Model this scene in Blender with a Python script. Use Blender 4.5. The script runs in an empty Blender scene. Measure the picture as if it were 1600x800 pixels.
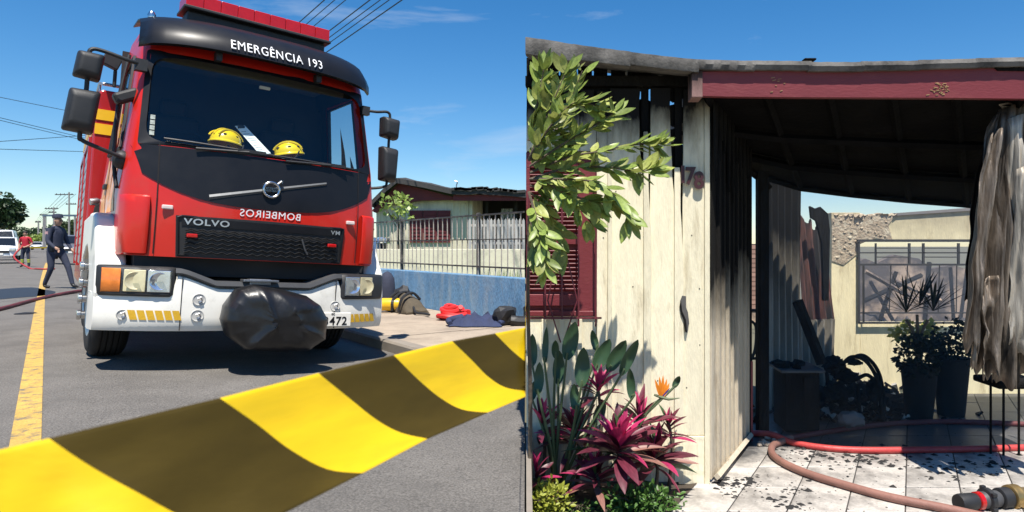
import bpy, bmesh, math, random
from mathutils import Vector, Matrix, Euler, noise as mnoise
random.seed(7)
S = bpy.context.scene
COL = S.collection
rad = math.radians

# ------------------------------------------------------------------ camera
ZC = 1.114
FPX, CX, CY = 1060.0, 900.0, 385.0
cam_d = bpy.data.cameras.new('camera')
cam = bpy.data.objects.new('camera', cam_d)
COL.objects.link(cam)
cam.location = (0, 0, ZC)
cam.rotation_euler = (rad(90), 0, 0)
cam_d.sensor_width = 36
cam_d.lens = 36 * FPX / 1600
cam_d.shift_x = (800 - CX) / 1600
cam_d.shift_y = (CY - 400) / 1600
cam_d.dof.use_dof = True
cam_d.dof.focus_distance = 6.0
cam_d.dof.aperture_fstop = 7.5
cam_d.clip_start = 0.05
cam_d.clip_end = 6000
S.camera = cam
# ------------------------------------------------------------------ light
SUNV = Vector((-0.06, 0.42, -1.0)).normalized()      # the way the light travels
elev = math.asin(-SUNV.z)
azim = math.atan2(-SUNV.x, -SUNV.y)
W = bpy.data.worlds.new('World')
S.world = W
W.use_nodes = True
nt = W.node_tree
nt.nodes.clear()
wo = nt.nodes.new('ShaderNodeOutputWorld')
bg = nt.nodes.new('ShaderNodeBackground')
sky = nt.nodes.new('ShaderNodeTexSky')
sky.sky_type = 'NISHITA'
sky.sun_disc = False
sky.sun_elevation = elev
sky.sun_rotation = azim
sky.altitude = 0
sky.air_density = 1.0
sky.dust_density = 0.0
sky.ozone_density = 4.5
bg.inputs['Strength'].default_value = 0.09
tc = nt.nodes.new('ShaderNodeTexCoord')
mp = nt.nodes.new('ShaderNodeMapping')
mp.inputs['Scale'].default_value = (1.2, 1.2, 4.5)
mp.inputs['Rotation'].default_value = (0.15, 0.35, 0.3)
nz = nt.nodes.new('ShaderNodeTexNoise')
nz.inputs['Scale'].default_value = 1.9
nz.inputs['Detail'].default_value = 9
nz.inputs['Roughness'].default_value = 0.58
nz.inputs['Distortion'].default_value = 0.5
cr = nt.nodes.new('ShaderNodeValToRGB')
cr.color_ramp.elements[0].position = 0.595
cr.color_ramp.elements[0].color = (0, 0, 0, 1)
cr.color_ramp.elements[1].position = 0.80
cr.color_ramp.elements[1].color = (0.6, 0.6, 0.6, 1)
mx = nt.nodes.new('ShaderNodeMix')
mx.data_type = 'RGBA'
mx.inputs[7].default_value = (5.2, 5.8, 6.6, 1)
nt.links.new(tc.outputs['Generated'], mp.inputs['Vector'])
nt.links.new(mp.outputs['Vector'], nz.inputs['Vector'])
nt.links.new(nz.outputs['Fac'], cr.inputs['Fac'])
nt.links.new(cr.outputs['Color'], mx.inputs[0])
hs = nt.nodes.new('ShaderNodeHueSaturation')
hs.inputs['Saturation'].default_value = 1.32
nt.links.new(sky.outputs['Color'], hs.inputs['Color'])
nt.links.new(hs.outputs['Color'], mx.inputs[6])
nt.links.new(mx.outputs[2], bg.inputs['Color'])
nt.links.new(bg.outputs['Background'], wo.inputs['Surface'])
sd = bpy.data.lights.new('sun', 'SUN')
sd.energy = 5.0
sd.angle = rad(0.53)
sd.color = (1.0, 0.95, 0.87)
so = bpy.data.objects.new('sun', sd)
COL.objects.link(so)
so.rotation_euler = SUNV.to_track_quat('-Z', 'Y').to_euler()
S.view_settings.view_transform = 'Standard'
S.view_settings.look = 'None'
S.view_settings.gamma = 1
S.view_settings.exposure = 0.65
S.cycles.max_bounces = 8
S.cycles.transparent_max_bounces = 12

# ------------------------------------------------------------------ helpers
def P(px, py, Y):
    """world point seen at photo pixel px,py at distance Y"""
    return Vector(((px - CX) / FPX * Y, Y, ZC - (py - CY) / FPX * Y))
def G(px, py, z=0.0):
    Y = (ZC - z) * FPX / (py - CY)
    return Vector(((px - CX) / FPX * Y, Y, z))
YR = math.atan((72 - CX) / FPX)
RA = Vector((math.sin(YR), math.cos(YR), 0))         # along the road
RT = Vector((math.cos(YR), -math.sin(YR), 0))        # across the road
def RD(s, q, z=0.0):
    return RA * s + RT * q + Vector((0, 0, z))
def roadz(q):
    return 0.083 if q < 0.2 else -0.0625 * (q - 1.525)

MATS = {}
def mat(name, col, rough=0.6, metal=0.0, var=0.12, scale=6.0, bump=0.0, bscale=None, coat=0.0, spec=0.5,
        rnd=0.0, trans=0.0, stretch=None, dirt=None, dscale=1.5, dlo=0.5, dhi=0.65, alpha=1.0, emis=0, speck=0.0, sscale=220):
    """procedural Principled material: noise-varied colour, optional bump, dirt patches, per-object variation"""
    if name in MATS: return MATS[name]
    m = bpy.data.materials.new(name)
    m.use_nodes = True
    n = m.node_tree
    b = n.nodes['Principled BSDF']
    t = n.nodes.new('ShaderNodeTexCoord')
    vec = t.outputs['Object']
    if stretch:
        mpn = n.nodes.new('ShaderNodeMapping')
        mpn.inputs['Scale'].default_value = stretch
        n.links.new(vec, mpn.inputs['Vector'])
        vec = mpn.outputs['Vector']
    nn = n.nodes.new('ShaderNodeTexNoise')
    nn.inputs['Scale'].default_value = scale
    nn.inputs['Detail'].default_value = 6
    nn.inputs['Roughness'].default_value = 0.62
    n.links.new(vec, nn.inputs['Vector'])
    mr = n.nodes.new('ShaderNodeMapRange')
    mr.inputs['From Min'].default_value = 0.25
    mr.inputs['From Max'].default_value = 0.75
    mr.inputs['To Min'].default_value = 1 - var
    mr.inputs['To Max'].default_value = 1 + var
    n.links.new(nn.outputs['Fac'], mr.inputs['Value'])
    fac = mr.outputs['Result']
    if rnd:
        oi = n.nodes.new('ShaderNodeObjectInfo')
        m2 = n.nodes.new('ShaderNodeMapRange')
        m2.inputs['To Min'].default_value = 1 - rnd
        m2.inputs['To Max'].default_value = 1 + rnd
        n.links.new(oi.outputs['Random'], m2.inputs['Value'])
        mu = n.nodes.new('ShaderNodeMath'); mu.operation = 'MULTIPLY'
        n.links.new(fac, mu.inputs[0]); n.links.new(m2.outputs['Result'], mu.inputs[1])
        fac = mu.outputs[0]
    if speck:
        sn = n.nodes.new('ShaderNodeTexNoise'); sn.inputs['Scale'].default_value = sscale; sn.inputs['Detail'].default_value = 2
        n.links.new(t.outputs['Object'], sn.inputs['Vector'])
        sr = n.nodes.new('ShaderNodeMapRange'); sr.inputs['From Min'].default_value = .3; sr.inputs['From Max'].default_value = .7
        sr.inputs['To Min'].default_value = 1 - speck; sr.inputs['To Max'].default_value = 1 + speck
        n.links.new(sn.outputs['Fac'], sr.inputs['Value'])
        mu = n.nodes.new('ShaderNodeMath'); mu.operation = 'MULTIPLY'
        n.links.new(fac, mu.inputs[0]); n.links.new(sr.outputs['Result'], mu.inputs[1]); fac = mu.outputs[0]
    vm = n.nodes.new('ShaderNodeVectorMath'); vm.operation = 'SCALE'
    vm.inputs[0].default_value = col[:3]
    n.links.new(fac, vm.inputs['Scale'])
    colout = vm.outputs['Vector']
    if dirt:
        dn = n.nodes.new('ShaderNodeTexNoise')
        dn.inputs['Scale'].default_value = dscale
        dn.inputs['Detail'].default_value = 8
        dn.inputs['Roughness'].default_value = 0.68
        n.links.new(vec, dn.inputs['Vector'])
        dr = n.nodes.new('ShaderNodeMapRange')
        dr.inputs['From Min'].default_value = dlo
        dr.inputs['From Max'].default_value = dhi
        n.links.new(dn.outputs['Fac'], dr.inputs['Value'])
        dm = n.nodes.new('ShaderNodeMix'); dm.data_type = 'RGBA'
        n.links.new(dr.outputs['Result'], dm.inputs[0])
        n.links.new(colout, dm.inputs[6])
        dm.inputs[7].default_value = (*dirt[:3], 1)
        colout = dm.outputs[2]
    n.links.new(colout, b.inputs['Base Color'])
    rr = n.nodes.new('ShaderNodeMapRange')
    rr.inputs['To Min'].default_value = max(0.02, rough - 0.08)
    rr.inputs['To Max'].default_value = min(1, rough + 0.08)
    n.links.new(nn.outputs['Fac'], rr.inputs['Value'])
    n.links.new(rr.outputs['Result'], b.inputs['Roughness'])
    b.inputs['Metallic'].default_value = metal
    b.inputs['Specular IOR Level'].default_value = spec
    b.inputs['Coat Weight'].default_value = coat
    b.inputs['Coat Roughness'].default_value = 0.06
    if alpha < 1: b.inputs['Alpha'].default_value = alpha
    if bump:
        bn = n.nodes.new('ShaderNodeTexNoise')
        bn.inputs['Scale'].default_value = bscale or scale * 5
        bn.inputs['Detail'].default_value = 4
        n.links.new(vec, bn.inputs['Vector'])
        bp = n.nodes.new('ShaderNodeBump')
        bp.inputs['Strength'].default_value = bump
        bp.inputs['Distance'].default_value = 0.02
        n.links.new(bn.outputs['Fac'], bp.inputs['Height'])
        n.links.new(bp.outputs['Normal'], b.inputs['Normal'])
    if trans:
        tr = n.nodes.new('ShaderNodeBsdfTranslucent')
        n.links.new(colout, tr.inputs['Color'])
        ms = n.nodes.new('ShaderNodeMixShader')
        ms.inputs[0].default_value = trans
        n.links.new(b.outputs[0], ms.inputs[1]); n.links.new(tr.outputs[0], ms.inputs[2])
        n.links.new(ms.outputs[0], n.nodes['Material Output'].inputs['Surface'])
    MATS[name] = m
    return m

def char_mat(name, col, z0, z1, nscale=3.0, char=(0.012, 0.011, 0.010), rough=0.75, stretch=(1, 1, 0.35), var=0.12, rnd=0.08, edge=0.35):
    """painted timber or plaster, burnt black above a ragged height (world z)"""
    if name in MATS: return MATS[name]
    m = mat(name, col, rough, var=var, scale=5, bump=0.25, bscale=30, stretch=(4, 4, 0.6), rnd=rnd,
            dirt=(col[0] * .5, col[1] * .44, col[2] * .36), dscale=2.6, dlo=.56, dhi=.76, spec=.15)
    n = m.node_tree
    b = n.nodes['Principled BSDF']
    src = b.inputs['Base Color'].links[0].from_socket
    g = n.nodes.new('ShaderNodeNewGeometry')
    sx = n.nodes.new('ShaderNodeSeparateXYZ')
    n.links.new(g.outputs['Position'], sx.inputs[0])
    mp_ = n.nodes.new('ShaderNodeMapping'); mp_.inputs['Scale'].default_value = stretch
    n.links.new(g.outputs['Position'], mp_.inputs['Vector'])
    nn = n.nodes.new('ShaderNodeTexNoise'); nn.inputs['Scale'].default_value = nscale
    nn.inputs['Detail'].default_value = 8; nn.inputs['Roughness'].default_value = .65
    n.links.new(mp_.outputs[0], nn.inputs['Vector'])
    r = n.nodes.new('ShaderNodeMapRange'); r.clamp = False
    r.inputs['From Min'].default_value = z0; r.inputs['From Max'].default_value = z1
    n.links.new(sx.outputs['Z'], r.inputs['Value'])
    ad = n.nodes.new('ShaderNodeMath'); ad.operation = 'MULTIPLY_ADD'
    n.links.new(nn.outputs['Fac'], ad.inputs[0]); ad.inputs[1].default_value = 1.6
    n.links.new(r.outputs[0], ad.inputs[2])
    r2 = n.nodes.new('ShaderNodeMapRange')
    r2.inputs['From Min'].default_value = 1.3 - edge; r2.inputs['From Max'].default_value = 1.3 + edge
    n.links.new(ad.outputs[0], r2.inputs['Value'])
    mxx = n.nodes.new('ShaderNodeMix'); mxx.data_type = 'RGBA'
    n.links.new(r2.outputs[0], mxx.inputs[0])
    n.links.new(src, mxx.inputs[6]); mxx.inputs[7].default_value = (*char, 1)
    n.links.new(mxx.outputs[2], b.inputs['Base Color'])
    return m

def glass_mat(name, tint=(0.5, 0.55, 0.55), refl=1.0, f0=0.06):
    if name in MATS: return MATS[name]
    m = bpy.data.materials.new(name); m.use_nodes = True
    n = m.node_tree
    n.nodes.remove(n.nodes['Principled BSDF'])
    tr = n.nodes.new('ShaderNodeBsdfTransparent'); tr.inputs[0].default_value = (*tint, 1)
    gl = n.nodes.new('ShaderNodeBsdfGlossy'); gl.inputs['Roughness'].default_value = 0.03
    nn = n.nodes.new('ShaderNodeTexNoise'); nn.inputs['Scale'].default_value = 3
    mr = n.nodes.new('ShaderNodeMapRange'); mr.inputs['To Min'].default_value = .02; mr.inputs['To Max'].default_value = .07
    n.links.new(nn.outputs['Fac'], mr.inputs['Value']); n.links.new(mr.outputs[0], gl.inputs['Roughness'])
    lw = n.nodes.new('ShaderNodeLayerWeight'); lw.inputs['Blend'].default_value = .5
    pw_ = n.nodes.new('ShaderNodeMath'); pw_.operation = 'POWER'; pw_.inputs[1].default_value = 5
    n.links.new(lw.outputs['Facing'], pw_.inputs[0])
    fr = n.nodes.new('ShaderNodeMath'); fr.operation = 'MULTIPLY_ADD'; fr.inputs[1].default_value = .93; fr.inputs[2].default_value = f0
    n.links.new(pw_.outputs[0], fr.inputs[0])
    ms = n.nodes.new('ShaderNodeMixShader')
    n.links.new(fr.outputs[0], ms.inputs[0])
    n.links.new(tr.outputs[0], ms.inputs[1]); n.links.new(gl.outputs[0], ms.inputs[2])
    n.links.new(ms.outputs[0], n.nodes['Material Output'].inputs['Surface'])
    MATS[name] = m
    return m

def tag(o, label=None, cat=None, group=None, kind=None):
    if label: o['label'] = label
    if cat: o['category'] = cat
    if group: o['group'] = group
    if kind: o['kind'] = kind
    return o
def thing(name, loc, label, cat, group=None, mw=None):
    o = bpy.data.objects.new(name, None)
    o.empty_display_size = .2
    COL.objects.link(o)
    o.matrix_basis = mw if mw is not None else Matrix.Translation(Vector(loc))
    return tag(o, label, cat, group)

def wmat(o):
    if o.parent is None: return o.matrix_basis.copy()
    return wmat(o.parent) @ o.matrix_parent_inverse @ o.matrix_basis
def adopt(o, parent, local=False):
    o.parent = parent
    if not local: o.matrix_parent_inverse = wmat(parent).inverted()
    return o
def link(name, data, mats, parent=None, local=False):
    o = bpy.data.objects.new(name, data)
    COL.objects.link(o)
    if mats and not o.data.materials:
        for m_ in (mats if isinstance(mats, (list, tuple)) else [mats]):
            o.data.materials.append(m_)
    if parent: adopt(o, parent, local)
    return o
def inst(src, mw, name=None, parent=None, local=False):
    """another object sharing src's mesh, placed by matrix (world, or parent's space when local)"""
    o = src.copy()
    COL.objects.link(o)
    if name: o.name = name
    for k in ('label', 'category', 'group', 'kind'):
        if k in o: del o[k]
    o.parent = None
    o.matrix_parent_inverse = Matrix()
    o.matrix_basis = mw
    if parent: adopt(o, parent, local)
    return o

class MB:
    def __init__(self): self.b = bmesh.new(); self.mi = 0
    def face(self, pts):
        vs = [self.b.verts.new(p) for p in pts]
        f = self.b.faces.new(vs); f.material_index = self.mi
        return f
    def box(self, c, s, R=None, taper=1.0):
        c = Vector(c)
        vs = []
        for dz in (-.5, .5):
            k = 1 if dz < 0 else taper
            for dx, dy in ((-.5, -.5), (.5, -.5), (.5, .5), (-.5, .5)):
                p = Vector((dx * s[0] * k, dy * s[1] * k, dz * s[2]))
                vs.append(self.b.verts.new(c + (R @ p if R else p)))
        for f in ((3, 2, 1, 0), (4, 5, 6, 7), (0, 1, 5, 4), (1, 2, 6, 5), (2, 3, 7, 6), (3, 0, 4, 7)):
            self.b.faces.new([vs[i] for i in f]).material_index = self.mi
        return self
    def prism(self, poly, ext):
        ext = Vector(ext)
        A = [self.b.verts.new(Vector(p)) for p in poly]
        B = [self.b.verts.new(Vector(p) + ext) for p in poly]
        n = len(A)
        fs = [self.b.faces.new(A), self.b.faces.new(B[::-1])]
        for i in range(n):
            fs.append(self.b.faces.new([A[i], B[i], B[(i + 1) % n], A[(i + 1) % n]]))
        for f in fs: f.material_index = self.mi
        return self
    def loft(self, rows, close=False, capa=False, capb=False):
        R = [[self.b.verts.new(Vector(p)) for p in r] for r in rows]
        n = len(R[0])
        for i in range(len(R) - 1):
            for j in range(n if close else n - 1):
                k = (j + 1) % n
                self.b.faces.new([R[i][j], R[i][k], R[i + 1][k], R[i + 1][j]]).material_index = self.mi
        if capa: self.b.faces.new(R[0][::-1]).material_index = self.mi
        if capb: self.b.faces.new(R[-1]).material_index = self.mi
        return self
    def tube(self, path, r, seg=8, cap=True):
        path = [Vector(p) for p in path]
        rows = []
        up = None
        for i, p in enumerate(path):
            d = (path[min(i + 1, len(path) - 1)] - path[max(i - 1, 0)])
            if d.length < 1e-9: d = Vector((0, 0, 1))
            d.normalize()
            if up is None:
                up = Vector((0, 0, 1)) if abs(d.z) < .9 else Vector((1, 0, 0))
            x = d.cross(up)
            if x.length < 1e-6: x = d.orthogonal()
            x.normalize(); up = x.cross(d).normalized()
            rr = r[i] if isinstance(r, (list, tuple)) else r
            rows.append([p + (x * math.cos(a) + up * math.sin(a)) * rr for a in [2 * math.pi * k / seg for k in range(seg)]])
        return self.loft(rows, True, cap, cap)
    def lathe(self, prof, c, ax, seg=20, capa=True, capb=True):
        """prof: (along, radius)"""
        c = Vector(c); ax = Vector(ax).normalized(); x = ax.orthogonal().normalized(); y = ax.cross(x)
        rows = [[c + ax * h + (x * math.cos(a) + y * math.sin(a)) * r for a in [2 * math.pi * k / seg for k in range(seg)]] for h, r in prof]
        return self.loft(rows, True, capa, capb)
    def ball(self, c, r, seg=2, amp=0.0, fr=3.0, seed=0, sq=None):
        t = bmesh.new()
        bmesh.ops.create_icosphere(t, subdivisions=seg, radius=1)
        c = Vector(c); r = Vector(r) if not isinstance(r, (int, float)) else Vector((r, r, r))
        mp_ = {}
        for v_ in t.verts:
            p = v_.co.copy()
            k = 1 + amp * mnoise.noise(p * fr + Vector((seed, seed * 1.7, 0)))
            mp_[v_.index] = self.b.verts.new(c + Vector((p.x * r.x, p.y * r.y, p.z * r.z)) * k)
        for f in t.faces:
            self.b.faces.new([mp_[v_.index] for v_ in f.verts]).material_index = self.mi
        t.free()
        return self
    def build(self, name, mats, parent=None, smooth=False, bevel=0, seg=2, angle=35, solid=0, sub=0, local=False, recalc=True):
        if recalc: bmesh.ops.recalc_face_normals(self.b, faces=self.b.faces)
        me = bpy.data.meshes.new(name)
        self.b.to_mesh(me); self.b.free()
        if smooth:
            for p in me.polygons: p.use_smooth = True
        o = link(name, me, mats, parent, local)
        if solid:
            md = o.modifiers.new('solid', 'SOLIDIFY'); md.thickness = solid; md.offset = 0
        if bevel:
            md = o.modifiers.new('bevel', 'BEVEL'); md.width = bevel; md.segments = seg; md.limit_method = 'ANGLE'; md.angle_limit = rad(angle)
            md.harden_normals = False
        if sub:
            md = o.modifiers.new('sub', 'SUBSURF'); md.levels = sub; md.render_levels = sub
        if smooth and not sub:
            try:
                me.set_sharp_from_angle(angle=rad(45))
            except Exception: pass
        return o

def spline(pts, n=8):
    """Catmull-Rom through points"""
    pts = [Vector(p) for p in pts]
    out = []
    for i in range(len(pts) - 1):
        p0 = pts[max(i - 1, 0)]; p1 = pts[i]; p2 = pts[i + 1]; p3 = pts[min(i + 2, len(pts) - 1)]
        for k in range(n):
            t = k / n
            out.append(0.5 * ((2 * p1) + (p2 - p0) * t + (2 * p0 - 5 * p1 + 4 * p2 - p3) * t * t + (3 * p1 - p0 - 3 * p2 + p3) * t ** 3))
    out.append(pts[-1])
    return out
def lerp(a, b, t): return a + (b - a) * t
def interp(x, xs, ys):
    if x <= xs[0]: return ys[0]
    for i in range(len(xs) - 1):
        if x <= xs[i + 1]:
            return lerp(ys[i], ys[i + 1], (x - xs[i]) / (xs[i + 1] - xs[i]))
    return ys[-1]
def text(name, body, size, mtx, m_, parent=None, ext=0.002, bold=0.0, sx=1.0, align='CENTER', local=True, shear=0, wrap=None):
    """lettering as a mesh; wrap(x, z) gives the surface's y so that it follows a curved front"""
    c = bpy.data.curves.new(name, 'FONT')
    c.body = body; c.size = size; c.extrude = ext; c.offset = bold; c.align_x = align; c.align_y = 'CENTER'; c.shear = shear
    c.resolution_u = 4; c.space_character = 1.12
    t_ = bpy.data.objects.new(name, c); COL.objects.link(t_)
    me = bpy.data.meshes.new_from_object(t_.evaluated_get(bpy.context.evaluated_depsgraph_get()))
    bpy.data.objects.remove(t_); bpy.data.curves.remove(c)
    me.name = name
    me.materials.clear(); me.materials.append(m_)
    me.transform(mtx @ Matrix.Diagonal((sx, 1, 1, 1)))
    if wrap:
        y0 = mtx.translation.y
        for v_ in me.vertices: v_.co.y = wrap(v_.co.x, v_.co.z) + (v_.co.y - y0)
    return link(name, me, None, parent, local)

# ------------------------------------------------------------------ materials
RED = mat('red_paint', (0.56, 0.019, 0.009), 0.32, var=.06, scale=2, coat=.2, dirt=(.46, .04, .022), dscale=3, dlo=.55, dhi=.8)
DRED = mat('body_red_paint', (0.40, 0.014, 0.014), 0.3, var=.07, scale=2, coat=.4)
WHITE = mat('white_paint', (0.82, 0.79, 0.71), 0.45, var=.05, scale=3, coat=.1, dirt=(.60, .57, .50), dscale=4, dlo=.55, dhi=.75)
BLACKG = mat('gloss_black_panel', (0.010, 0.010, 0.012), 0.38, var=.15, spec=.3)
BLACKP = mat('black_plastic', (0.018, 0.018, 0.019), 0.55, var=.2, scale=20, bump=.1, bscale=300)
GREYP = mat('grey_plastic', (0.06, 0.06, 0.062), 0.55, var=.15, scale=10)
RUBBER = mat('tyre_rubber', (0.013, 0.013, 0.013), 0.85, var=.25, scale=12, bump=.2)
CHROME = mat('polished_metal', (0.62, 0.63, 0.64), 0.22, metal=1, var=.05)
STEEL = mat('brushed_steel', (0.45, 0.45, 0.46), 0.4, metal=1, var=.12, scale=12)
LENS = glass_mat('lamp_glass', (0.92, 0.94, 0.95))
WSG = glass_mat('windscreen_glass', (0.9, 0.94, 0.94))
SIDEG = glass_mat('side_glass', (0.7, 0.76, 0.78))
REFL = mat('lamp_reflector', (0.75, 0.78, 0.82), 0.16, metal=.85, var=.2, scale=9)
WARM = mat('lamp_yellow_reflector', (0.85, 0.74, 0.46), 0.3, metal=.4, var=.2, scale=12)
AMBER = mat('amber_lens', (0.72, 0.20, 0.03), 0.2, var=.25, scale=14, coat=.5)
YREFL = mat('yellow_reflective_strip', (0.62, 0.36, 0.02), 0.35, var=.15, scale=60)
YSTR = mat('yellow_stripe', (0.85, 0.50, 0.02), 0.35, var=.05)
LETTER = mat('white_lettering', (0.82, 0.82, 0.82), 0.4, var=.03)
SILVERL = mat('silver_lettering', (0.55, 0.56, 0.57), 0.3, metal=.7, var=.05)
REDLENS = mat('red_lens', (0.46, 0.008, 0.006), 0.22, var=.15, scale=10, coat=.3)
DARKIN = mat('dark_interior', (0.02, 0.021, 0.023), 0.8, var=.2)
GREYIN = mat('grey_interior', (0.08, 0.085, 0.08), 0.8, var=.15)

# ================================================================== SETTING, street side
ASPH = mat('asphalt', (0.150, 0.138, 0.124), 0.92, var=.2, scale=1.6, bump=.6, bscale=110, dirt=(.105, .097, .088), dscale=.9, dlo=.5, dhi=.72, speck=.42, sscale=95, spec=.3)
YPAINT = mat('yellow_road_paint', (0.52, 0.33, 0.075), 0.8, var=.18, scale=6, bump=.4, bscale=90, dirt=(.16, .135, .10), dscale=11, dlo=.50, dhi=.64, speck=.2, sscale=80)
CONC = mat('pavement_concrete', (.37, .30, .225), .9, var=.16, scale=3, bump=.4, bscale=70, speck=.15, sscale=90, dirt=(.24, .19, .145), dscale=1.1, dlo=.5, dhi=.7)
KERB = mat('kerb_concrete', (.24, .205, .165), 0.9, var=.2, scale=5, bump=.2, bscale=80)
SOIL = mat('soil', (0.06, 0.045, 0.032), 0.95, var=.3, scale=6, bump=.5, bscale=50)
EARTH = mat('ground_earth', (0.13, 0.12, 0.075), 0.95, var=.25, scale=.4, bump=.2)
LAWN = mat('lawn', (0.10, 0.16, 0.035), 0.95, var=.35, scale=3, bump=.4, bscale=60)
BND = Vector((1, (800 - 0) * 0 + (900 - 821) / 1060.0, 0)).normalized()   # normal of the line where street and yard meet

def clip(mb, gap=0.0):
    """cut away what would lie on the yard side of the retaining wall"""
    bm = mb.b
    bmesh.ops.bisect_plane(bm, geom=bm.verts[:] + bm.edges[:] + bm.faces[:], plane_co=BND * -gap, plane_no=BND, clear_outer=True)

mb = MB(); mb.face([(-2500, -800, -.372), (2500, -800, -.372), (2500, 4000, -.372), (-2500, 4000, -.372)])
tag(mb.build('ground', EARTH), kind='structure')
# road: a cambered slab
qs = [-7.5, -4, -1.5, 0.2, 1.0, 2.0, 3.1]
ss = [-3, 0, 2, 4, 6, 8, 10, 14, 20, 30, 50, 90, 160, 320, 900]
def sheet(q0s, zf, s_s):
    m_ = MB()
    m_.loft([[RD(s_, q_, zf(q_)) for q_ in q0s] for s_ in s_s])
    return m_
mb = sheet(qs, roadz, ss); clip(mb, .004)
tag(mb.build('road', ASPH), kind='structure')
mb = MB(); mb.box((3.0, -2.2, -.05), (6.4, 7.5, .1))
tag(mb.build('path', CONC), kind='structure')
# yellow centre line
mb = MB()
for i in range(24):
    s0, s1 = 1 + i * 2.2, 1 + i * 2.2 + 2.2
    b0 = -.085 + .0006 * max(0, s0 - 12) ** 2 * .12; b1 = -.085 + .0006 * max(0, s1 - 12) ** 2 * .12
    mb.face([RD(s0, b0 - .065, .088), RD(s0, b0 + .065, .088), RD(s1, b1 + .065, .088), RD(s1, b1 - .065, .088)])
bmesh.ops.remove_doubles(mb.b, verts=mb.b.verts, dist=.002)
tag(mb.build('road_marking', YPAINT), kind='structure')
# kerb and pavement
mb = MB()
mb.loft([[RD(s_, 3.1, -.2), RD(s_, 3.1, .005), RD(s_, 3.12, .028), RD(s_, 3.24, .032), RD(s_, 3.25, -.2)] for s_ in ss])
clip(mb, .004)
tag(mb.build('kerb', KERB), kind='structure')
mb = MB()
for i in range(70):
    s0 = -2 + i * 1.4
    z = .026 + random.uniform(-.003, .003)
    for (q0, q1) in ((3.255, 4.25), (4.258, 5.22)):
        mb.loft([[RD(s0, q0, -.1), RD(s0, q0, z), RD(s0, q1, z + .006), RD(s0, q1, -.1)], [RD(s0 + 1.392, q0, -.1), RD(s0 + 1.392, q0, z), RD(s0 + 1.392, q1, z + .006), RD(s0 + 1.392, q1, -.1)]])
clip(mb, .004)
tag(mb.build('pavement', CONC), kind='structure')
mb = sheet([5.35, 9, 14, 40], lambda q: .30 if q < 9 else .28, [0, 4, 8, 12, 20, 40, 90]); clip(mb, .02)
tag(mb.build('lawn', LAWN), kind='structure')
# dark patch painting a cast shadow and old square cover in the road on the left
SHADOW_ASPH = mat('asphalt_painted_shadow', (0.020, 0.022, 0.026), 0.55, var=.2, scale=4, bump=.1, bscale=120)
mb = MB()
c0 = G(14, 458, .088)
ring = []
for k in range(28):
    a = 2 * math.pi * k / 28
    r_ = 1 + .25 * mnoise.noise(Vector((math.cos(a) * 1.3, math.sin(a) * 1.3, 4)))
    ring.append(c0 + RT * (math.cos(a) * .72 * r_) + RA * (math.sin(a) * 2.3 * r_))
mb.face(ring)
tag(mb.build('painted_shadow', SHADOW_ASPH), kind='structure')
mb = MB(); c0 = G(40, 490, .086)
mb.lathe([(0, .14), (.006, .14), (.006, .125), (.009, .12)], c0, (0, 0, 1), 24)
for k in range(-2, 3): mb.box(c0 + Vector((0, k * .04, .010)), (.17, .015, .006))
tag(mb.build('manhole_cover', mat('cast_iron', (.05, .05, .055), .6, metal=.6, var=.2)), 'round cast iron manhole cover in the road beside the yellow line', 'manhole cover')

# ================================================================== FIRE TRUCK
YAW, ROLL = rad(-40.414), rad(3.575)
tv = Vector((math.sin(YAW), math.cos(YAW), 0)); tu0 = Vector((math.cos(YAW), -math.sin(YAW), 0)); tz = Vector((0, 0, 1))
tu = tu0 * math.cos(ROLL) - tz * math.sin(ROLL); tw = tz * math.cos(ROLL) + tu0 * math.sin(ROLL)
TM = Matrix(((tu.x, tv.x, tw.x, -2.878), (tu.y, tv.y, tw.y, 6.161), (tu.z, tv.z, tw.z, 0), (0, 0, 0, 1)))
TRUCK = thing('fire_truck', None, 'red fire truck with white bumper parked on the road facing the camera', 'fire truck', mw=TM)
def tb(mb, name, m_, parent=None, **k): return mb.build(name, m_, parent or TRUCK, local=True, **k)
def TW(p): return TM @ Vector(p)

WL = [0.98, 1.25, 1.5, 1.72, 1.93, 2.2, 2.5, 2.79, 2.95, 3.08, 3.14]
def v0(w): return interp(w, [.9, 1.25, 1.5, 1.93, 2.79, 2.95, 3.08, 3.14], [.03, .005, 0, .05, .30, .36, .48, .66])
def uc(w): return interp(w, [.9, 1.25, 1.93, 2.79, 3.14], [1.06, 1.05, 1.0, .95, .92])
def vcn(w): return interp(w, [.9, 1.5, 1.93, 2.79, 3.14], [.17, .17, .16, .135, .14])
def hw(w): return interp(w, [.9, 1.5, 1.93, 2.79, 3.14], [1.12, 1.12, 1.09, 1.02, .95])
def fv(u, w):
    a = abs(u) / uc(w)
    if a <= 1: return v0(w) + vcn(w) * a ** 2.6
    t_ = (abs(u) - uc(w)) / max(1e-4, hw(w) - uc(w))
    return v0(w) + vcn(w) + .16 * t_ ** 2
NF = 16
def loop(w, back=1.75):
    pts = []
    for i in range(NF + 1):
        u_ = uc(w) * (-1 + 2 * i / NF)
        pts.append((u_, fv(u_, w), w))
    right = [(lerp(uc(w), hw(w), .5), v0(w) + vcn(w) + .03, w), (hw(w) - .008, v0(w) + vcn(w) + .12, w), (hw(w), v0(w) + vcn(w) + .22, w),
             (hw(w), .62 + v0(w) * .6, w), (hw(w), 1.50, w), (hw(w), back, w)]
    left = [(-x, y, z) for x, y, z in right[::-1]]
    return left + pts + right
rows = [loop(w_) for w_ in WL]
mb = MB()
n = len(rows[0])
R_ = [[mb.b.verts.new(p) for p in r] for r in rows]
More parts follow.
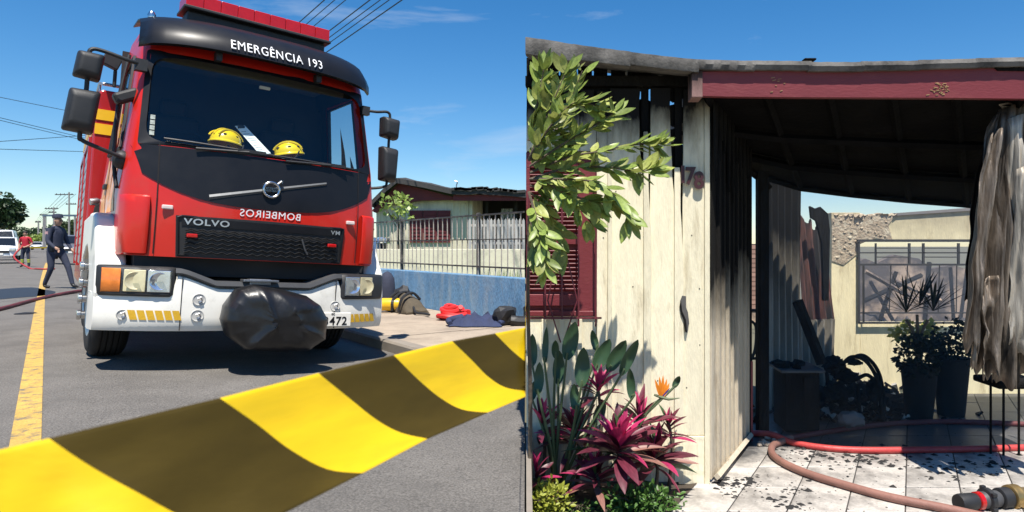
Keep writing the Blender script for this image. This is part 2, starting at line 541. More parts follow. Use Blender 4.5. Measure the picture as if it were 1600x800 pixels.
for i in range(len(WL) - 1):
    for j in range(n - 1):
        ws = WL[i] >= 1.92 and WL[i + 1] <= 2.80
        if ws and 6 <= j < 6 + NF: continue                 # windscreen opening
        if WL[i] >= 1.92 and WL[i + 1] <= 2.80 and j in (1, n - 3): continue     # door windows
        mb.b.faces.new([R_[i][j], R_[i][j + 1], R_[i + 1][j + 1], R_[i + 1][j]])
top = R_[-1]; mb.b.faces.new(top)
# back wall with a window opening
for (w0, w1) in ((.98, 2.0), (2.62, 3.14)):
    mb.face([(-hw(w0), 1.75, w0), (hw(w0), 1.75, w0), (hw(w1), 1.75, w1), (-hw(w1), 1.75, w1)])
for sgn in (-1, 1):
    mb.face([(sgn * 1.08, 1.75, 2.0), (sgn * .75, 1.75, 2.0), (sgn * .72, 1.75, 2.62), (sgn * 1.03, 1.75, 2.62)])
mb.face([(-.12, 1.75, 2.0), (.12, 1.75, 2.0), (.12, 1.75, 2.62), (-.12, 1.75, 2.62)])
mb.face([(-1.1, .2, .98), (1.1, .2, .98), (1.1, 1.75, .98), (-1.1, 1.75, .98)])
cab = tb(mb, 'cab', RED, smooth=True)

def patch(u0f, u1f, w0f, w1f, off, nu=24, nw=6, thick=0.0):
    """a sheet that follows the cab front: u from u0f(w-parameter), w from w0f(u) to w1f(u), standing off metres proud"""
    m_ = MB(); rows_ = []
    for j in range(nw + 1):
        t_ = j / nw; r_ = []
        for i in range(nu + 1):
            s_ = i / nu
            u_ = lerp(u0f(t_), u1f(t_), s_)
            w_ = lerp(w0f(u_), w1f(u_), t_)
            r_.append((u_, fv(u_, w_) - off, w_))
        rows_.append(r_)
    m_.loft(rows_)
    return m_
# windscreen glass and its black border
mb = MB()
wsl = [1.93, 2.06, 2.2, 2.5, 2.68, 2.79]
mb.loft([[(u_, fv(u_, w_) + .012, w_) for u_ in [uc(w_) * 1.02 * (-1 + 2 * i / 20) for i in range(21)]] for w_ in wsl])
ws = tb(mb, 'windscreen', WSG, smooth=True)
mb = MB()   # border
def wsp(s_, t_, off=.006):
    w_ = lerp(1.925, 2.80, t_); u_ = uc(w_) * 1.03 * s_
    return (u_, fv(u_, w_) - off, w_)
NB = 30
outer, inner = [], []
def rr(k, ins, r_):   # rounded rectangle in s,t space
    a = 2 * math.pi * k / 96
    ca, sa = math.cos(a), math.sin(a)
    e = 2 / 9.0 if r_ else 2 / 60.0
    x = math.copysign(abs(ca) ** e, ca); y = math.copysign(abs(sa) ** e, sa)
    return x, y
for k in range(96):
    x, y = rr(k, 0, 0); outer.append(wsp(x * 1.0, .5 + .5 * y))
    x, y = rr(k, 1, 1); inner.append(wsp(x * .955, .5 + .463 * y - .012))
mb.loft([outer, inner], True)
tb(mb, 'windscreen_border', BLACKG, ws, smooth=True)
# wipers
mb = MB()
for (a, b_, c_) in (((-.62, 1.93), (-.2, 1.955), (-.85, 1.99)), ((.12, 1.92), (.55, 1.945), (-.06, 1.96))):
    pts = [(u_, fv(u_, w_) - .035, w_) for u_, w_ in (a, b_)]
    mb.tube(pts, .012, 6)
    pts = [(lerp(c_[0], b_[0] + .25, t_), fv(lerp(c_[0], b_[0] + .25, t_), lerp(c_[1], b_[1] + .0, t_)) - .03, lerp(c_[1], b_[1], t_)) for t_ in [i / 8 for i in range(9)]]
    mb.tube(pts, .009, 6)
    mb.box(pts[6], (.24, .02, .03))
tb(mb, 'wiper', BLACKP)
mb = MB()
for k in range(4): mb.box((-.935 + k * .002, fv(-.935, 2.0 + k * .05) - .004 + .0, 2.03 + k * .048), (.035, .006, .036))
stk = tb(mb, 'windscreen_sticker', mat('pale_sticker', (.55, .58, .5), .5, var=.5, scale=30), ws)
# black panel under the windscreen
low = lambda u_: 1.446 + .225 * (abs(u_) / .98) ** 3
mb = patch(lambda t_: -lerp(.99, 1.075, t_), lambda t_: lerp(.99, 1.075, t_), low, lambda u_: 1.925, .008, 28, 6)
panel = tb(mb, 'front_panel', BLACKG, smooth=True)
# red side strip breaks the panel: pillar trims
for sg in (-1, 1):
    mb = patch(lambda t_: sg * .872, lambda t_: sg * .880, lambda u_: 1.0, lambda u_: 1.95, .0100, 1, 10)
    tb(mb, 'panel_seam', mat('seam_shadow_gap', (.01, .008, .008), .9))
# diagonal bar and ring badge
mb = MB()
def dia(t_): return lerp(-.50, .52, t_), lerp(1.515, 1.758, t_)
rows_ = []
for i in range(13):
    u_, w_ = dia(i / 12); h = .022 - .008 * (i / 12)
    rows_.append([(u_, fv(u_, w_ - h) - .010, w_ - h), (u_, fv(u_, w_) - .022, w_), (u_, fv(u_, w_ + h) - .010, w_ + h)])
mb.loft(rows_)
bar = tb(mb, 'diagonal_trim', mat('satin_grey_trim', (.10, .105, .11), .5, metal=.3, var=.1), smooth=False)
mb = MB()
cb = Vector((0.0, fv(0, 1.636) - .022, 1.636))
ringp = [cb + Vector((.068 * math.cos(a), -.012, .068 * math.sin(a))) for a in [2 * math.pi * k / 28 for k in range(29)]]
mb.tube(ringp, .013, 8, cap=False)
mb.box(cb + Vector((0, -.014, 0)), (.13, .012, .038))
mb.tube([cb + Vector((.045, -.012, .052)), cb + Vector((.085, -.012, .088))], .009, 6)
mb.prism([cb + Vector((.062, -.016, .096)), cb + Vector((.096, -.016, .096)), cb + Vector((.096, -.016, .060))], (0, .012, 0))
badge = tb(mb, 'ring_badge', CHROME, smooth=True)
def TT(u_, v_, w_, pitch=0, yawt=0, roll_=0):
    """text frame: x along +u, y along +w, facing -v"""
    return Matrix.Translation((u_, v_, w_)) @ Matrix.Rotation(yawt, 4, 'Z') @ Matrix.Rotation(rad(90) - pitch, 4, 'X') @ Matrix.Rotation(roll_, 4, 'Z')
text('badge_lettering', 'VOLVO', .030, TT(0, cb.y - .022, 1.636), BLACKG, badge, .001, .001, 1.1)
text('mirrored_lettering', 'BOMBEIROS', .092, TT(.018, 0, 1.402), LETTER, TRUCK, .001, 0, -1.0, wrap=lambda x, z: fv(x, z) - .006)
# grille
gw0 = lambda u_: .985
gw1 = lambda u_: 1.345 - .01 * abs(u_)
mb = patch(lambda t_: -lerp(.715, .735, t_), lambda t_: lerp(.715, .735, t_), gw0, gw1, .006, 20, 4)
grille = tb(mb, 'grille', BLACKP, smooth=True)
mb = MB()   # frame
fr = []
for (u_, w_) in [(-.70, 1.0), (-.72, 1.325), (-.69, 1.335), (.69, 1.335), (.72, 1.325), (.70, 1.0), (-.70, 1.0)]: fr.append((u_, fv(u_, w_) - .014, w_))
mb.tube(fr, .010, 6, cap=False)
tb(mb, 'grille_frame', BLACKG, grille)
for k in range(6):
    mb = MB(); pts = []
    for i in range(33):
        u_ = -.66 + 1.32 * i / 32; w_ = 1.03 + k * .038 + (.009 if i % 2 else -.009)
        pts.append((u_, fv(u_, w_) - .018, w_))
    mb.tube(pts, .0062, 5)
    tb(mb, 'grille_slat', mat('dull_black_mesh', (.016, .016, .017), .8, var=.2, spec=.12), grille)
mb = patch(lambda t_: -.69, lambda t_: .69, lambda u_: 1.255, lambda u_: 1.322, .013, 20, 2); tb(mb, 'grille_top', BLACKG, grille)
mb = MB(); mb.tube([(.30, -.018, 1.20), (.335, -.016, 1.10), (.36, -.012, 1.06)], .008, 6); tb(mb, 'grille_handle', GREYP, grille)
text('grille_lettering', 'VOLVO', .075, TT(-.50, 0, 1.288), SILVERL, grille, .001, .0016, 1.30, wrap=lambda x, z: fv(x, z) - .018)
text('model_lettering', 'VM', .055, TT(.635, 0, 1.286), SILVERL, grille, .001, .001, 1.25, wrap=lambda x, z: fv(x, z) - .018)
for (u_, w_) in ((-.61, 1.17), (.60, 1.16)):
    mb = MB(); mb.box((u_, fv(u_, w_) - .03, w_), (.085, .03, .034)); tb(mb, 'marker_lamp', REDLENS, bevel=.008)
for (u_, w_) in ((-.80, 1.40), (.79, 1.40)):
    mb = MB(); mb.box((u_, fv(u_, w_) - .016, w_), (.085, .03, .038)); tb(mb, 'clearance_lamp', mat('pale_lens', (.75, .6, .55), .2, var=.1, coat=.5), bevel=.009)
for w_ in (1.15, 1.36):
    mb = MB(); mb.box((1.06, fv(1.06, w_) - .012, w_), (.05, .03, .022)); tb(mb, 'clearance_lamp', REDLENS, bevel=.006)
# corner deflectors (the raised red blades beside the front panel)
for sg in (-1, 1):
    mb = MB(); rows_ = []
    for w_, e in ((.985, .0), (1.0, .035), (1.2, .045), (1.42, .042), (1.475, .03), (1.49, 0)):
        r_ = []
        for t_ in (0, .12, .3, .5, .7, .88, 1):
            u_ = sg * lerp(.925, 1.118, t_)
            r_.append((u_, fv(u_, w_) - e - (.012 if 0 < t_ < 1 else -.005), w_))
        rows_.append(r_)
    mb.loft(rows_)
    tb(mb, 'corner_deflector', RED, smooth=True)
# roof visor, wrapped and dark
mb = MB(); rows_ = []
VISW = [(2.845, -.20), (2.855, -.235), (2.92, -.225), (3.00, -.17), (3.09, -.08), (3.155, .04), (3.19, .20), (3.20, .5)]
for w_, dv in VISW:
    r_ = []
    for i in range(25):
        s_ = -1 + 2 * i / 24
        hw_ = 1.045 - .02 * max(0, (w_ - 2.9)) / .2
        u_ = s_ * hw_
        vv = .36 + dv + .24 * abs(s_) ** 3.2 + (.06 if abs(s_) > .98 else 0)
        r_.append((u_, vv, w_ - .035 * abs(s_) ** 4))
    rows_.append(r_)
mb.loft(rows_)
visor = tb(mb, 'roof_visor', BLACKG, smooth=True, solid=.012)
vt = 'EMERGÊNCIA 193'
def visv(x, z):
    return .36 + interp(z, [a for a, _ in VISW[1:]], [b_ for _, b_ in VISW[1:]]) + .24 * abs(x / 1.045) ** 3.2
text('visor_lettering', vt, .128, TT(.03, 0, 2.925), LETTER, visor, .001, 0, .76, wrap=lambda x, z: visv(x, z) - .017)
for sg in (-1, 1):
    mb = MB(); mb.box((sg * .45, .28, 2.82), (.05, .10, .08)); tb(mb, 'visor_bracket', BLACKP, visor)
# light bar
mb = MB(); mb.box((0, .83, 3.25), (1.30, .26, .14)); tb(mb, 'light_bar_base', BLACKP, bevel=.02)
mb = MB()
for k in range(9):
    u_ = -.60 + k * .15
    mb.box((u_, .82, 3.405), (.1485, .34, .125), taper=.985)
tb(mb, 'light_bar', REDLENS, bevel=.006, smooth=False)
mb = MB(); mb.box((0, .82, 3.335), (1.38, .37, .03)); tb(mb, 'light_bar_tray', BLACKP, bevel=.008)
mb = MB(); mb.tube([(-.93, .72, 3.14), (-.93, .72, 3.19)], .02, 8); mb.lathe([(0, .03), (.03, .035), (.06, .02)], (-.93, .72, 3.16), (0, 0, 1), 12); tb(mb, 'roof_lamp', CHROME, smooth=True)

# bumper ------------------------------------------------------------
def bv(u_): return -.03 + .246 * (abs(u_) / 1.225) ** 3.2
def btop(u_):
    a = abs(u_)
    return interp(a, [0, .40, .60, .66, 2], [.735, .735, .815, .835, .84])
mb = MB(); rows_ = []
us = [-1.25 + 2.5 * i / 40 for i in range(41)]
for u_ in us:
    b_ = bv(u_); tp = btop(u_)
    if abs(u_) > .715: tp = .66
    rows_.append([(u_, b_ + .12, .345), (u_, b_ + .035, .352), (u_, b_ + .006, .40), (u_, b_, .47), (u_, b_, lerp(.47, tp, .6)), (u_, b_ + .012, tp - .02), (u_, b_ + .05, tp), (u_, b_ + .22, tp)])
rows_.insert(0, [(-1.262, p[1] + .09, p[2]) for p in rows_[0]]); rows_.insert(0, [(-1.258, 1.0 if False else .62, p[2]) for p in rows_[0]])
rows_.append([(1.262, p[1] + .09, p[2]) for p in rows_[-1]]); rows_.append([(1.258, .62, p[2]) for p in rows_[-1]])
mb.loft(rows_)
bump = tb(mb, 'bumper', WHITE, smooth=True)
for sg in (-1, 1):
    mb = MB(); mb.box((sg * .66, bv(.66) - .0008, .59), (.006, .006, .46)); tb(mb, 'bumper_seam', mat('seam_shadow_gap', (.01, .008, .008), .9), bump)
mb = MB(); rows_ = []   # black trim along the bumper top
for i in range(33):
    u_ = -.715 + 1.43 * i / 32; tp = btop(u_)
    rows_.append([(u_, bv(u_) + .0, tp - .004), (u_, bv(u_) - .012, tp + .012), (u_, bv(u_) + .0, tp + .05), (u_, bv(u_) + .25, tp + .055)])
mb.loft(rows_); tb(mb, 'bumper_trim', GREYP, bump, smooth=True)
mb = MB(); mb.box((0, .42, .90), (2.0, .5, .16)); mb.box((0, .7, .6), (2.1, .6, .4)); tb(mb, 'chassis_front', DARKIN)
mb = MB(); mb.box((-.05, -.02, .80), (.30, .12, .02)); mb.box((-.05, .0, .79), (.18, .10, .05)); tb(mb, 'winch_bracket', STEEL, bump, bevel=.004)
for (u_, w_, r_) in ((-.53, .625, .042), (-.535, .487, .042), (-1.06, .487, .035), (.66, .575, .040)):
    mb = MB(); b_ = bv(u_)
    mb.lathe([(-.004, r_ * 1.25), (-.010, r_ * 1.15), (-.006, r_ * .95), (.004, r_ * .6), (.002, .004)], (u_, b_, w_), (0, 1, 0), 20)
    fo = tb(mb, 'tow_eye_recess', mat('greyed_white_paint', (.5, .49, .46), .4, var=.1), bump, smooth=True)
    mb = MB(); mb.tube([(u_ - .012, b_ - .02, w_ + .01), (u_ + .012, b_ - .026, w_ + .02), (u_ + .022, b_ - .02, w_ - .008), (u_ + .004, b_ - .014, w_ - .026)], .008, 6)
    tb(mb, 'tow_hook', STEEL, fo)
def chevrons(u0, u1, w_, k_, h=.080):
    for i in range(k_):
        a = lerp(u0, u1, i / k_); b_ = lerp(u0, u1, (i + .82) / k_); sl = .022
        m_ = MB()
        m_.face([(a + sl, bv(a + sl) - .005, w_ - h / 2), (b_ + sl, bv(b_ + sl) - .005, w_ - h / 2), (b_, bv(b_) - .005, w_ + h / 2), (a, bv(a) - .005, w_ + h / 2)])
        tb(m_, 'reflective_strip', YREFL, bump)
chevrons(-1.03, -.66, .487, 6)
chevrons(.815, 1.13, .452, 5)
mb = MB(); mb.box((.62, bv(.62) - .012, .445), (.40, .012, .135)); plate = tb(mb, 'number_plate', WHITE, bump, bevel=.006)
text('plate_lettering', '3472', .112, TT(.665, bv(.62) - .0195, .428), BLACKG, plate, .001, .002, .95)
text('plate_heading', 'SC', .028, TT(.64, bv(.62) - .0195, .498), BLACKG, plate, .001, .001, 1)
# headlights
for sg in (-1, 1):
    mb = MB(); rows_ = []
    for i in range(15):
        u_ = sg * lerp(.715, 1.245, i / 14); b_ = bv(u_) - .022
        if i == 0 or i == 14: b_ += .03
        rows_.append([(u_, b_ + .2, .64), (u_, b_ + .02, .642), (u_, b_, .66), (u_, b_ + .004, .76), (u_, b_ + .01, .865), (u_, b_ + .04, .89), (u_, b_ + .28, .90)])
    mb.loft(rows_, capa=True, capb=True)
    hl = tb(mb, 'headlight', BLACKP, smooth=True)
    def lampface(ua, ub, wa, wb, off, nm, m_, par):
        q_ = MB(); r2 = []
        for i in range(7):
            u_ = sg * lerp(ua, ub, i / 6)
            r2.append([(u_, bv(u_) - off + .012, wa), (u_, bv(u_) - off, wa + .012), (u_, bv(u_) - off + .003, wb - .012), (u_, bv(u_) - off + .016, wb)])
        q_.loft(r2, capa=False)
        return tb(q_, nm, m_, par, smooth=True)
    lampface(.742, 1.082, .672, .868, .030, 'headlight_lens', LENS, hl)
    for (ua, ub, mt) in ((.748, .912, REFL), (.916, 1.076, WARM)):
        q_ = MB(); um = sg * (ua + ub) / 2
        q_.box((um, bv(um) - .026 + .004, .77), (ub - ua, .012, .182), Matrix.Rotation(math.atan(.246 * 3.2 * (abs(um) / 1.225) ** 2.2 / 1.225) * sg, 3, 'Z'))
        tb(q_, 'reflector', mt, hl, bevel=.005)
        q_ = MB(); q_.lathe([(-.010, .076), (-.012, .072), (-.004, .058), (.001, .034), (.003, .012)], (um, bv(um) - .026, .77), (0, 1, 0), 24, False, True)
        tb(q_, 'reflector_bowl', REFL if mt is REFL else WARM, hl, smooth=True)
    if sg < 0:
        lampface(1.092, 1.215, .672, .868, .031, 'indicator_lens', AMBER, hl)
# white front wing + step with arch
wing = [(.30, .345), (.22, .66), (.26, .90), (.56, 1.30), (.72, 1.34), (.98, 1.345), (1.04, 1.32), (1.04, 1.05), (.86, .95), (.74, .80), (.68, .60), (.66, .345)]
for sg in (-1, 1):
    mb = MB(); mb.prism([(sg * 1.255, a, b_) for a, b_ in wing], (-sg * .22, 0, 0))
    wg = tb(mb, 'front_wing', WHITE, bevel=.03, seg=3)
    arch2 = [(1.75, 1.30), (1.045, 1.345), (1.04, 1.05), (1.2, 1.06), (1.42, 1.03), (1.62, .92), (1.75, .7)]
    mb = MB(); mb.prism([(sg * 1.235, a, b_) for a, b_ in arch2], (-sg * .2, 0, 0)); tb(mb, 'rear_arch', WHITE, wg, bevel=.015)
# wheels
def wheel(u_, v_, r_=.49, wd=.30):
    sg = -1 if u_ < 0 else 1
    m_ = MB()
    prof = [(-wd / 2, .30), (-wd / 2, r_ - .06), (-wd / 2 + .03, r_ - .015), (-wd / 2 + .06, r_)]
    for k in range(4):
        a = -wd / 2 + .075 + k * .045
        prof += [(a, r_), (a + .005, r_ - .014), (a + .012, r_ - .014), (a + .017, r_)]
    prof += [(wd / 2 - .06, r_), (wd / 2 - .03, r_ - .015), (wd / 2, r_ - .06), (wd / 2, .30)]
    m_.lathe(prof, (u_, v_, r_), (1, 0, 0), 40, False, False)
    ty = tb(m_, 'wheel', RUBBER, smooth=True)
    m_ = MB(); m_.lathe([(sg * .02, .30), (sg * .12, .29), (sg * .15, .30), (sg * .13, .24), (sg * .05, .17), (sg * .10, .12), (sg * .14, .07), (sg * .14, .01)], (u_, v_, r_), (1, 0, 0), 28)
    tb(m_, 'rim', STEEL, ty, smooth=True)
for u_, v_ in ((-1.03, 1.38), (1.03, 1.38), (-.86, 3.9), (.9, 3.9)): wheel(u_, v_)
mb = MB(); mb.box((0, 2.8, .75), (.9, 4, .25)); mb.box((0, 1.4, .5), (1.9, .14, .14)); mb.box((0, 3.9, .5), (1.6, .18, .18)); tb(mb, 'chassis', DARKIN)
mb = MB()
for k in range(7): mb.tube([(-.9 + .3 * k, .5 + .1 * (k % 2), .42), (-.8 + .3 * k, .9, .36)], .03, 6)
tb(mb, 'under_pipes', DARKIN)

# cab interior
mb = MB(); mb.box((0, 1.70, 2.02), (2.06, .03, 2.05)); tb(mb, 'rear_lining', DARKIN)
for sg in (-1, 1):
    mb = MB(); mb.box((sg * 1.045, 1.05, 1.45), (.02, 1.3, .92)); tb(mb, 'door_lining', DARKIN)
    mb = MB(); mb.loft([[(sg * (hw(w_) - .03), 1.52, w_), (sg * (hw(w_) - .03), 1.72, w_)] for w_ in (1.93, 2.4, 2.79, 3.05)]); tb(mb, 'pillar_lining', DARKIN)
    mb = MB(); mb.loft([[(sg * (hw(w_) - .03), .5, w_), (sg * (hw(w_) - .06), 1.72, w_)] for w_ in (2.80, 3.06)]); tb(mb, 'pillar_lining', DARKIN)
mb = MB(); mb.box((0, .62, 1.80), (1.95, .6, .22)); mb.box((0, .72, 1.92), (1.9, .35, .06)); tb(mb, 'dashboard', GREYIN, bevel=.03)
mb = MB(); mb.box((-.55, .80, 1.99), (.5, .22, .10)); tb(mb, 'instrument_hood', DARKIN, bevel=.03)
mb = MB(); cc = Vector((-.55, 1.02, 2.02)); R3 = Matrix.Rotation(rad(-55), 3, 'X')
mb.tube([cc + R3 @ Vector((.22 * math.cos(a), .22 * math.sin(a), 0)) for a in [2 * math.pi * k / 24 for k in range(25)]], .016, 6, False)
mb.tube([cc + R3 @ Vector((-.21, 0, 0)), cc + R3 @ Vector((.21, 0, 0))], .018, 6); tb(mb, 'steering_wheel', DARKIN, smooth=True)
for u_ in (-.55, .55):
    mb = MB(); mb.box((u_, 1.45, 1.80), (.5, .45, .16)); mb.box((u_, 1.66, 2.15), (.48, .12, .62)); mb.box((u_, 1.68, 2.54), (.26, .1, .18)); tb(mb, 'seat', DARKIN, bevel=.04)
mb = MB(); mb.box((0, 1.05, 2.98), (1.8, 1.2, .05)); mb.box((0, .62, 2.84), (1.7, .05, .16)); tb(mb, 'headliner', GREYIN, bevel=.02)
mb = MB(); mb.box((.05, .60, 2.70), (.10, .03, .03)); tb(mb, 'dome_lamp', WHITE, bevel=.006)
for sg in (-1, 1):
    mb = MB(); wl2 = [1.93, 2.35, 2.79]
    mb.loft([[(sg * (hw(w_) - .006), .62 + v0(w_) * .6 - .02, w_), (sg * (hw(w_) - .006), 1.52, w_)] for w_ in wl2]); dw = tb(mb, 'door_window', SIDEG)
    mb = MB(); mb.tube([(sg * (hw(1.93) + .003), .62 + v0(1.93) * .6, 1.93), (sg * (hw(1.93) + .003), 1.50, 1.93), (sg * (hw(2.79) + .003), 1.50, 2.79), (sg * (hw(2.79) + .003), .62 + v0(2.79) * .6, 2.79), (sg * (hw(1.93) + .003), .62 + v0(1.93) * .6, 1.93)], .02, 6)
    tb(mb, 'door_window_seal', BLACKP, dw)
    mb = MB(); mb.box((sg * 1.125, 1.35, 1.62), (.03, .16, .05)); tb(mb, 'door_handle', BLACKP, bevel=.01)
    # flame livery on the door
    mb = MB()
    for (va, vb_, wa, wb, lean) in ((.60, .95, 1.36, 2.2, .1), (.95, 1.22, 1.36, 2.55, .06), (1.25, 1.6, 1.36, 2.0, .0)):
        rows_ = []
        for k in range(9):
            t_ = k / 8; w_ = lerp(wa, wb, t_); wdt = (1 - t_ ** 1.6) * .5
            c_ = lerp(va, vb_, .5) + lean * t_ + .04 * math.sin(t_ * 7)
            rows_.append([(sg * (hw(w_) + .004), c_ - wdt * (vb_ - va), w_), (sg * (hw(w_) + .004), c_ + wdt * (vb_ - va), w_)])
        mb.loft(rows_)
    tb(mb, 'flame_livery', mat('orange_flame_film', (.85, .33, .05), .35, var=.5, scale=3, dirt=(.55, .5, .55), dscale=3))
# side grab bar + vertical trim
mb = MB(); mb.tube(spline([(-1.13, .44, 1.55), (-1.155, .50, 1.8), (-1.15, .55, 2.3), (-1.09, .60, 2.75)], 5), .016, 8); tb(mb, 'grab_bar', BLACKP, smooth=True)

# mirrors
def mirror(pts, name='mirror', dep=.10, par=None):
    cu = sum(p[0] for p in pts) / 4; cw_ = sum(p[1] for p in pts) / 4
    m_ = MB()
    rows_ = []
    for (dv, k) in ((-.10, .62), (-.075, .9), (-.02, 1.0), (.07, 1.0)):
        rows_.append([(lerp(cu, p[0], k), .30 + dv, lerp(cw_, p[1], k)) for p in pts])
    m_.loft(rows_, True, True, True)
    o = tb(m_, name, BLACKP, par, bevel=.022, seg=3, smooth=True, angle=20)
    m_ = MB(); m_.face([(lerp(cu, p[0], .88), .373, lerp(cw_, p[1], .9)) for p in pts]); tb(m_, 'mirror_glass', CHROME, o)
    return o
mirror([(-1.50, 2.42), (-1.315, 2.40), (-1.29, 2.625), (-1.475, 2.63)])
mirror([(-1.545, 1.97), (-1.335, 1.955), (-1.30, 2.315), (-1.51, 2.315)])
mirror([(1.16, 2.37), (1.335, 2.345), (1.345, 2.565), (1.155, 2.58)])
mirror([(1.175, 1.90), (1.335, 1.885), (1.345, 2.25), (1.16, 2.262)])
for sg, off in ((-1, 0), (1, -.19)):
    um = sg * (1.42 + off)
    mb = MB()
    if sg < 0:
        mb.tube(spline([(-1.0, .36, 2.63), (-1.12, .30, 2.63), (-1.30, .30, 2.665), (-1.385, .30, 2.66), (-1.40, .30, 2.58), (-1.40, .30, 2.3), (-1.42, .30, 1.95), (-1.40, .30, 1.90), (-1.30, .30, 1.86), (-1.10, .34, 1.80)], 6), .017, 8)
        mb.box((-1.03, .35, 2.62), (.09, .08, .10)); mb.ball((-1.11, .40, 1.79), (.075, .07, .085), 2)
    else:
        mb.tube(spline([(.98, .40, 2.63), (1.10, .32, 2.62), (1.22, .30, 2.635), (1.25, .30, 2.56), (1.25, .30, 2.3), (1.255, .30, 1.9), (1.22, .30, 1.83), (1.08, .36, 1.80)], 6), .015, 8)
        mb.box((1.0, .38, 2.62), (.08, .07, .09))
    tb(mb, 'mirror_arm', BLACKP, smooth=True, bevel=0)
mb = MB(); mb.box((-1.10, .50, 2.36), (.20, .12, .10), Matrix.Rotation(rad(-28), 3, 'Y')); tb(mb, 'kerb_mirror', BLACKP, bevel=.025)
# rear body
mb = MB()
def ub(v_): return -1.20 + .05 * (v_ - 2.0)
RB = Matrix.Rotation(-math.atan(.05), 3, 'Z')
def bsec(v_):
    e = ub(v_)
    return [(e, v_, .62), (e, v_, 2.60), (e + .05, v_, 2.68), (-e - .05, v_, 2.68), (-e, v_, 2.60), (-e, v_, .62)]
mb.loft([bsec(2.0), bsec(3.4), bsec(5.2)], True, True, True)
body = tb(mb, 'rear_body', DRED, bevel=.02)
mb = MB(); mb.tube([(ub(2.02) + .03, 2.02, 2.74), (ub(5.1) + .03, 5.1, 2.74)], .018, 6); mb.tube([(-1.15, 2.01, 2.74), (1.15, 2.01, 2.74)], .018, 6)
for k in range(7): mb.tube([(ub(2.05 + k * .5) + .03, 2.05 + k * .5, 2.66), (ub(2.05 + k * .5) + .03, 2.05 + k * .5, 2.74)], .012, 6)
tb(mb, 'roof_rail', STEEL, body, smooth=True)
for (wa, wb) in ((2.36, 2.47), (2.21, 2.32)):
    mb = MB(); mb.box((0, 1.994, (wa + wb) / 2), (2.38, .008, wb - wa)); tb(mb, 'yellow_stripe', YSTR, body)
    mb = MB(); mb.box((ub(3.6) - .003, 3.6, (wa + wb) / 2), (.008, 3.1, wb - wa), RB); tb(mb, 'yellow_stripe', YSTR, body)
for k in range(2):   # roller shutters with slats
    vm = 2.85 + k * 1.45
    mb = MB(); mb.box((ub(vm) - .003, vm, 1.5), (.01, 1.25, 1.3), RB); sh = tb(mb, 'roller_shutter', STEEL, body)
    for q_ in range(12):
        m_ = MB(); m_.box((ub(vm) - .009, vm, .9 + q_ * .105), (.012, 1.22, .085), RB); tb(m_, 'shutter_slat', STEEL, sh, bevel=.004, seg=1)
    for vv in (vm - .66, vm + .66):
        mb = MB(); mb.box((ub(vv) - .012, vv, 1.5), (.03, .05, 1.36), RB); tb(mb, 'shutter_frame', DRED, sh)
    mb = MB(); mb.box((ub(vm) - .012, vm, 2.17), (.03, 1.36, .05), RB); tb(mb, 'shutter_frame', DRED, sh)
# pump bay behind the cab: arch, hoses and fittings
mb = MB(); arch = []
for k in range(13):
    a = math.pi * k / 12
    arch.append((-.93 + .22 * math.cos(a), 1.985, 1.38 + .26 * math.sin(a)))
arch += [(-1.15, 1.985, .70), (-.71, 1.985, .70)]
mb.prism(arch, (0, .012, 0)); tb(mb, 'pump_bay', DARKIN, bevel=.01)
for (a, b_) in (((-1.16, 1.90, 1.50), (-.98, 1.93, 1.53)), ((-1.15, 1.9, 1.30), (-1.0, 1.93, 1.44)), ((-1.18, 1.84, 1.20), (-1.0, 1.93, 1.24)), ((-1.17, 1.85, 1.06), (-1.02, 1.93, 1.12))):
    mb = MB(); mb.tube([a, b_], .02, 8); mb.lathe([(-.03, .035), (.03, .04), (.05, .03)], a, Vector(b_) - Vector(a), 12); tb(mb, 'hose_fitting', STEEL, smooth=True)
for k in range(4):
    w_ = .42 + k * .145
    mb = MB(); mb.lathe([(0, .035), (-.03, .035), (-.035, .045), (-.06, .045), (-.065, .03)], (-1.235, 1.0, w_), (1, 0, 0), 16); tb(mb, 'outlet_cap', CHROME, smooth=True)
# work lamp on the body front corner
mb = MB(); mb.tube([(-1.06, 1.9, 2.70), (-1.06, 1.9, 2.88)], .02, 6); mb.box((-1.10, 1.88, 2.96), (.16, .10, .13), Matrix.Rotation(rad(20), 3, 'Y')); tb(mb, 'work_lamp', BLACKP, bevel=.015)

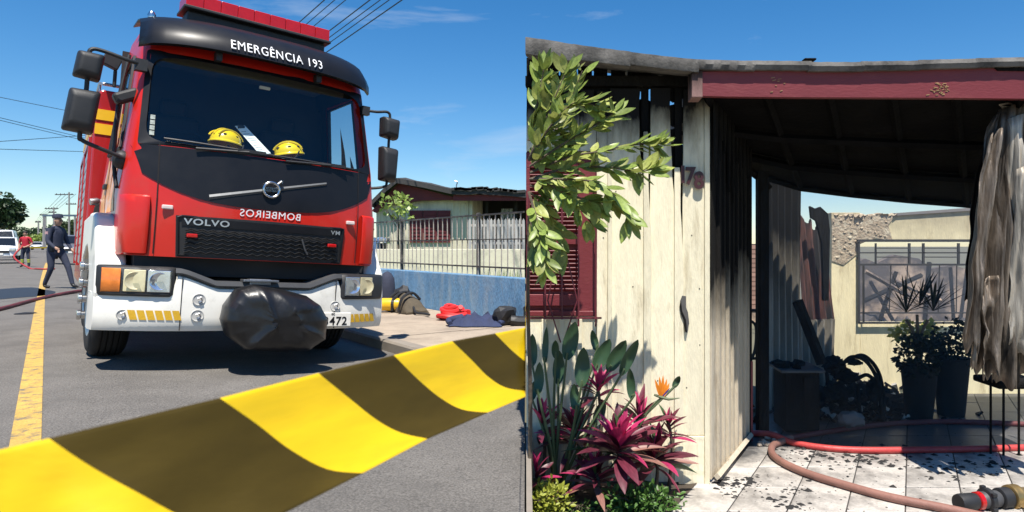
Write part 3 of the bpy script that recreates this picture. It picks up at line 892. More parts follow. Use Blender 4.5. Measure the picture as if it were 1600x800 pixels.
# ------------------------------------------------------------------ things in and on the truck
HY = mat('helmet_yellow', (.86, .62, .012), .3, var=.06, coat=.4)
def helmet(c, r_, rz, label, tilt=0):
    t_ = thing('helmet', c, label, 'helmet', 'yellow helmets on the dashboard', Matrix.Translation(TW(c)) @ Matrix.Rotation(YAW * -1 + rz, 4, 'Z') @ Matrix.Rotation(tilt, 4, 'Y'))
    m_ = MB(); rows_ = []
    for i in range(9):
        a = rad(90) * i / 8
        rows_.append([(r_ * 1.12 * math.cos(a) * math.cos(b_), r_ * math.cos(a) * math.sin(b_), r_ * .95 * math.sin(a)) for b_ in [2 * math.pi * k / 24 for k in range(24)]])
    m_.loft(rows_[:-1], True, False, True)
    m_.loft([[(r_ * k * 1.12 * math.cos(b_), r_ * k * math.sin(b_), z) for b_ in [2 * math.pi * q / 24 for q in range(24)]] for k, z in ((1.0, 0), (1.10, -.012), (1.10, -.022), (.95, -.022))], True)
    m_.build('shell', HY, t_, smooth=True, local=True)
    for y_ in (-.06, 0, .06):
        m_ = MB(); m_.tube([(r_ * 1.14 * math.cos(a), y_, r_ * .97 * math.sin(a) * math.sqrt(max(.1, 1 - (y_ / r_) ** 2)) + .004) for a in [rad(20 + 14 * k) for k in range(11)]], .008, 5)
        m_.build('ridge', HY, t_, smooth=True, local=True)
    m_ = MB()
    for a in (35, 80, 130): m_.ball((r_ * 1.02 * math.cos(rad(a)), -r_ * .82 * abs(math.sin(rad(a))) - .0, .05), (.022, .016, .012), 1)
    m_.build('vent', BLACKP, t_, local=True)
    m_ = MB(); m_.tube([(r_ * .9, -.1, 0), (r_ * .6, -.13, -.06), (0, -.12, -.09), (-r_ * .5, -.1, -.05)], .007, 5); m_.build('chin_strap', BLACKP, t_, local=True)
helmet((-.33, .33, 2.06), .125, .5, 'yellow rescue helmet on the dashboard left of the white paper', .15)
helmet((.23, .31, 2.04), .118, -.4, 'yellow rescue helmet on the dashboard right of the white paper', -.15)
ph_ = thing('clipboard', (0, 0, 0), 'pale printed sheet on a clipboard leaning behind the windscreen between two helmets', 'clipboard', None, TM)
a0, a1, b1_, b0_ = Vector((-.235, .44, 2.245)), Vector((-.150, .44, 2.265)), Vector((.055, .27, 2.01)), Vector((-.045, .27, 1.985))
m_ = MB(); m_.loft([[a0, a1], [b0_, b1_]]); m_.build('sheet', mat('pale_green_paper', (.80, .85, .84), .7, var=.05), ph_, local=True, solid=.004)
for k in range(9):
    t_ = .2 + k * .08
    l_, r__ = a0.lerp(b0_, t_), a1.lerp(b1_, t_)
    m_ = MB(); m_.loft([[l_.lerp(r__, .12) + Vector((0, -.004, 0)), l_.lerp(r__, .55 + .3 * random.random()) + Vector((0, -.004, 0))], [l_.lerp(r__, .12) + Vector((.008, -.006, -.008)), l_.lerp(r__, .6) + Vector((.008, -.006, -.008))]])
    m_.build('printed_line', GREYIN, ph_, local=True)
m_ = MB(); m_.box(a0.lerp(a1, .5) + Vector((.01, -.01, -.015)), (.06, .016, .04)); m_.build('clip', BLACKP, ph_, local=True)

# black plastic wrapped round the winch
BAG = mat('black_plastic_sheet', (.011, .011, .012), .36, var=.3, scale=5, bump=.10, bscale=30)
bagt = thing('winch_cover', (0, 0, 0), 'black plastic sheet wrapped round the winch in front of the white bumper', 'plastic sheet', None, TM)
SIL = [(-.404, .472), (-.387, .59), (-.297, .732), (-.182, .773), (.059, .74), (.273, .687), (.387, .612), (.475, .477), (.462, .289), (.316, .189), (.039, .188), (-.198, .214), (-.357, .338)]
FOLDS = [(-.14, .78, -.06, .42, .030, .020), (-.06, .42, -.24, .22, .034, .022), (-.05, .77, .22, .40, .020, .018), (.22, .40, .46, .30, .022, .022), (.22, .40, .18, .19, .016, .016), (.12, .58, .40, .60, .022, .018), (.05, .30, .32, .20, .016, .016), (-.36, .56, -.28, .72, .02, .02), (-.30, .26, -.12, .21, .022, .016)]
mb = MB(); rows_ = []
per = []
for k in range(len(SIL)):
    for q in range(9): per.append((lerp(SIL[k][0], SIL[(k + 1) % 13][0], q / 9), lerp(SIL[k][1], SIL[(k + 1) % 13][1], q / 9)))
BC = (.0, .47)
STEP = [(-.04, .90), (-.14, .97), (-.24, 1.0), (-.31, 1.0), (-.38, .96), (-.43, .88), (-.465, .78), (-.485, .68), (-.50, .58), (-.51, .48), (-.52, .38), (-.525, .28), (-.53, .18), (-.532, .08)]
for v_, k_ in STEP:
    r_ = []
    for (pu, pw) in per:
        an = math.atan2(pw - BC[1], pu - BC[0]); sm_ = min(1, max(0, (k_ - .35) / .6)) ** 1.5
        pu2, pw2 = lerp(BC[0] + .42 * math.cos(an), pu, sm_), lerp(BC[1] + .28 * math.sin(an), pw, sm_)
        u_, z = lerp(BC[0], pu2, k_), lerp(BC[1], pw2, k_)
        fr = 1 if v_ < -.36 else .35
        wr = .018 * mnoise.noise(Vector((u_ * 5, 0, z * 5))) + .005 * mnoise.noise(Vector((u_ * 16, v_ * 14, z * 16 + 4)))
        for (ua, wa, ub_, wb_, hh, sg_) in FOLDS:
            du, dw = ub_ - ua, wb_ - wa; tt_ = max(0, min(1, ((u_ - ua) * du + (z - wa) * dw) / (du * du + dw * dw)))
            dd = math.hypot(u_ - ua - du * tt_, z - wa - dw * tt_)
            wr += fr * hh * max(0, 1 - dd / (sg_ * 2.4)) ** 1.3
        el = math.hypot((u_ + .20) / .145, (z - .47) / .20)
        if v_ < -.36: wr += -.05 * max(0, 1 - el ** 2.2)
        r_.append((u_, v_ - wr, z))
    rows_.append(r_)
mb.loft(rows_, True, True, True)
mb.build('sheet', BAG, bagt, smooth=True, local=True)

# ------------------------------------------------------------------ barrier tape
TY = mat('tape_yellow', (.80, .545, .006), .42, var=.10, scale=5, trans=.22, stretch=(1, 1, 8), dirt=(.66, .43, .01), dscale=3, dlo=.5, dhi=.75)
TK = mat('tape_dark', (.066, .045, .007), .5, var=.25, scale=5, trans=.22, spec=.2, stretch=(1, 1, 4))
def tapeY(px): return 1 / (2.0 - 1.135 * px / 822)
# photo traces of the printed band edges, top edge to lower edge
curves = [
    [(-330, 790), (-270, 850), (-190, 920), (-80, 985), (40, 1000)],
    [(-130, 733), (-60, 790), (20, 850), (120, 910), (250, 915)],
    [(76, 685), (140, 728), (215, 770), (300, 812), (405, 822)],
    [(343, 622), (400, 662), (452, 702), (510, 733), (566, 740)],
    [(497, 583), (545, 622), (588, 656), (625, 676), (668, 686)],
    [(615, 555), (652, 592), (688, 622), (722, 640), (762, 645)],
    [(706, 533), (736, 562), (764, 590), (794, 607), (840, 612)],
    [(773, 521), (800, 548), (822, 566), (848, 584), (880, 590)],
    [(835, 509), (857, 530), (876, 552), (893, 568), (925, 572)],
]
def tp(c, t): 
    x = t * 4; k = min(int(x), 3)
    pts = [Vector((p[0], p[1], 0)) for p in curves[c]]
    p0 = pts[max(k - 1, 0)]; p1 = pts[k]; p2 = pts[k + 1]; p3 = pts[min(k + 2, 4)]
    f_ = x - k
    return 0.5 * ((2 * p1) + (p2 - p0) * f_ + (2 * p0 - 5 * p1 + 4 * p2 - p3) * f_ * f_ + (3 * p1 - p0 - 3 * p2 + p3) * f_ ** 3)
mb = MB()
NT = 20
for c in range(len(curves) - 1):
    mb.mi = c % 2
    rows_ = []
    for k in range(13):
        r_ = []
        for j in range(NT + 1):
            t_ = j / NT
            q_ = tp(c, t_).lerp(tp(c + 1, t_), k / 12)
            Y = tapeY(q_.x) - .085 * t_ + .012 * math.sin(t_ * 3.1) + .006 * mnoise.noise(Vector((q_.x * .006, t_ * 2.2, 4))) + .0022 * abs(mnoise.noise(Vector((q_.x * .02 + t_ * 3, t_ * 5, 9))))
            r_.append(P(q_.x, q_.y, Y))
        rows_.append(r_)
    mb.loft(rows_)
bmesh.ops.remove_doubles(mb.b, verts=mb.b.verts, dist=.0002)
bmesh.ops.bisect_plane(mb.b, geom=mb.b.verts[:] + mb.b.edges[:] + mb.b.faces[:], plane_co=Vector((0, 0, 0)), plane_no=BND, clear_outer=True)
# from there the tape runs straight away to the corner of the house
mb.mi = 1
A_, B_ = P(821, 511, tapeY(821)), P(821, 613, tapeY(821) - .08)
C_, D_ = P(821, 470, 4.15), P(821, 497, 4.15)
nseg = 10
for k in range(nseg):
    mb.mi = k % 2
    mb.face([A_.lerp(C_, k / nseg), A_.lerp(C_, (k + 1) / nseg), B_.lerp(D_, (k + 1) / nseg), B_.lerp(D_, k / nseg)])
o = mb.build('barrier_tape', [TK, TY], smooth=True)
tag(o, 'yellow and black striped barrier tape stretched across the road in the foreground', 'barrier tape')
o.modifiers.new('solid', 'SOLIDIFY').thickness = .0004

# ================================================================== STREET, beyond the truck
BLUEW = mat('blue_wall_paint', (.15, .32, .52), .85, var=.2, scale=5, bump=.5, bscale=30, stretch=(1.6, 1.6, .5), dirt=(.27, .40, .52), dscale=3.2, dlo=.47, dhi=.66, speck=.12, sscale=60)
mb = MB()
mb.loft([[RD(s_, 5.24, -.1), RD(s_, 5.235, .655), RD(s_, 5.24, .67), RD(s_, 5.38, .67), RD(s_, 5.385, .655), RD(s_, 5.38, -.1)] for s_ in [6.4, 8, 10, 12, 14, 17, 20, 24]], capa=True, capb=True)
clip(mb, .005)
tag(mb.build('garden_wall', BLUEW), 'low blue painted wall with worn paint along the pavement', 'wall')
IRON = mat('fence_iron', (.07, .068, .065), .6, metal=.3, var=.3, scale=8, dirt=(.25, .22, .19), dscale=6)
IRON2 = mat('fence_pale_bar', (.46, .42, .36), .7, var=.3, scale=8, dirt=(.12, .09, .07), dscale=8)
fen = thing('metal_fence', RD(10, 5.31, .67), 'railing of thin metal bars standing on the low blue wall', 'fence')
bm_ = MB(); bm_.box((0, 0, .47), (.013, .013, .94)); bar0 = bm_.build('fence_bar', IRON2, fen)
bar0.matrix_basis = Matrix.Translation(RD(7.9, 5.31, .67)); adopt(bar0, fen)
for k in range(1, 72):
    s_ = 7.9 + k * .172
    inst(bar0, Matrix.Translation(RD(s_, 5.31, .67)) @ Matrix.Rotation(-YR, 4, 'Z'), 'fence_bar', fen)
for z, r_ in ((.80, .012), (1.22, .008), (1.60, .012)):
    bm_ = MB(); bm_.box(RD(13.4, 5.31, z), (.03, 13.0 - (0), r_ * 2), Matrix.Rotation(-YR, 3, 'Z')); bm_.b.verts.ensure_lookup_table(); clip(bm_, .01)
    bm_.build('fence_rail', IRON if z < 1.5 else IRON, fen)
for s_ in (9.3, 12.2, 15.1, 18):
    bm_ = MB(); bm_.box(RD(s_, 5.33, 1.14), (.05, .05, 1.0), Matrix.Rotation(-YR, 3, 'Z')); bm_.build('fence_post', IRON, fen)
# inner cream wall + white paling
CREAMW = mat('cream_wall_paint', (.72, .66, .50), .85, var=.08, scale=2, bump=.2, bscale=50, dirt=(.5, .46, .36), dscale=1.5)
mb = MB(); mb.box((-3.3, 16.06, .52), (8.0, .14, 1.06)); clip(mb, .02)
tag(mb.build('boundary_wall', CREAMW, bevel=.01), 'low cream wall behind the metal railing in front of the old house', 'wall')
PAL = mat('white_paling', (.48, .46, .42), .8, var=.1, rnd=.08)
pal = thing('paling_fence', P(776, 388, 17), 'white pointed paling fence in front of the burnt porch', 'fence')
for k in range(16):
    px = 734 + k * 5.6
    if px > 818: break
    a, b_ = P(px, 341, 17), P(px, 392, 17)
    m_ = MB(); h = a.z - b_.z
    m_.prism([(a.x - .032, 17, b_.z), (a.x + .032, 17, b_.z), (a.x + .032, 17, a.z - .06), (a.x, 17, a.z), (a.x - .032, 17, a.z - .06)], (0, .02, 0))
    m_.build('pale', PAL, pal)
for y_ in (352, 380):
    m_ = MB(); a = P(776, y_, 17); m_.box((a.x, 17.04, a.z), (1.38, .03, .06)); m_.build('pale_rail', PAL, pal)
# grass along the wall top
GRASS = mat('grass_blade', (.10, .22, .03), .7, var=.3, trans=.3, rnd=0)
mb = MB()
for k in range(900):
    s_ = random.uniform(7.0, 9.6); q_ = random.uniform(5.45, 6.4)
    b_ = RD(s_, q_, .30); h = random.uniform(.25, .52) if q_ < 5.9 else random.uniform(.2, .42); d_ = Vector((random.uniform(-.1, .1), random.uniform(-.1, .1), h)); w_ = Vector((random.uniform(-.01, .01), random.uniform(-.006, .006), 0)).normalized() * .008
    mb.face([b_ - w_, b_ + w_, b_ + d_ * .6 + w_ * .7, b_ + d_]); 
clip(mb, .05)
tag(mb.build('grass', GRASS, recalc=False), 'long green grass growing behind the blue wall', 'grass', kind='stuff')

# --- the weatherboard house behind the railing
HMAR = mat('maroon_paint_far', (.14, .022, .026), .7, var=.2)
HCREAM = char_mat('cream_boards_far', (.66, .60, .46), 2.1, 3.4, nscale=1.2)
HDARK = mat('burnt_opening', (.012, .011, .010), .9, var=.3)
ROOFM = mat('fibre_cement_roof', (.05, .047, .045), .9, var=.3, scale=4, bump=.3, dirt=(.03, .028, .027), dscale=2)
YB = 22.0
bh = thing('weatherboard_house', P(700, 390, YB), 'cream and maroon timber house with dark sagging roof behind the railing', 'house')
def bp(px, py, dy=0.0): return P(px, py, YB) + Vector((0, dy, 0))
mb = MB()
def quadpx(x0, x1, y0, y1, dy=0, th=.12):
    a, b_ = P(x0, y0, YB), P(x1, y1, YB)
    mb.box(((a.x + b_.x) / 2, YB + dy + th / 2, (a.z + b_.z) / 2), (abs(b_.x - a.x), th, abs(a.z - b_.z)))
mb = MB(); quadpx(588, 733, 312, 430); mb.build('wall', HCREAM, bh)
for k in range(15):
    px = 592 + k * 9.6
    if 640 < px < 704: continue
    mb = MB(); quadpx(px, px + 1.6, 318, 400, -.03, .03); mb.build('batten', HCREAM, bh)
mb = MB(); mb.prism([bp(584, 330, -.25), bp(626, 287, -.25), bp(712, 309, -.25), bp(712, 313, -.25), bp(660, 314, -.25), bp(640, 317, -.25), bp(604, 322, -.25), bp(590, 333, -.25)], (0, .2, 0)); mb.build('gable', HMAR, bh)
for x0, x1 in ((641, 661), (662, 683), (684, 704)):
    mb = MB(); quadpx(x0, x1, 329, 379, -.06, .06); w_ = mb.build('window_shutter', HMAR, bh)
    for j in range(8):
        mb = MB(); quadpx(x0 + 2, x1 - 2, 333 + j * 5.4, 336 + j * 5.4, -.09, .03); mb.build('shutter_slat', HMAR, w_)
mb = MB(); quadpx(636, 640.5, 322, 381, -.09, .08); mb.build('window_frame', HCREAM, bh)
# porch opening: dark back wall deep inside, posts, pale curtain
mb = MB(); a, b_ = P(733, 316, YB + 2.5), P(860, 400, YB + 2.5); mb.box(((a.x + b_.x) / 2, YB + 2.5, (a.z + b_.z) / 2 - .2), (b_.x - a.x + .5, .1, a.z - b_.z + 1.2)); mb.build('burnt_inner_wall', HDARK, bh)
mb = MB(); a = P(735, 316, YB); mb.box((a.x, YB + 1.3, 1.6), (.12, 2.6, 2.6)); mb.build('porch_side_wall', HCREAM, bh)
for px in (757, 803):
    mb = MB(); quadpx(px, px + 4, 314, 400, .2, .1); mb.build('porch_post', HDARK, bh)
mb = MB()
for k in range(3):
    x0 = 783 + k * 6
    rows_ = [[P(x0 + i * 1.0 + (k - 1) * 3 * j / 6, 326 + j * 9, YB + .9) + Vector((0, .05 * math.sin(i * 1.6), 0)) for i in range(7)] for j in range(7)]
    mb.loft(rows_)
mb.build('hanging_curtain', mat('pale_curtain', (.60, .60, .60), .9, var=.2, trans=.2), bh)
mb = MB(); quadpx(712, 870, 306, 315, -.45, .06); mb.build('fascia', HMAR, bh)
# roof
mb = MB(); top_ = [(588, 316), (606, 298), (627, 281), (645, 284), (668, 288), (690, 293), (712, 298), (735, 299), (752, 297), (768, 299), (790, 300), (822, 303), (870, 305)]
rows_ = []
for px, py in top_:
    f_ = bp(px, py, -.6); wob = .05 * mnoise.noise(Vector((px * .13, 0, 0)))
    rows_.append([f_ + Vector((0, 0, -.16)), f_, f_ + Vector((0, 1.2, .10 + wob)), f_ + Vector((0, 3.2, .02)), f_ + Vector((0, 4.5, -.5)), f_ + Vector((0, 4.5, -.7))])
mb.loft(rows_, capa=True, capb=True); mb.build('roof', ROOFM, bh)
for k in range(13):
    px = 718 + k * 8 + random.uniform(-2, 2); py = interp(px, [a for a, _ in top_], [b_ for _, b_ in top_])
    mb = MB(); mb.box(bp(px, py - .6, -.5), (.2 + .2 * random.random(), .3, .09), Matrix.Rotation(random.uniform(-.2, .2), 3, 'Y')); mb.build('broken_roof_tile', ROOFM, bh)
mb = MB(); a = bp(709, 288, .5); mb.tube(spline([a + Vector((0, 0, -.3)), a, a + Vector((.03, 0, .12)), a + Vector((-.06, 0, .16))], 4), .02, 6); mb.build('roof_vent_pipe', STEEL, bh)

# ------------------------------------------------------------------ foliage helpers
LEAFG = mat('leaf_green', (.23, .30, .065), .42, var=.35, scale=9, trans=.28, rnd=.35)
LEAFD = mat('leaf_dark_green', (.028, .06, .018), .5, var=.35, scale=6, trans=.15, rnd=.2)
BARK = mat('bark', (.10, .075, .05), .9, var=.3, scale=10, bump=.4)
def crown(mb, c, r, n, size, seed=0, droop=0.2, gap=.35):
    """many small leaf faces in clumps inside an ellipsoid"""
    rnd = random.Random(seed); c = Vector(c)
    k = 0; tries = 0
    while k < n and tries < n * 8:
        tries += 1
        d = Vector((rnd.uniform(-1, 1), rnd.uniform(-1, 1), rnd.uniform(-1, 1)))
        if d.length > 1: continue
        q = Vector((d.x * r[0], d.y * r[1], d.z * r[2]))
        if mnoise.noise((c + q) * (2.2 / max(r)) + Vector((seed, 0, 0))) < gap - .42 - .0 * d.length: continue
        if d.length < .45 and rnd.random() < .6: continue
        p = c + q
        ax = (Vector((rnd.gauss(0, 1), rnd.gauss(0, 1), rnd.gauss(0, .6) - droop)) + d * .8).normalized()
        sd_ = ax.orthogonal(); sd_.rotate(Matrix.Rotation(rnd.uniform(0, 6.3), 3, ax))
        L = size * rnd.uniform(.7, 1.3); w_ = L * .28
        mb.face([p, p + ax * L * .5 + sd_ * w_, p + ax * L, p + ax * L * .5 - sd_ * w_])
        k += 1
def tree(name, base, h, r, n, size, label, cat='tree', group=None, m_=LEAFD, seed=1, flat=False, lean=0):
    t_ = thing(name, base, label, cat, group)
    b_ = Vector(base)
    mb = MB(); top = b_ + Vector((lean, 0, h))
    mb.tube(spline([b_, b_ + Vector((lean * .3, 0, h * .45)), b_ + Vector((lean * .8, 0, h * .8))], 4), [lerp(h * .035, h * .012, k / 8) for k in range(9)], 7)
    mb.build('trunk', BARK, t_, smooth=True)
    rnd = random.Random(seed)
    for k in range(5):
        a = rnd.uniform(0, 6.3)
        mb = MB(); mb.tube(spline([b_ + Vector((lean * .3, 0, h * (.4 + .06 * k))), b_ + Vector((lean + math.cos(a) * r[0] * .5, math.sin(a) * r[1] * .5, h * .75)), b_ + Vector((lean + math.cos(a) * r[0] * .8, math.sin(a) * r[1] * .8, h * .9))], 4), [h * .012, h * .010, h * .009, h * .008, h * .007, h * .006, h * .005, h * .004, h * .003], 5)
        mb.build('limb', BARK, t_, smooth=True)
    mb = MB()
    if flat:
        for k in range(5):
            crown(mb, top + Vector((rnd.uniform(-.6, .6) * r[0], rnd.uniform(-.5, .5) * r[1], -h * .09 * k)), (r[0] * rnd.uniform(.4, .7), r[1] * .6, h * .05), n // 5, size, seed + k, gap=.2)
    else:
        crown(mb, top, r, n, size, seed)
        for k in range(4):
            a = rnd.uniform(0, 6.3); crown(mb, top + Vector((math.cos(a) * r[0] * .6, math.sin(a) * r[1] * .6, rnd.uniform(-.5, .4) * r[2])), (r[0] * .5, r[1] * .5, r[2] * .5), n // 5, size, seed + k)
    mb.build('crown', m_, t_, recalc=False)
    return t_
tree('small_tree', P(622, 392, 18.2) * 1, 1.25, (.45, .4, .34), 90, .13, 'small green tree between the cream wall and the far house', m_=LEAFG, seed=3)
tree('broadleaf_tree', P(2, 389, 60), 3.4, (1.6, 1.6, 1.5), 900, .4, 'dark rounded tree at the left end of the street', seed=5)
tree('umbrella_tree', P(14, 389, 70), 3.9, (1.5, 1.5, 1.0), 900, .35, 'flat topped tree with layered crown beside the street', m_=LEAFG, seed=8, flat=True)
tree('street_tree', P(118, 390, 95), 2.8, (2.3, 2.0, 1.3), 900, .45, 'low bushy tree beyond the officer by the utility poles', m_=mat('leaf_olive', (.06, .09, .03), .6, var=.3, trans=.2), seed=11)
tree('distant_bush', P(63, 388, 130), 1.6, (2.2, 2, 1.2), 500, .5, 'small distant bush at the end of the street', m_=LEAFG, seed=12)
for k, (px, Y, h) in enumerate(((30, 150, 3.2), (55, 210, 4.5), (82, 180, 4.0), (96, 240, 6))):
    tree('distant_tree', P(px, 388, Y), h, (h * .9, h * .7, h * .45), 420, h * .16, ['distant tree between the left trees and the red shirted man', 'distant tree straight down the street', 'distant tree behind the officer', 'tallest distant tree behind the officer'][k], 'tree', 'distant trees along the street', seed=20 + k)

# ------------------------------------------------------------------ utility poles and wires
POLE = mat('pole_concrete', (.26, .25, .24), .9, var=.15)
DARKW = mat('weathered_crossarm', (.06, .058, .058), .85, var=.2)
def pole(px, ptop, Y, label, arms):
    base = P(px, 388, Y); top = P(px, ptop, Y)
    t_ = thing('utility_pole', base, label, 'utility pole', 'utility poles along the street')
    k = Y / FPX
    mb = MB(); mb.tube([base, top], [1.6 * k, 1.0 * k], 8); mb.build('pole', POLE, t_, smooth=True)
    for x0, x1, y_ in arms:
        a, b_ = P(x0, y_, Y), P(x1, y_, Y)
        mb = MB(); mb.box((a + b_) / 2, ((b_ - a).length, .9 * k, 1.4 * k)); mb.build('crossarm', DARKW, t_)
        for q in range(5):
            c = a.lerp(b_, .08 + .21 * q)
            mb = MB(); mb.lathe([(0, .5 * k), (1.2 * k, .7 * k), (2 * k, .3 * k)], c, (0, 0, 1), 6); mb.build('insulator', GREYP, t_)
pole(108, 300, 62, 'tall concrete utility pole with two crossarms just left of the truck', [(86, 115, 304), (103, 119, 319)])
pole(84, 324, 90, 'second utility pole with two crossarms behind the officer', [(70, 91, 326), (76, 88, 332)])
pole(68, 334, 120, 'third utility pole from the truck, left of the officer', [(62, 74, 336)])
pole(60, 345, 170, 'fourth utility pole from the truck, small and far away', [(55, 64, 347)])
pole(53, 357, 260, 'farthest utility pole at the end of the street', [(50, 57, 358)])
t_ = thing('street_sign_beam', P(92, 388, 48), 'dark horizontal beam on two thin posts above the officer', 'sign gantry')
a, b_ = P(67, 336, 48), P(121, 337.5, 48)
mb = MB(); mb.box((a + b_) / 2, ((b_ - a).length, .12, .13)); mb.build('beam', mat('beam_steel_blue', (.08, .12, .16), .5, var=.2), t_)
for px in (71, 117):
    mb = MB(); mb.tube([P(px, 388.5, 48), P(px, 337, 48)], .06, 6); mb.build('post', POLE, t_)
WIRE = mat('wire_black', (.02, .02, .022), .6, var=.1)
for k, (px, q_) in enumerate(((507, 7.0), (523, 7.2), (540, 7.4), (578, 7.6), (594, 7.7), (608, 7.9), (628, 8.1))):
    r_ = Vector(((px - CX) / FPX, 1, -(0 - CY) / FPX)); kk = q_ / (r_.x * RT.x + r_.y * RT.y); p0 = Vector((0, 0, ZC)) + r_ * kk
    mb = MB(); pts = [p0 + RA * d - Vector((0, 0, .0006 * (20 - abs(d - 10)) ** 2 * (1 if d < 30 else 0))) for d in (-14, -8, -4, 0, 5, 10, 16, 24, 34)]
    pts = [p0 + RA * d for d in (-16, -4, 0, 8, 20, 40, 90)]
    mb.tube(pts, .014 + .004 * (k % 3 == 0), 5)
    tag(mb.build('power_cable', WIRE), ['leftmost of the seven black overhead cables above the truck', 'second from left of the seven overhead cables above the truck', 'third from left of the seven overhead cables above the truck', 'middle one of the seven overhead cables above the truck', 'third from right of the seven overhead cables above the truck', 'second from right of the seven overhead cables above the truck', 'rightmost of the seven black overhead cables above the truck'][k], 'cable', 'overhead cables above the truck')
for k, (y0, y1) in enumerate(((152, 172), (184, 208), (188, 212), (221, 214), (233, 236))):
    mb = MB(); a, b_ = P(0, y0, 31), P(100, y1, 36); d = b_ - a
    mb.tube([a + d * t for t in (-9, -5, -2, 0, .5, 1, 1.6, 2.4, 3.4)], .014, 5)
    tag(mb.build('power_cable', WIRE), ['topmost thin cable crossing the sky left of the truck', 'upper cable of the middle pair left of the truck', 'lower cable of the middle pair left of the truck', 'thin cable second from the bottom left of the truck', 'lowest thin cable crossing the sky left of the truck'][k], 'cable', 'thin cables left of the truck')
# wires between the poles down the street
for k, dx in enumerate((-.9, -.3, .3, .9)):
    pts = [P(108 + dx * 12, 303, 62), P(84 + dx * 9, 325, 90), P(68 + dx * 5, 335, 120), P(60 + dx * 4, 346, 170)]
    mb = MB(); mb.tube(pts, .02, 4); tag(mb.build('power_cable', WIRE), 'distant overhead cable strung between the street poles', 'cable', 'cables between the street poles')

# ------------------------------------------------------------------ cars
CGLASS = mat('car_glass', (.012, .014, .017), .08, var=.1, coat=.4)
def car(name, loc, head, paint, label, van=False, h=1.45, L=4.2, wd=1.72, pickup=False):
    M_ = Matrix.Translation(loc) @ Matrix.Rotation(head, 4, 'Z')
    t_ = thing(name, loc, label, 'car', None, M_)
    prof = [(0, .32), (.02, .62), (.12, .74), (.9, .88), (1.55, h - .05), (1.9, h), (3.1, h), (3.7, .98), (4.15, .93), (4.2, .5), (4.15, .32)]
    if van: prof = [(0, .32), (.02, .75), (.15, .95), (.55, 1.05), (1.15, h - .05), (1.4, h), (4.1, h), (4.2, 1.0), (4.2, .32)]
    rows_ = []
    for s_, k in ((-1, .0), (-.96, 0), (-.5, 0), (0, 0), (.5, 0), (.96, 0), (1, 0)):
        r_ = []
        for y_, z_ in prof:
            tuck = 1 - (.22 if z_ > .95 else .03) * max(0, (z_ - .6)) 
            inset = .05 if abs(s_) == 1 else 0
            r_.append((s_ * wd / 2 * tuck, lerp(y_, 2.1, inset) + .12 * (abs(s_) ** 3) * (1 if y_ < 1 else -1 if y_ > 3.6 else 0), z_ - .04 * abs(s_) ** 4 * (z_ > .9)))
        rows_.append(r_)
    mb = MB(); mb.loft(rows_, capa=True, capb=True); mb.build('body', paint, t_, smooth=True, local=True, bevel=.02)
    gi = 3
    (ya, za), (yb, zb) = prof[3], prof[4]
    mb = MB(); mb.loft([[(s_ * wd * .5 * (1 - .22 * (z_ - .6)) * .88, y_ - .03, z_ + .02) for s_ in (-1, -.5, 0, .5, 1)] for y_, z_ in ((lerp(ya, yb, .12), lerp(za, zb, .12)), (lerp(ya, yb, .92), lerp(za, zb, .92)))]); mb.build('windscreen', CGLASS, t_, local=True)
    for sg in (-1, 1):
        y0, y1 = (1.1, 3.4) if not van else (.85, 1.9)
        mb = MB(); mb.face([(sg * (wd / 2 * (1 - .22 * .35) + .004), y0 + .1, .95), (sg * (wd / 2 * (1 - .22 * .35) + .004), y1 + .1, .95), (sg * (wd / 2 * (1 - .22 * (h - .7)) + .012), y1 - .35, h - .1), (sg * (wd / 2 * (1 - .22 * (h - .7)) + .012), y0 + .5, h - .1)]); mb.build('side_window', CGLASS, t_, local=True)
        mb = MB(); mb.box((sg * wd * .37, .03, .68), (.34, .14, .15), Matrix.Rotation(-sg * .25, 3, 'Z')); mb.build('headlight', REFL, t_, local=True, bevel=.03)
        mb = MB(); mb.box((sg * (wd / 2 + .06), 1.25 if not van else .8, 1.0), (.16, .09, .12)); mb.build('wing_mirror', BLACKP, t_, local=True, bevel=.02)
        for y_ in (.75, 3.35):
            mb = MB(); mb.lathe([(-.1, .2), (-.1, .29), (-.07, .31), (.07, .31), (.1, .29), (.1, .2)], (sg * (wd / 2 - .12), y_, .31), (1, 0, 0), 20, False, False); w_ = mb.build('wheel', RUBBER, t_, smooth=True, local=True)
            mb = MB(); mb.lathe([(sg * .06, .2), (sg * .09, .19), (sg * .07, .1), (sg * .1, .03)], (sg * (wd / 2 - .12), y_, .31), (1, 0, 0), 16); mb.build('rim', STEEL, w_, smooth=True, local=True)
    mb = MB(); mb.box((0, .0, .55), (wd * .55, .05, .14)); mb.build('grille', BLACKP, t_, local=True)
    mb = MB(); mb.box((0, -.012, .42), (.4, .02, .12)); mb.build('number_plate', WHITE, t_, local=True)
    return t_
CWHITE = mat('car_white_paint', (.74, .74, .74), .3, var=.03, coat=.5)
CGREY = mat('car_grey_paint', (.20, .20, .21), .3, metal=.4, var=.04, coat=.5)
CBLUE = mat('car_blue_paint', (.10, .16, .28), .3, metal=.2, var=.04, coat=.5)
car('parked_car', P(-2, 408, 40) * 1 + Vector((0, 0, .0)), .62, CWHITE, 'white hatchback with its front towards the camera at the left edge')
car('parked_van', P(2, 403, 50), .62, CWHITE, 'white van parked behind the white hatchback on the left', van=True, h=2.1)
car('distant_car', P(57, 390.5, 120), .6, CWHITE, 'far white car in the middle of the street')
car('parked_car', P(113, 405, 40), .7, CGREY, 'grey car parked between the officer and the truck')
car('parked_car', P(601, 409, 17.0) + Vector((0, 0, -.15)), 1.75, CBLUE, 'blue car parked behind the railing beside the truck mirror', h=1.35)
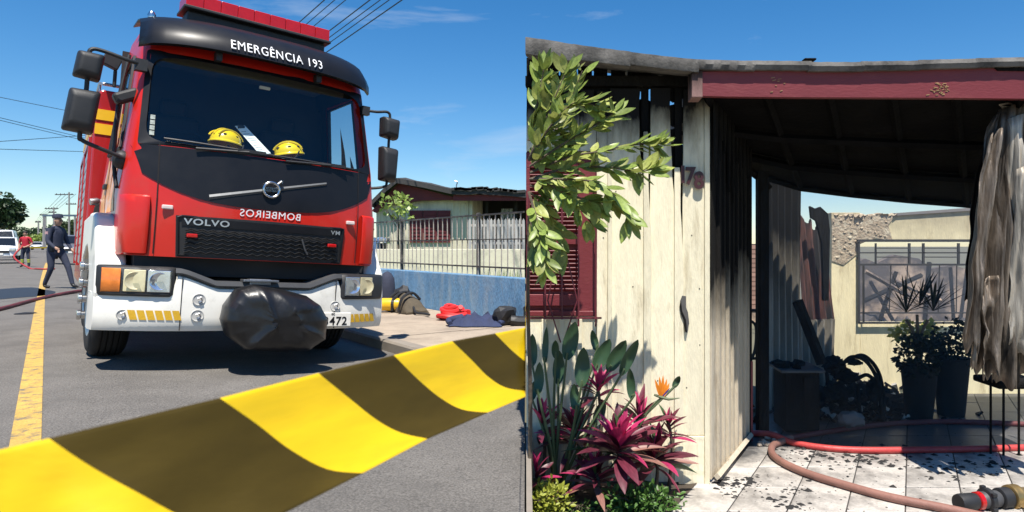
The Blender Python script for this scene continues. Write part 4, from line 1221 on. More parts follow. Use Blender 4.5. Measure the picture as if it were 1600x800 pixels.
# motorcycle behind the white car
mc = thing('motorcycle', P(22, 404, 47), 'dark motorcycle standing right of the white car', 'motorcycle', None, Matrix.Translation(P(22, 404, 47)) @ Matrix.Rotation(.5, 4, 'Z'))
for y_ in (0, 1.3):
    mb = MB(); mb.tube([(0, y_ + .28 * math.cos(a), .3 + .28 * math.sin(a)) for a in [2 * math.pi * k / 20 for k in range(21)]], .05, 6, False); mb.build('wheel', RUBBER, mc, local=True, smooth=True)
mb = MB(); mb.box((0, .62, .5), (.28, .5, .35)); mb.ball((0, .5, .82), (.16, .32, .14), 2); mb.build('engine_and_tank', BLACKP, mc, local=True, bevel=.03)
mb = MB(); mb.box((0, 1.05, .82), (.24, .65, .10)); mb.build('saddle', BLACKP, mc, local=True, bevel=.04)
mb = MB(); mb.tube([(0, 0, .3), (0, .18, .95)], .03, 6); mb.tube([(-.36, .28, 1.05), (0, .2, 1.0), (.36, .28, 1.05)], .018, 6); mb.lathe([(0, .02), (.05, .10), (.12, .1)], (0, .02, .9), (0, -1, 0), 12); mb.build('fork_and_handlebar', STEEL, mc, local=True)

# ------------------------------------------------------------------ people
SKIN = mat('skin', (.42, .24, .16), .55, var=.06)
NAVY = mat('navy_uniform_cloth', (.030, .036, .062), .85, var=.2, scale=9, bump=.3, bscale=25)
BOOT = mat('black_boot_leather', (.012, .012, .012), .5, var=.2)
REDSH = mat('red_shirt_cloth', (.42, .012, .03), .8, var=.12, scale=9, bump=.3, bscale=25)
HAIRM = mat('dark_hair', (.015, .012, .010), .7, var=.3)
LIME = mat('lime_reflective_band', (.50, .55, .08), .4, var=.1)
def person(loc, head, J, label, zones, extras):
    """J: joints name -> (pos, radius, parent); one skinned continuous surface, coloured by zone"""
    M_ = Matrix.Translation(loc) @ Matrix.Rotation(head, 4, 'Z')
    t_ = thing('person', loc, label, 'person', None, M_)
    bm = bmesh.new(); sk = bm.verts.layers.skin.verify(); vs = {}
    for nm, (p, r_, par) in J.items():
        v_ = bm.verts.new(p); vs[nm] = v_
        r2 = r_ if isinstance(r_, tuple) else (r_, r_)
        v_[sk].radius = r2; v_[sk].use_root = (par is None)
        if par: bm.edges.new((vs[par], v_))
    me = bpy.data.meshes.new('body'); bm.to_mesh(me); bm.free()
    tmp = bpy.data.objects.new('tmp', me); COL.objects.link(tmp)
    m1 = tmp.modifiers.new('skin', 'SKIN'); m1.use_smooth_shade = True
    m2 = tmp.modifiers.new('sub', 'SUBSURF'); m2.levels = 2; m2.render_levels = 2
    me2 = bpy.data.meshes.new_from_object(tmp.evaluated_get(bpy.context.evaluated_depsgraph_get()))
    bpy.data.objects.remove(tmp); me2.name = 'body'
    me2.materials.clear()
    ml = []
    for p in me2.polygons:
        p.use_smooth = True
        m_ = zones(p.center)
        if m_ not in ml: ml.append(m_); me2.materials.append(m_)
        p.material_index = ml.index(m_)
    link('body', me2, None, t_, True)
    extras(t_)
    return t_
def fingers(J, hand, sg, down, fwd):
    """palm end + four fingers and a thumb"""
    h = Vector(J[hand][0]); side = Vector(down).cross(Vector(fwd)).normalized()
    d = Vector(down).normalized()
    for i in range(4):
        L = (.062, .075, .070, .055)[i]
        o_ = h + d * .045 + Vector(fwd) * (.024 - .016 * i)
        J[f'{hand}f{i}a'] = (tuple(o_), .010, hand)
        J[f'{hand}f{i}b'] = (tuple(o_ + d * L * .6 + side * .008 * sg), .009, f'{hand}f{i}a')
        J[f'{hand}f{i}c'] = (tuple(o_ + d * L + side * .03 * sg), .007, f'{hand}f{i}b')
    o_ = h + Vector(fwd) * .035 + d * .01
    J[f'{hand}ta'] = (tuple(o_), .011, hand)
    J[f'{hand}tb'] = (tuple(o_ + Vector(fwd) * .022 + d * .035), .009, f'{hand}ta')
def face_parts(t_, c, r_, fwd):
    f_ = Vector(fwd).normalized(); s_ = f_.cross(Vector((0, 0, 1)))
    for sg in (-1, 1):
        mb = MB(); mb.ball(Vector(c) + f_ * r_ * .86 + s_ * sg * .033 + Vector((0, 0, .012)), .013, 1); mb.build('eye', HAIRM, t_, local=True)
        mb = MB(); mb.ball(Vector(c) + s_ * sg * (r_ * .86) - f_ * .01, (.02, .02, .034), 1); mb.build('ear', SKIN, t_, local=True)
    mb = MB(); mb.prism([Vector(c) + f_ * (r_ * .85) + s_ * .014 + Vector((0, 0, -.03)), Vector(c) + f_ * (r_ * .85) - s_ * .014 + Vector((0, 0, -.03)), Vector(c) + f_ * (r_ * .88) + Vector((0, 0, .015))], f_ * .022); mb.build('nose', SKIN, t_, local=True)
    mb = MB(); mb.box(Vector(c) + f_ * r_ * .84 + Vector((0, 0, -.055)), (.045, .012, .010), Matrix.Rotation(math.atan2(-f_.x, f_.y), 3, 'Z')); mb.build('mouth', mat('lips', (.28, .10, .09), .6), t_, local=True)
# officer: walking to the right (+x), seen from the side
Jo = {
 'hip': ((0, 0, .96), (.15, .13), None), 'waist': ((-.01, 0, 1.10), (.15, .135), 'hip'), 'chest': ((-.01, 0, 1.32), (.185, .15), 'waist'), 'neckb': ((.0, 0, 1.47), (.12, .09), 'chest'),
 'neck': ((.03, 0, 1.54), .058, 'neckb'), 'head0': ((.05, 0, 1.60), (.075, .07), 'neck'), 'head1': ((.06, 0, 1.67), (.098, .08), 'head0'), 'head2': ((.05, 0, 1.75), (.085, .075), 'head1'),
 'lth': ((.05, .11, .86), .10, 'hip'), 'lkn': ((.22, .12, .50), .070, 'lth'), 'lan': ((.33, .12, .10), .050, 'lkn'), 'lft': ((.37, .12, .045), .045, 'lan'), 'lto': ((.52, .12, .035), .035, 'lft'),
 'rth': ((-.05, -.11, .86), .10, 'hip'), 'rkn': ((-.02, -.12, .50), .070, 'rth'), 'ran': ((-.20, -.12, .12), .050, 'rkn'), 'rft': ((-.21, -.12, .05), .045, 'ran'), 'rto': ((-.06, -.12, .03), .035, 'rft'),
 'lsh': ((0, .19, 1.43), .072, 'neckb'), 'lel': ((.05, .25, 1.15), .052, 'lsh'), 'lha0': ((.20, .22, .97), .036, 'lel'), 'lhand': ((.25, .21, .92), (.038, .022), 'lha0'),
 'rsh': ((-.0, -.19, 1.43), .075, 'neckb'), 'rel': ((.02, -.26, 1.15), .055, 'rsh'), 'rha0': ((.20, -.24, 1.00), .037, 'rel'), 'rhand': ((.26, -.23, .97), (.038, .022), 'rha0'),
}
fingers(Jo, 'rhand', 1, (.6, 0, -.7), (.6, 0, .6)); fingers(Jo, 'lhand', -1, (.5, 0, -.8), (.7, 0, .5))
def zo(c):
    if c.z > 1.54: return SKIN
    if c.z < .12: return BOOT
    if c.x > .225 and .8 < c.z < 1.03: return SKIN
    return NAVY
def exo(t_):
    mb = MB(); c = Vector((.04, 0, 1.735))
    mb.lathe([(0, .112), (.05, .115), (.09, .10), (.105, .03)], c, (-.08, 0, 1), 20)
    mb.prism([c + Vector((.09, -.08, .005)), c + Vector((.19, -.05, -.005)), c + Vector((.19, .05, -.005)), c + Vector((.09, .08, .005))], (0, 0, .012))
    mb.build('cap', NAVY, t_, smooth=True, local=True)
    face_parts(t_, (.06, 0, 1.66), .098, (1, 0, 0))
    mb = MB(); mb.lathe([(-.02, .165), (.025, .165)], (-.0, 0, 1.02), (0, 0, 1), 20); mb.build('belt', BOOT, t_, local=True)
    mb = MB(); mb.box((.02, -.15, .98), (.10, .06, .16)); mb.build('pouch', BOOT, t_, local=True, bevel=.02)
    mb = MB(); mb.box((.0, -.268, 1.36), (.08, .012, .07)); mb.build('shoulder_patch', mat('pink_patch', (.5, .3, .3), .7), t_, local=True)
    mb = MB(); mb.box((.05, -.05, 1.47), (.10, .18, .05), Matrix.Rotation(.5, 3, 'Y')); mb.build('collar', NAVY, t_, local=True, bevel=.015)
lo = G(88, 450, roadz(0)); person(lo, rad(-8), Jo, 'officer in navy uniform and cap walking on the yellow line beside the truck', zo, exo)
Jf = {
 'hip': ((0, 0, .95), (.16, .12), None), 'waist': ((0, 0, 1.10), (.15, .115), 'hip'), 'chest': ((0, -.01, 1.33), (.19, .13), 'waist'), 'neckb': ((0, 0, 1.47), (.13, .085), 'chest'),
 'neck': ((0, -.02, 1.54), .06, 'neckb'), 'head0': ((0, -.035, 1.60), (.07, .078), 'neck'), 'head1': ((0, -.035, 1.67), (.082, .098), 'head0'), 'head2': ((0, -.02, 1.76), (.078, .09), 'head1'),
 'lth': ((.11, 0, .84), .105, 'hip'), 'lkn': ((.14, -.03, .50), .08, 'lth'), 'lan': ((.15, 0, .10), .065, 'lkn'), 'lft': ((.15, -.03, .05), .05, 'lan'), 'lto': ((.18, -.16, .04), .04, 'lft'),
 'rth': ((-.11, 0, .84), .105, 'hip'), 'rkn': ((-.13, -.04, .50), .08, 'rth'), 'ran': ((-.14, 0, .10), .065, 'rkn'), 'rft': ((-.14, -.03, .05), .05, 'ran'), 'rto': ((-.17, -.16, .04), .04, 'rft'),
 'lsh': ((.20, 0, 1.43), .072, 'neckb'), 'lel': ((.28, .02, 1.16), .05, 'lsh'), 'lha0': ((.14, -.20, 1.02), .036, 'lel'), 'lhand': ((.09, -.24, 1.01), (.036, .024), 'lha0'),
 'rsh': ((-.20, 0, 1.43), .072, 'neckb'), 'rel': ((-.29, .03, 1.16), .05, 'rsh'), 'rha0': ((-.26, -.10, .92), .036, 'rel'), 'rhand': ((-.24, -.13, .87), (.036, .024), 'rha0'),
}
fingers(Jf, 'lhand', 1, (-.9, -.3, -.1), (0, -.5, -.7)); fingers(Jf, 'rhand', -1, (.1, -.3, -.9), (.4, -.8, .1))
def zf(c):
    if c.z > 1.52: return SKIN
    if c.z < .13: return BOOT
    if (.22 < c.z < .28 or .33 < c.z < .38) : return LIME
    if c.z > .98 and abs(c.x) < .235 and c.y > -.135: return REDSH
    if c.z > 1.22: return REDSH
    if abs(c.x) > .2 or c.y < -.135: return SKIN
    return NAVY
def exf(t_):
    mb = MB(); mb.ball((0, -.015, 1.735), (.095, .108, .085), 2, .06); mb.build('hair', HAIRM, t_, smooth=True, local=True)
    face_parts(t_, (0, -.035, 1.655), .095, (0, -1, 0))
    mb = MB(); mb.lathe([(-.02, .172), (.02, .172)], (0, 0, .985), (0, 0, 1), 20); mb.build('belt', BOOT, t_, local=True)
lf = G(40, 417, roadz(-1)); person(lf, rad(12), Jf, 'firefighter in red shirt and dark trousers with lime bands holding a hose', zf, exf)
# hoses on the road
HRED = mat('red_hose_rubber', (.36, .035, .03), .6, var=.15, scale=6, bump=.15, bscale=60)
HDK = mat('dark_red_hose', (.13, .02, .02), .65, var=.2, scale=6, bump=.15, bscale=60)
mb = MB()
pts = [G(-520, 606, .0), G(-300, 555, .05), G(-60, 496, .11), G(0, 483, .11), G(30, 475, .11), G(60, 467, .11), G(90, 460.5, .11), G(118, 455.5, .105), G(150, 452, .10)]
mb.tube(spline(pts, 6), .035, 8); tag(mb.build('fire_hose', HDK, smooth=True), 'dark red hose lying across the road left of the truck', 'hose')
mb = MB()
h0 = lf + Vector((.05, -.3, 1.0))
mb.tube(spline([h0 + Vector((-.08, .02, .06)), h0, lf + Vector((.25, -1.0, .5)), G(46, 419, .12), G(58, 420, .12), G(70, 420.5, .12), G(85, 420, .12)], 6), .04, 8)
tag(mb.build('fire_hose', HRED, smooth=True), 'red hose hanging from the hands of the man in the red shirt', 'hose')
# tape strung far down the street
mb = MB(); a, b_ = P(-10, 384, 42), P(85, 386, 46)
mb.loft([[a, a - Vector((0, 0, .09))], [a.lerp(b_, .5) - Vector((0, 0, .04)), a.lerp(b_, .5) - Vector((0, 0, .13))], [b_, b_ - Vector((0, 0, .09))]]); tag(mb.build('barrier_tape', TY, solid=.003), 'thin yellow tape strung across the street behind the men', 'barrier tape')

# ------------------------------------------------------------------ kit lying on the pavement
PZ = .036
def lumps(mb, c, lst, amp=.25, seed=0, sub=2):
    for i, (dx, dy, dz, rx, ry, rz) in enumerate(lst):
        mb.ball(Vector(c) + RA * dx + RT * dy + Vector((0, 0, dz)), (rx, ry, rz), sub, amp, 2.2, seed + i * 3.1)
KHAKI = mat('khaki_pack_cloth', (.085, .068, .045), .9, var=.3, scale=12, bump=.4)
pc = G(632, 487, PZ)
t_ = thing('backpack', pc, 'khaki and black rucksack with straps lying by the blue wall', 'backpack')
mb = MB(); rows_ = []
for i in range(13):
    x = i / 12; h = .30 * math.sin(math.pi * min(1, .18 + x * .8)) ** .7
    cpos = pc - RA * (x - .5) * .82 + RT * .05
    r_ = []
    for k in range(14):
        a = math.pi * k / 13
        wob = .03 * mnoise.noise(Vector((x * 5, a * 2, 1)))
        r_.append(cpos + RT * (math.cos(a) * (.20 + wob)) + Vector((0, 0, math.sin(a) * (h + wob))))
    rows_.append(r_)
mb.loft(rows_, capa=True, capb=True); mb.build('pack', KHAKI, t_, smooth=True)
for d in (-.22, .05, .22):
    mb = MB(); mb.tube(spline([pc + RA * d - RT * .20 + Vector((0, 0, .02)), pc + RA * d - RT * .14 + Vector((0, 0, .24)), pc + RA * (d + .05) + RT * .06 + Vector((0, 0, .32)), pc + RA * (d + .05) + RT * .2 + Vector((0, 0, .2))], 4), .022, 6); mb.build('strap', BLACKP, t_)
mb = MB(); mb.ball(pc + RA * .30 + RT * .1 + Vector((0, 0, .27)), (.14, .12, .13), 2, .4, 2.5, 3); mb.build('hood', BLACKP, t_)
mb = MB(); mb.tube(spline([pc - RA * .35 + Vector((0, 0, .1)), pc - RA * .55 - RT * .05 + Vector((0, 0, .03)), pc - RA * .75 + Vector((0, 0, .025)), pc - RA * .98 - RT * .03 + Vector((0, 0, .03))], 5), .02, 6); mb.build('loose_strap', BLACKP, t_, smooth=True)
yc = G(606, 487, PZ + .0)
t_ = thing('air_cylinder', yc, 'yellow compressed air cylinder lying beside the rucksack', 'air cylinder')
mb = MB(); mb.lathe([(-.30, .03), (-.27, .085), (-.2, .105), (.18, .105), (.25, .08), (.28, .03)], yc + Vector((0, 0, .12)), RT * .25 + Vector((1, -.2, 0)), 20); mb.build('cylinder', mat('yellow_cylinder_paint', (.75, .46, .02), .35, var=.08), t_, smooth=True)
mb = MB(); mb.lathe([(.08, .108), (.13, .108)], yc + Vector((0, 0, .12)), RT * .25 + Vector((1, -.2, 0)), 20, False, False); mb.build('band', BLACKP, t_)
bc = G(592, 476, PZ)
t_ = thing('equipment_bag', bc, 'dark navy upright pair of soft bags against the blue wall behind the truck bumper', 'bag')
for d in (-.10, .12):
    mb = MB(); mb.lathe([(0, .13), (.25, .15), (.48, .13), (.58, .07), (.61, .02)], bc + Vector((d, .12, 0)), (0, 0, 1), 14); mb.build('bag', NAVY, t_, smooth=True)
rc = G(709, 499, PZ)
t_ = thing('rope_bag', rc, 'bright red coiled hose heaped on the pavement by the blue wall', 'hose')
RBR = mat('bright_red_hose', (.62, .02, .02), .5, var=.12, scale=8)
for k in range(4):
    r_ = .23 - k * .04
    mb = MB(); mb.tube([rc + Vector((math.cos(a) * r_ + .03 * math.sin(k * 2), math.sin(a) * r_ * .7, .045 + k * .045 + .02 * math.sin(a * 2 + k))) for a in [2 * math.pi * i / 24 for i in range(24 - k)]], .036, 7); mb.build('coil', RBR, t_, smooth=True)
jc = G(745, 507, PZ)
t_ = thing('jacket', jc, 'navy jacket spread on the pavement right of the red coil', 'jacket')
mb = MB(); rows_ = []
for i in range(15):
    r_ = []
    for k in range(15):
        x, y = i / 14 - .5, k / 14 - .5
        e = max(0, 1 - (2 * abs(x)) ** 4) * max(0, 1 - (2 * abs(y)) ** 4)
        z = e * (.06 + .07 * abs(mnoise.noise(Vector((x * 9 + y * 4, y * 7, 8)))) + .09 * (mnoise.noise(Vector((x * 5, y * 5, 2))) + .3) + .05 * mnoise.noise(Vector((x * 12, y * 12, 5))))
        r_.append(jc + Vector((x * .72 + .06 * mnoise.noise(Vector((y * 4, 0, 1))), y * .55 + .1 * mnoise.noise(Vector((x * 4, 3, 1))), max(.004, z))))
    rows_.append(r_)
NAVY2 = mat('navy_jacket_cloth', (.025, .035, .085), .85, var=.25, scale=9, bump=.3, bscale=30)
mb.loft(rows_); mb.build('torso', NAVY2, t_, smooth=True)
for sg in (-1, 1):
    mb = MB(); mb.tube(spline([jc + Vector((sg * .22, .1, .07)), jc + Vector((sg * .37, -.04, .06)), jc + Vector((sg * .33, -.2, .04))], 5), [.07 - .004 * k for k in range(11)], 8); mb.build('sleeve', NAVY2, t_, smooth=True)
kc = G(788, 507, PZ)
t_ = thing('boots', kc, 'black heap of gloves and boots right of the navy jacket', 'boots')
mb = MB(); lumps(mb, kc, [(0, 0, .12, .17, .15, .15)], .5, 4); mb.build('glove', BLACKP, t_)
mb = MB(); mb.tube(spline([kc + Vector((.10, -.1, .07)), kc + Vector((.30, -.08, .06)), kc + Vector((.34, -.02, .16)), kc + Vector((.33, .02, .24))], 4), [.07] * 8 + [.075] * 5, 8); mb.build('boot', BLACKP, t_, smooth=True)

# ================================================================== THE BURNT HOUSE AND ITS YARD
YF = 4.2
ZY = -.352
DD = Vector((.443, .897, 0)).normalized()            # porch depth direction
tag_wall = None
mb = MB()
def ryx(Y): return -(900 - 821) / FPX * Y
mb.loft([[(ryx(Y) + .004, Y, -.40), (ryx(Y) + .004, Y, .004), (ryx(Y) + .03, Y, .004), (ryx(Y) + .03, Y, -.40)] for Y in (1.55, 3, 4.17)], capa=True, capb=True)
tag(mb.build('retaining_wall', KERB), 'narrow concrete edge between the street and the flower bed', 'wall')
mb = MB(); mb.face([(ryx(1.5) + .03, 1.5, -.362), (9, 1.5, -.362), (9, 22, -.362), (ryx(22), 22, -.362)]); tag(mb.build('yard', EARTH), kind='structure')
mb = MB(); rows_ = []
for i in range(25):
    r_ = []
    for j in range(13):
        x = lerp(ryx(2.2) , .98, i / 24); y = lerp(2.2, 4.19, j / 12)
        x = lerp(ryx(y) + .03, .60 + (y - 3.89) * .494, i / 24)
        r_.append((x, y, -.345 + .035 * mnoise.noise(Vector((x * 4, y * 4, 0)))))
    rows_.append(r_)
mb.loft(rows_); tag(mb.build('soil', SOIL, smooth=True), kind='structure')

# porch floor of separate tiles
TILE = mat('porch_tile', (.52, .48, .43), .45, var=.12, scale=4, rnd=.14, dirt=(.16, .145, .13), dscale=3.2, dlo=.46, dhi=.70, speck=.12, sscale=60, bump=.08)
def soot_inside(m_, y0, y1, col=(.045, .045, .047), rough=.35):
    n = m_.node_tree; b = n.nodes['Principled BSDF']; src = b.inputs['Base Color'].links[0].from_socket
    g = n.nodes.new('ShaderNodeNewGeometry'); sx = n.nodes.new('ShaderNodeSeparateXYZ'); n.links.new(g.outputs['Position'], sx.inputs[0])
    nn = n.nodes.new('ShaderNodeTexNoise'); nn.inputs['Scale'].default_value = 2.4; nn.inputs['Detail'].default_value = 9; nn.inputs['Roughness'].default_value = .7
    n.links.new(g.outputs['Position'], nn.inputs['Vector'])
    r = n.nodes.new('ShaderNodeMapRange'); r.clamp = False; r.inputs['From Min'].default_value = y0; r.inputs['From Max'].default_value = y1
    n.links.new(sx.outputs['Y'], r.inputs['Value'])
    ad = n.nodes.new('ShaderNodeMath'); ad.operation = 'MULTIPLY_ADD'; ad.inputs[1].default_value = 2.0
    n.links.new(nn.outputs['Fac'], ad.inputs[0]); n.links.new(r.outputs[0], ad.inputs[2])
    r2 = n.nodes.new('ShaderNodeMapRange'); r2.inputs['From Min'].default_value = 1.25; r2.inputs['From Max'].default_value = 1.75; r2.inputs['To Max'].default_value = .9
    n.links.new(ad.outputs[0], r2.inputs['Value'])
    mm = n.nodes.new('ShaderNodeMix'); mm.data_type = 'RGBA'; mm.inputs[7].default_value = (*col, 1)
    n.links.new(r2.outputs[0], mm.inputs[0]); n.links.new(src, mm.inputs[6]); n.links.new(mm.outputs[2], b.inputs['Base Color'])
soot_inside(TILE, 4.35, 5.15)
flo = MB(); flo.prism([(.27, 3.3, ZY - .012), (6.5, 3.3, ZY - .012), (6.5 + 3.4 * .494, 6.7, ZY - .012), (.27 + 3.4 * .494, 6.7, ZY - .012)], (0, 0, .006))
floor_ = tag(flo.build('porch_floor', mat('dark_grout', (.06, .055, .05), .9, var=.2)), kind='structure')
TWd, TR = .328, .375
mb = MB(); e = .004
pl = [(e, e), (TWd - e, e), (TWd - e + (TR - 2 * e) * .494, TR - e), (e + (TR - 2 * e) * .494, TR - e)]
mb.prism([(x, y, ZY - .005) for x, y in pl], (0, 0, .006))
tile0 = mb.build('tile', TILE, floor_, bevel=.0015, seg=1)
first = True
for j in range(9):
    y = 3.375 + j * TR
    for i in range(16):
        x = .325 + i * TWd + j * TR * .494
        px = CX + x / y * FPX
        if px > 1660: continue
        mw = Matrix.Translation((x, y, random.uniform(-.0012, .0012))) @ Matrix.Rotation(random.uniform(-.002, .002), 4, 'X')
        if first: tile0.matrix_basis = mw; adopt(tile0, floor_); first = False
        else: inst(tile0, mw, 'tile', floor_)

HS = thing('burnt_house', (1.2, 4.6, ZY), 'burnt cream timber house with maroon fascia, open porch and number 178', 'house')
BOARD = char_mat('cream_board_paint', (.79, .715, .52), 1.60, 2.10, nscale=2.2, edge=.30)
SIDE = char_mat('side_board_paint_shaded', (.54, .47, .36), .25, 1.15, nscale=2.2, edge=.3)  # front wall's cream with shade put into the colour, charred towards the top
CHAR = mat('charred_timber', (.011, .0105, .010), .8, var=.5, scale=9, bump=.7, bscale=45, stretch=(1, 1, .3), dirt=(.028, .026, .024), dscale=4, dlo=.6, dhi=.75, spec=.08)
MAROON = mat('maroon_paint', (.17, .022, .028), .55, var=.12, scale=4, bump=.1, bscale=60, dirt=(.24, .06, .055), dscale=5, dlo=.55, dhi=.8, stretch=(.5, 1, 1.5))
ASB = mat('weathered_roof_sheet', (.15, .14, .128), .95, var=.35, scale=7, bump=.2, bscale=60, dirt=(.05, .047, .043), dscale=5, dlo=.45, dhi=.65)
def board(px0, px1, py0, py1, name='wall_board', m_=BOARD, dy=0.0, th=.024, jag=0.0, lean=0.0, n=22, jl=0.0, jr=0.0):
    """upright board between photo columns px0..px1, rows py0..py1, ragged at the top when jag>0"""
    a, b_ = P(px0 + .45, py1, YF), P(px1 - .45, py0, YF)
    rows_ = []
    for k in range(n + 1):
        t_ = k / n; z = lerp(a.z, b_.z, t_)
        cl = cr_ = 0
        if t_ > .70:
            e = min(1, (t_ - .70) / .16) * (b_.x - a.x)
            cl = (jl + jag * .5) * e * (.75 + .6 * mnoise.noise(Vector((px0, k * .9, 0))))
            cr_ = (jr + jag) * e * (.75 + .6 * mnoise.noise(Vector((px1, k * .9, 4))))
        sh = lean * t_ + .0015 * mnoise.noise(Vector((px0 * .3, k * .7, 1)))
        cup = .002 * mnoise.noise(Vector((px0, k * .4, 7)))
        x0, x1 = a.x + sh + cl, b_.x + sh - cr_
        y0 = YF + dy + cup
        rows_.append([(x0, y0, z), (x1, y0, z), (x1, y0 + th, z), (x0, y0 + th, z)])
    mb = MB(); mb.loft(rows_, True, True, True)
    return mb.build(name, m_, HS, bevel=.002, seg=1)
# broad boards of the front wall, narrow cover battens between, edges burnt back towards the top
board(932, 953, 142, 752)
board(953, 1008, 138, 752, jr=.20)
board(1015, 1055, 137, 753, jr=.24, jl=.04)
board(1066, 1106, 140, 680, jl=.06, jr=.10)
board(1005, 1018, 206, 752, 'batten', dy=-.014, th=.016, jr=.5)
board(1053, 1068, 262, 752, 'batten', dy=-.014, th=.016, jr=.45)
board(949, 957, 146, 752, 'batten', dy=-.014, th=.016)
board(1100, 1109, 143, 756, 'batten', dy=-.014, th=.016)
board(1060, 1101, 681, 756, dy=-.006)                       # patched board at the foot
# boards around the window (above, below, and to its left edge)
for (x0, x1) in ((822, 850), (850, 878), (878, 906), (906, 932)):
    board(x0, x1, 140, 236, jag=.2); board(x0, x1, 494, 752)
for x in (850, 878, 906): board(x - 4, x + 4, 498, 752, 'batten', dy=-.016, th=.016)
# splintered hole in the board beside the door
mb = MB(); hp = [(1063, 470), (1066, 462), (1072, 463), (1072, 480), (1075, 488), (1077, 505), (1074, 518), (1070, 514), (1069, 500), (1064, 487)]
mb.prism([P(x, y, YF - .019) for x, y in hp], (0, .012, 0)); mb.build('exposed_grey_wood', mat('grey_bare_wood', (.10, .095, .09), .9, var=.3), HS)
mb = MB(); mb.prism([P(x, y, YF - .024) for x, y in [(1062, 478), (1064, 470), (1066, 486), (1072, 500), (1074, 520), (1071, 519), (1069, 502), (1064, 490)]], (0, .012, 0)); mb.build('splinter', CHAR, HS)
# charred studs and plates behind the burnt gaps
for px in (1003, 1055): 
    a, b_ = P(px - 9, 330 if px > 1010 else 205, YF + .05), P(px + 9, 128, YF + .05)
    mb = MB(); mb.box(((a.x + b_.x) / 2 + .018, YF + .055, (a.z + b_.z) / 2), (.045, .04, b_.z - a.z)); mb.build('charred_stud', CHAR, HS)
mb = MB(); a, b_ = P(822, 136, YF + .05), P(1112, 124, YF + .05); mb.box(((a.x + b_.x) / 2, YF + .02, (a.z + b_.z) / 2), (b_.x - a.x, .07, .06)); mb.build('charred_top_plate', CHAR, HS)
def ey0(px): return interp(px, [815, 950, 1090], [56, 76, 92])
for k in range(11):    # scorched battens under the eave, daylight between them
    px = 824 + k * 26 + random.uniform(-1, 1); w_ = random.uniform(21, 25)
    a, b_ = P(px, 132, YF + .1), P(px + w_, ey0(px) + 34, YF + .1)
    mb = MB(); mb.box(((a.x + b_.x) / 2, YF + .10, (a.z + b_.z) / 2), (b_.x - a.x, .03, b_.z - a.z), Matrix.Rotation(random.uniform(-.03, .03), 3, 'Y')); mb.build('charred_board', CHAR, HS)

# scorched lining right behind the boards (open only in the two burnt gaps), and a dark lining lower down
for (x0, x1, y0, y1) in ((823, 996, 118, 300), (1017, 1044, 120, 300), (1067, 1110, 120, 300), (823, 1108, 302, 748)):
    a, b_ = P(x0, y1, YF + .045), P(x1, y0, YF + .045)
    mb = MB(); mb.box(((a.x + b_.x) / 2, YF + .045, (a.z + b_.z) / 2), (b_.x - a.x, .012, b_.z - a.z)); mb.build('inner_lining', CHAR, HS)
NAIL = mat('rusty_nail', (.06, .04, .03), .8, var=.2)
mb = MB()
for bx in (941, 964, 988, 1006, 1030, 1056, 1076, 1096):
    for by in (300, 372, 452, 545, 600, 668):
        p = P(bx + random.uniform(-5, 5), by + random.uniform(-9, 9), YF - .0005)
        if random.random() < .62: continue
        mb.lathe([(0, .004), (-.0015, .004), (-.002, .002)], p, (0, 1, 0), 7)
mb.build('nail_heads', NAIL, HS)['kind'] = 'stuff'
for (x0, x1, y0, y1) in ((996, 1017, 156, 310), (996, 1017, 112, 141), (1044, 1067, 112, 157), (1044, 1067, 165, 195), (1044, 1067, 203, 213), (1044, 1067, 224, 310)):
    a, b_ = P(x0, y1, YF + .06), P(x1, y0, YF + .06); dx = random.uniform(-.006, .006)
    mb = MB(); mb.prism([(a.x, a.y, a.z + .01), (a.x + .03, a.y, a.z - .012), (b_.x, a.y, a.z + .012), (b_.x, a.y, b_.z - .01), (a.x + .05 + dx, a.y, b_.z + .012), (a.x, a.y, b_.z)], (0, .015, 0)); mb.build('charred_scrap', CHAR, HS)
# window: maroon louvred shutter behind a grille
def qbox(mb, x0, x1, y0, y1, Y, th): 
    a, b_ = P(x0, y1, Y), P(x1, y0, Y)
    mb.box(((a.x + b_.x) / 2, Y + th / 2, (a.z + b_.z) / 2), (abs(b_.x - a.x), th, abs(b_.z - a.z)))
win = MB(); qbox(win, 822, 932, 238, 494, YF + .03, .03); window = win.build('window', MAROON, HS)
for (x0, x1, y0, y1, nm) in ((904, 932, 236, 492, 'shutter_stile'), (822, 904, 238, 262, 'shutter_rail'), (822, 904, 366, 382, 'shutter_rail'), (822, 904, 460, 478, 'shutter_rail'), (822, 932, 486, 494, 'window_sill'), (822, 828, 262, 460, 'shutter_stile')):
    mb = MB(); qbox(mb, x0, x1, y0, y1, YF - .006 - (.012 if nm == 'window_sill' else 0), .03); mb.build(nm, MAROON, window, bevel=.003, seg=1)
for k in range(30):
    y = 265 + k * 6.6
    if 360 < y < 384 or y > 456: continue
    mb = MB(); a, b_ = P(828, y + 3, YF + .012), P(904, y, YF + .012)
    mb.box(((a.x + b_.x) / 2, YF + .012, a.z), (b_.x - a.x, .024, .005), Matrix.Rotation(rad(-38), 3, 'X')); mb.build('louvre_slat', MAROON, window)
MGR = mat('maroon_grille_paint', (.13, .02, .028), .5, var=.15)
gr_ = MB(); qbox(gr_, 822, 940, 495.5, 498.5, YF - .10, .012); grl = gr_.build('window_grille', MGR, HS)
for px in (826, 852, 878, 904, 931):
    mb = MB(); mb.tube([P(px, 300 if px < 930 else 250, YF - .09), P(px, 510 if px in (904, 931) else 499, YF - .09)], .006, 6); mb.build('grille_bar', MGR, grl)
for pts in ([(876, 362), (856, 470), (876, 535)], [(876, 362), (902, 470), (880, 535)], [(932, 350), (931, 500)], [(866, 300), (876, 362), (888, 300)]):
    mb = MB(); mb.tube([P(x, y, YF - .085) for x, y in pts], .005, 6); mb.build('grille_scroll', MGR, grl)
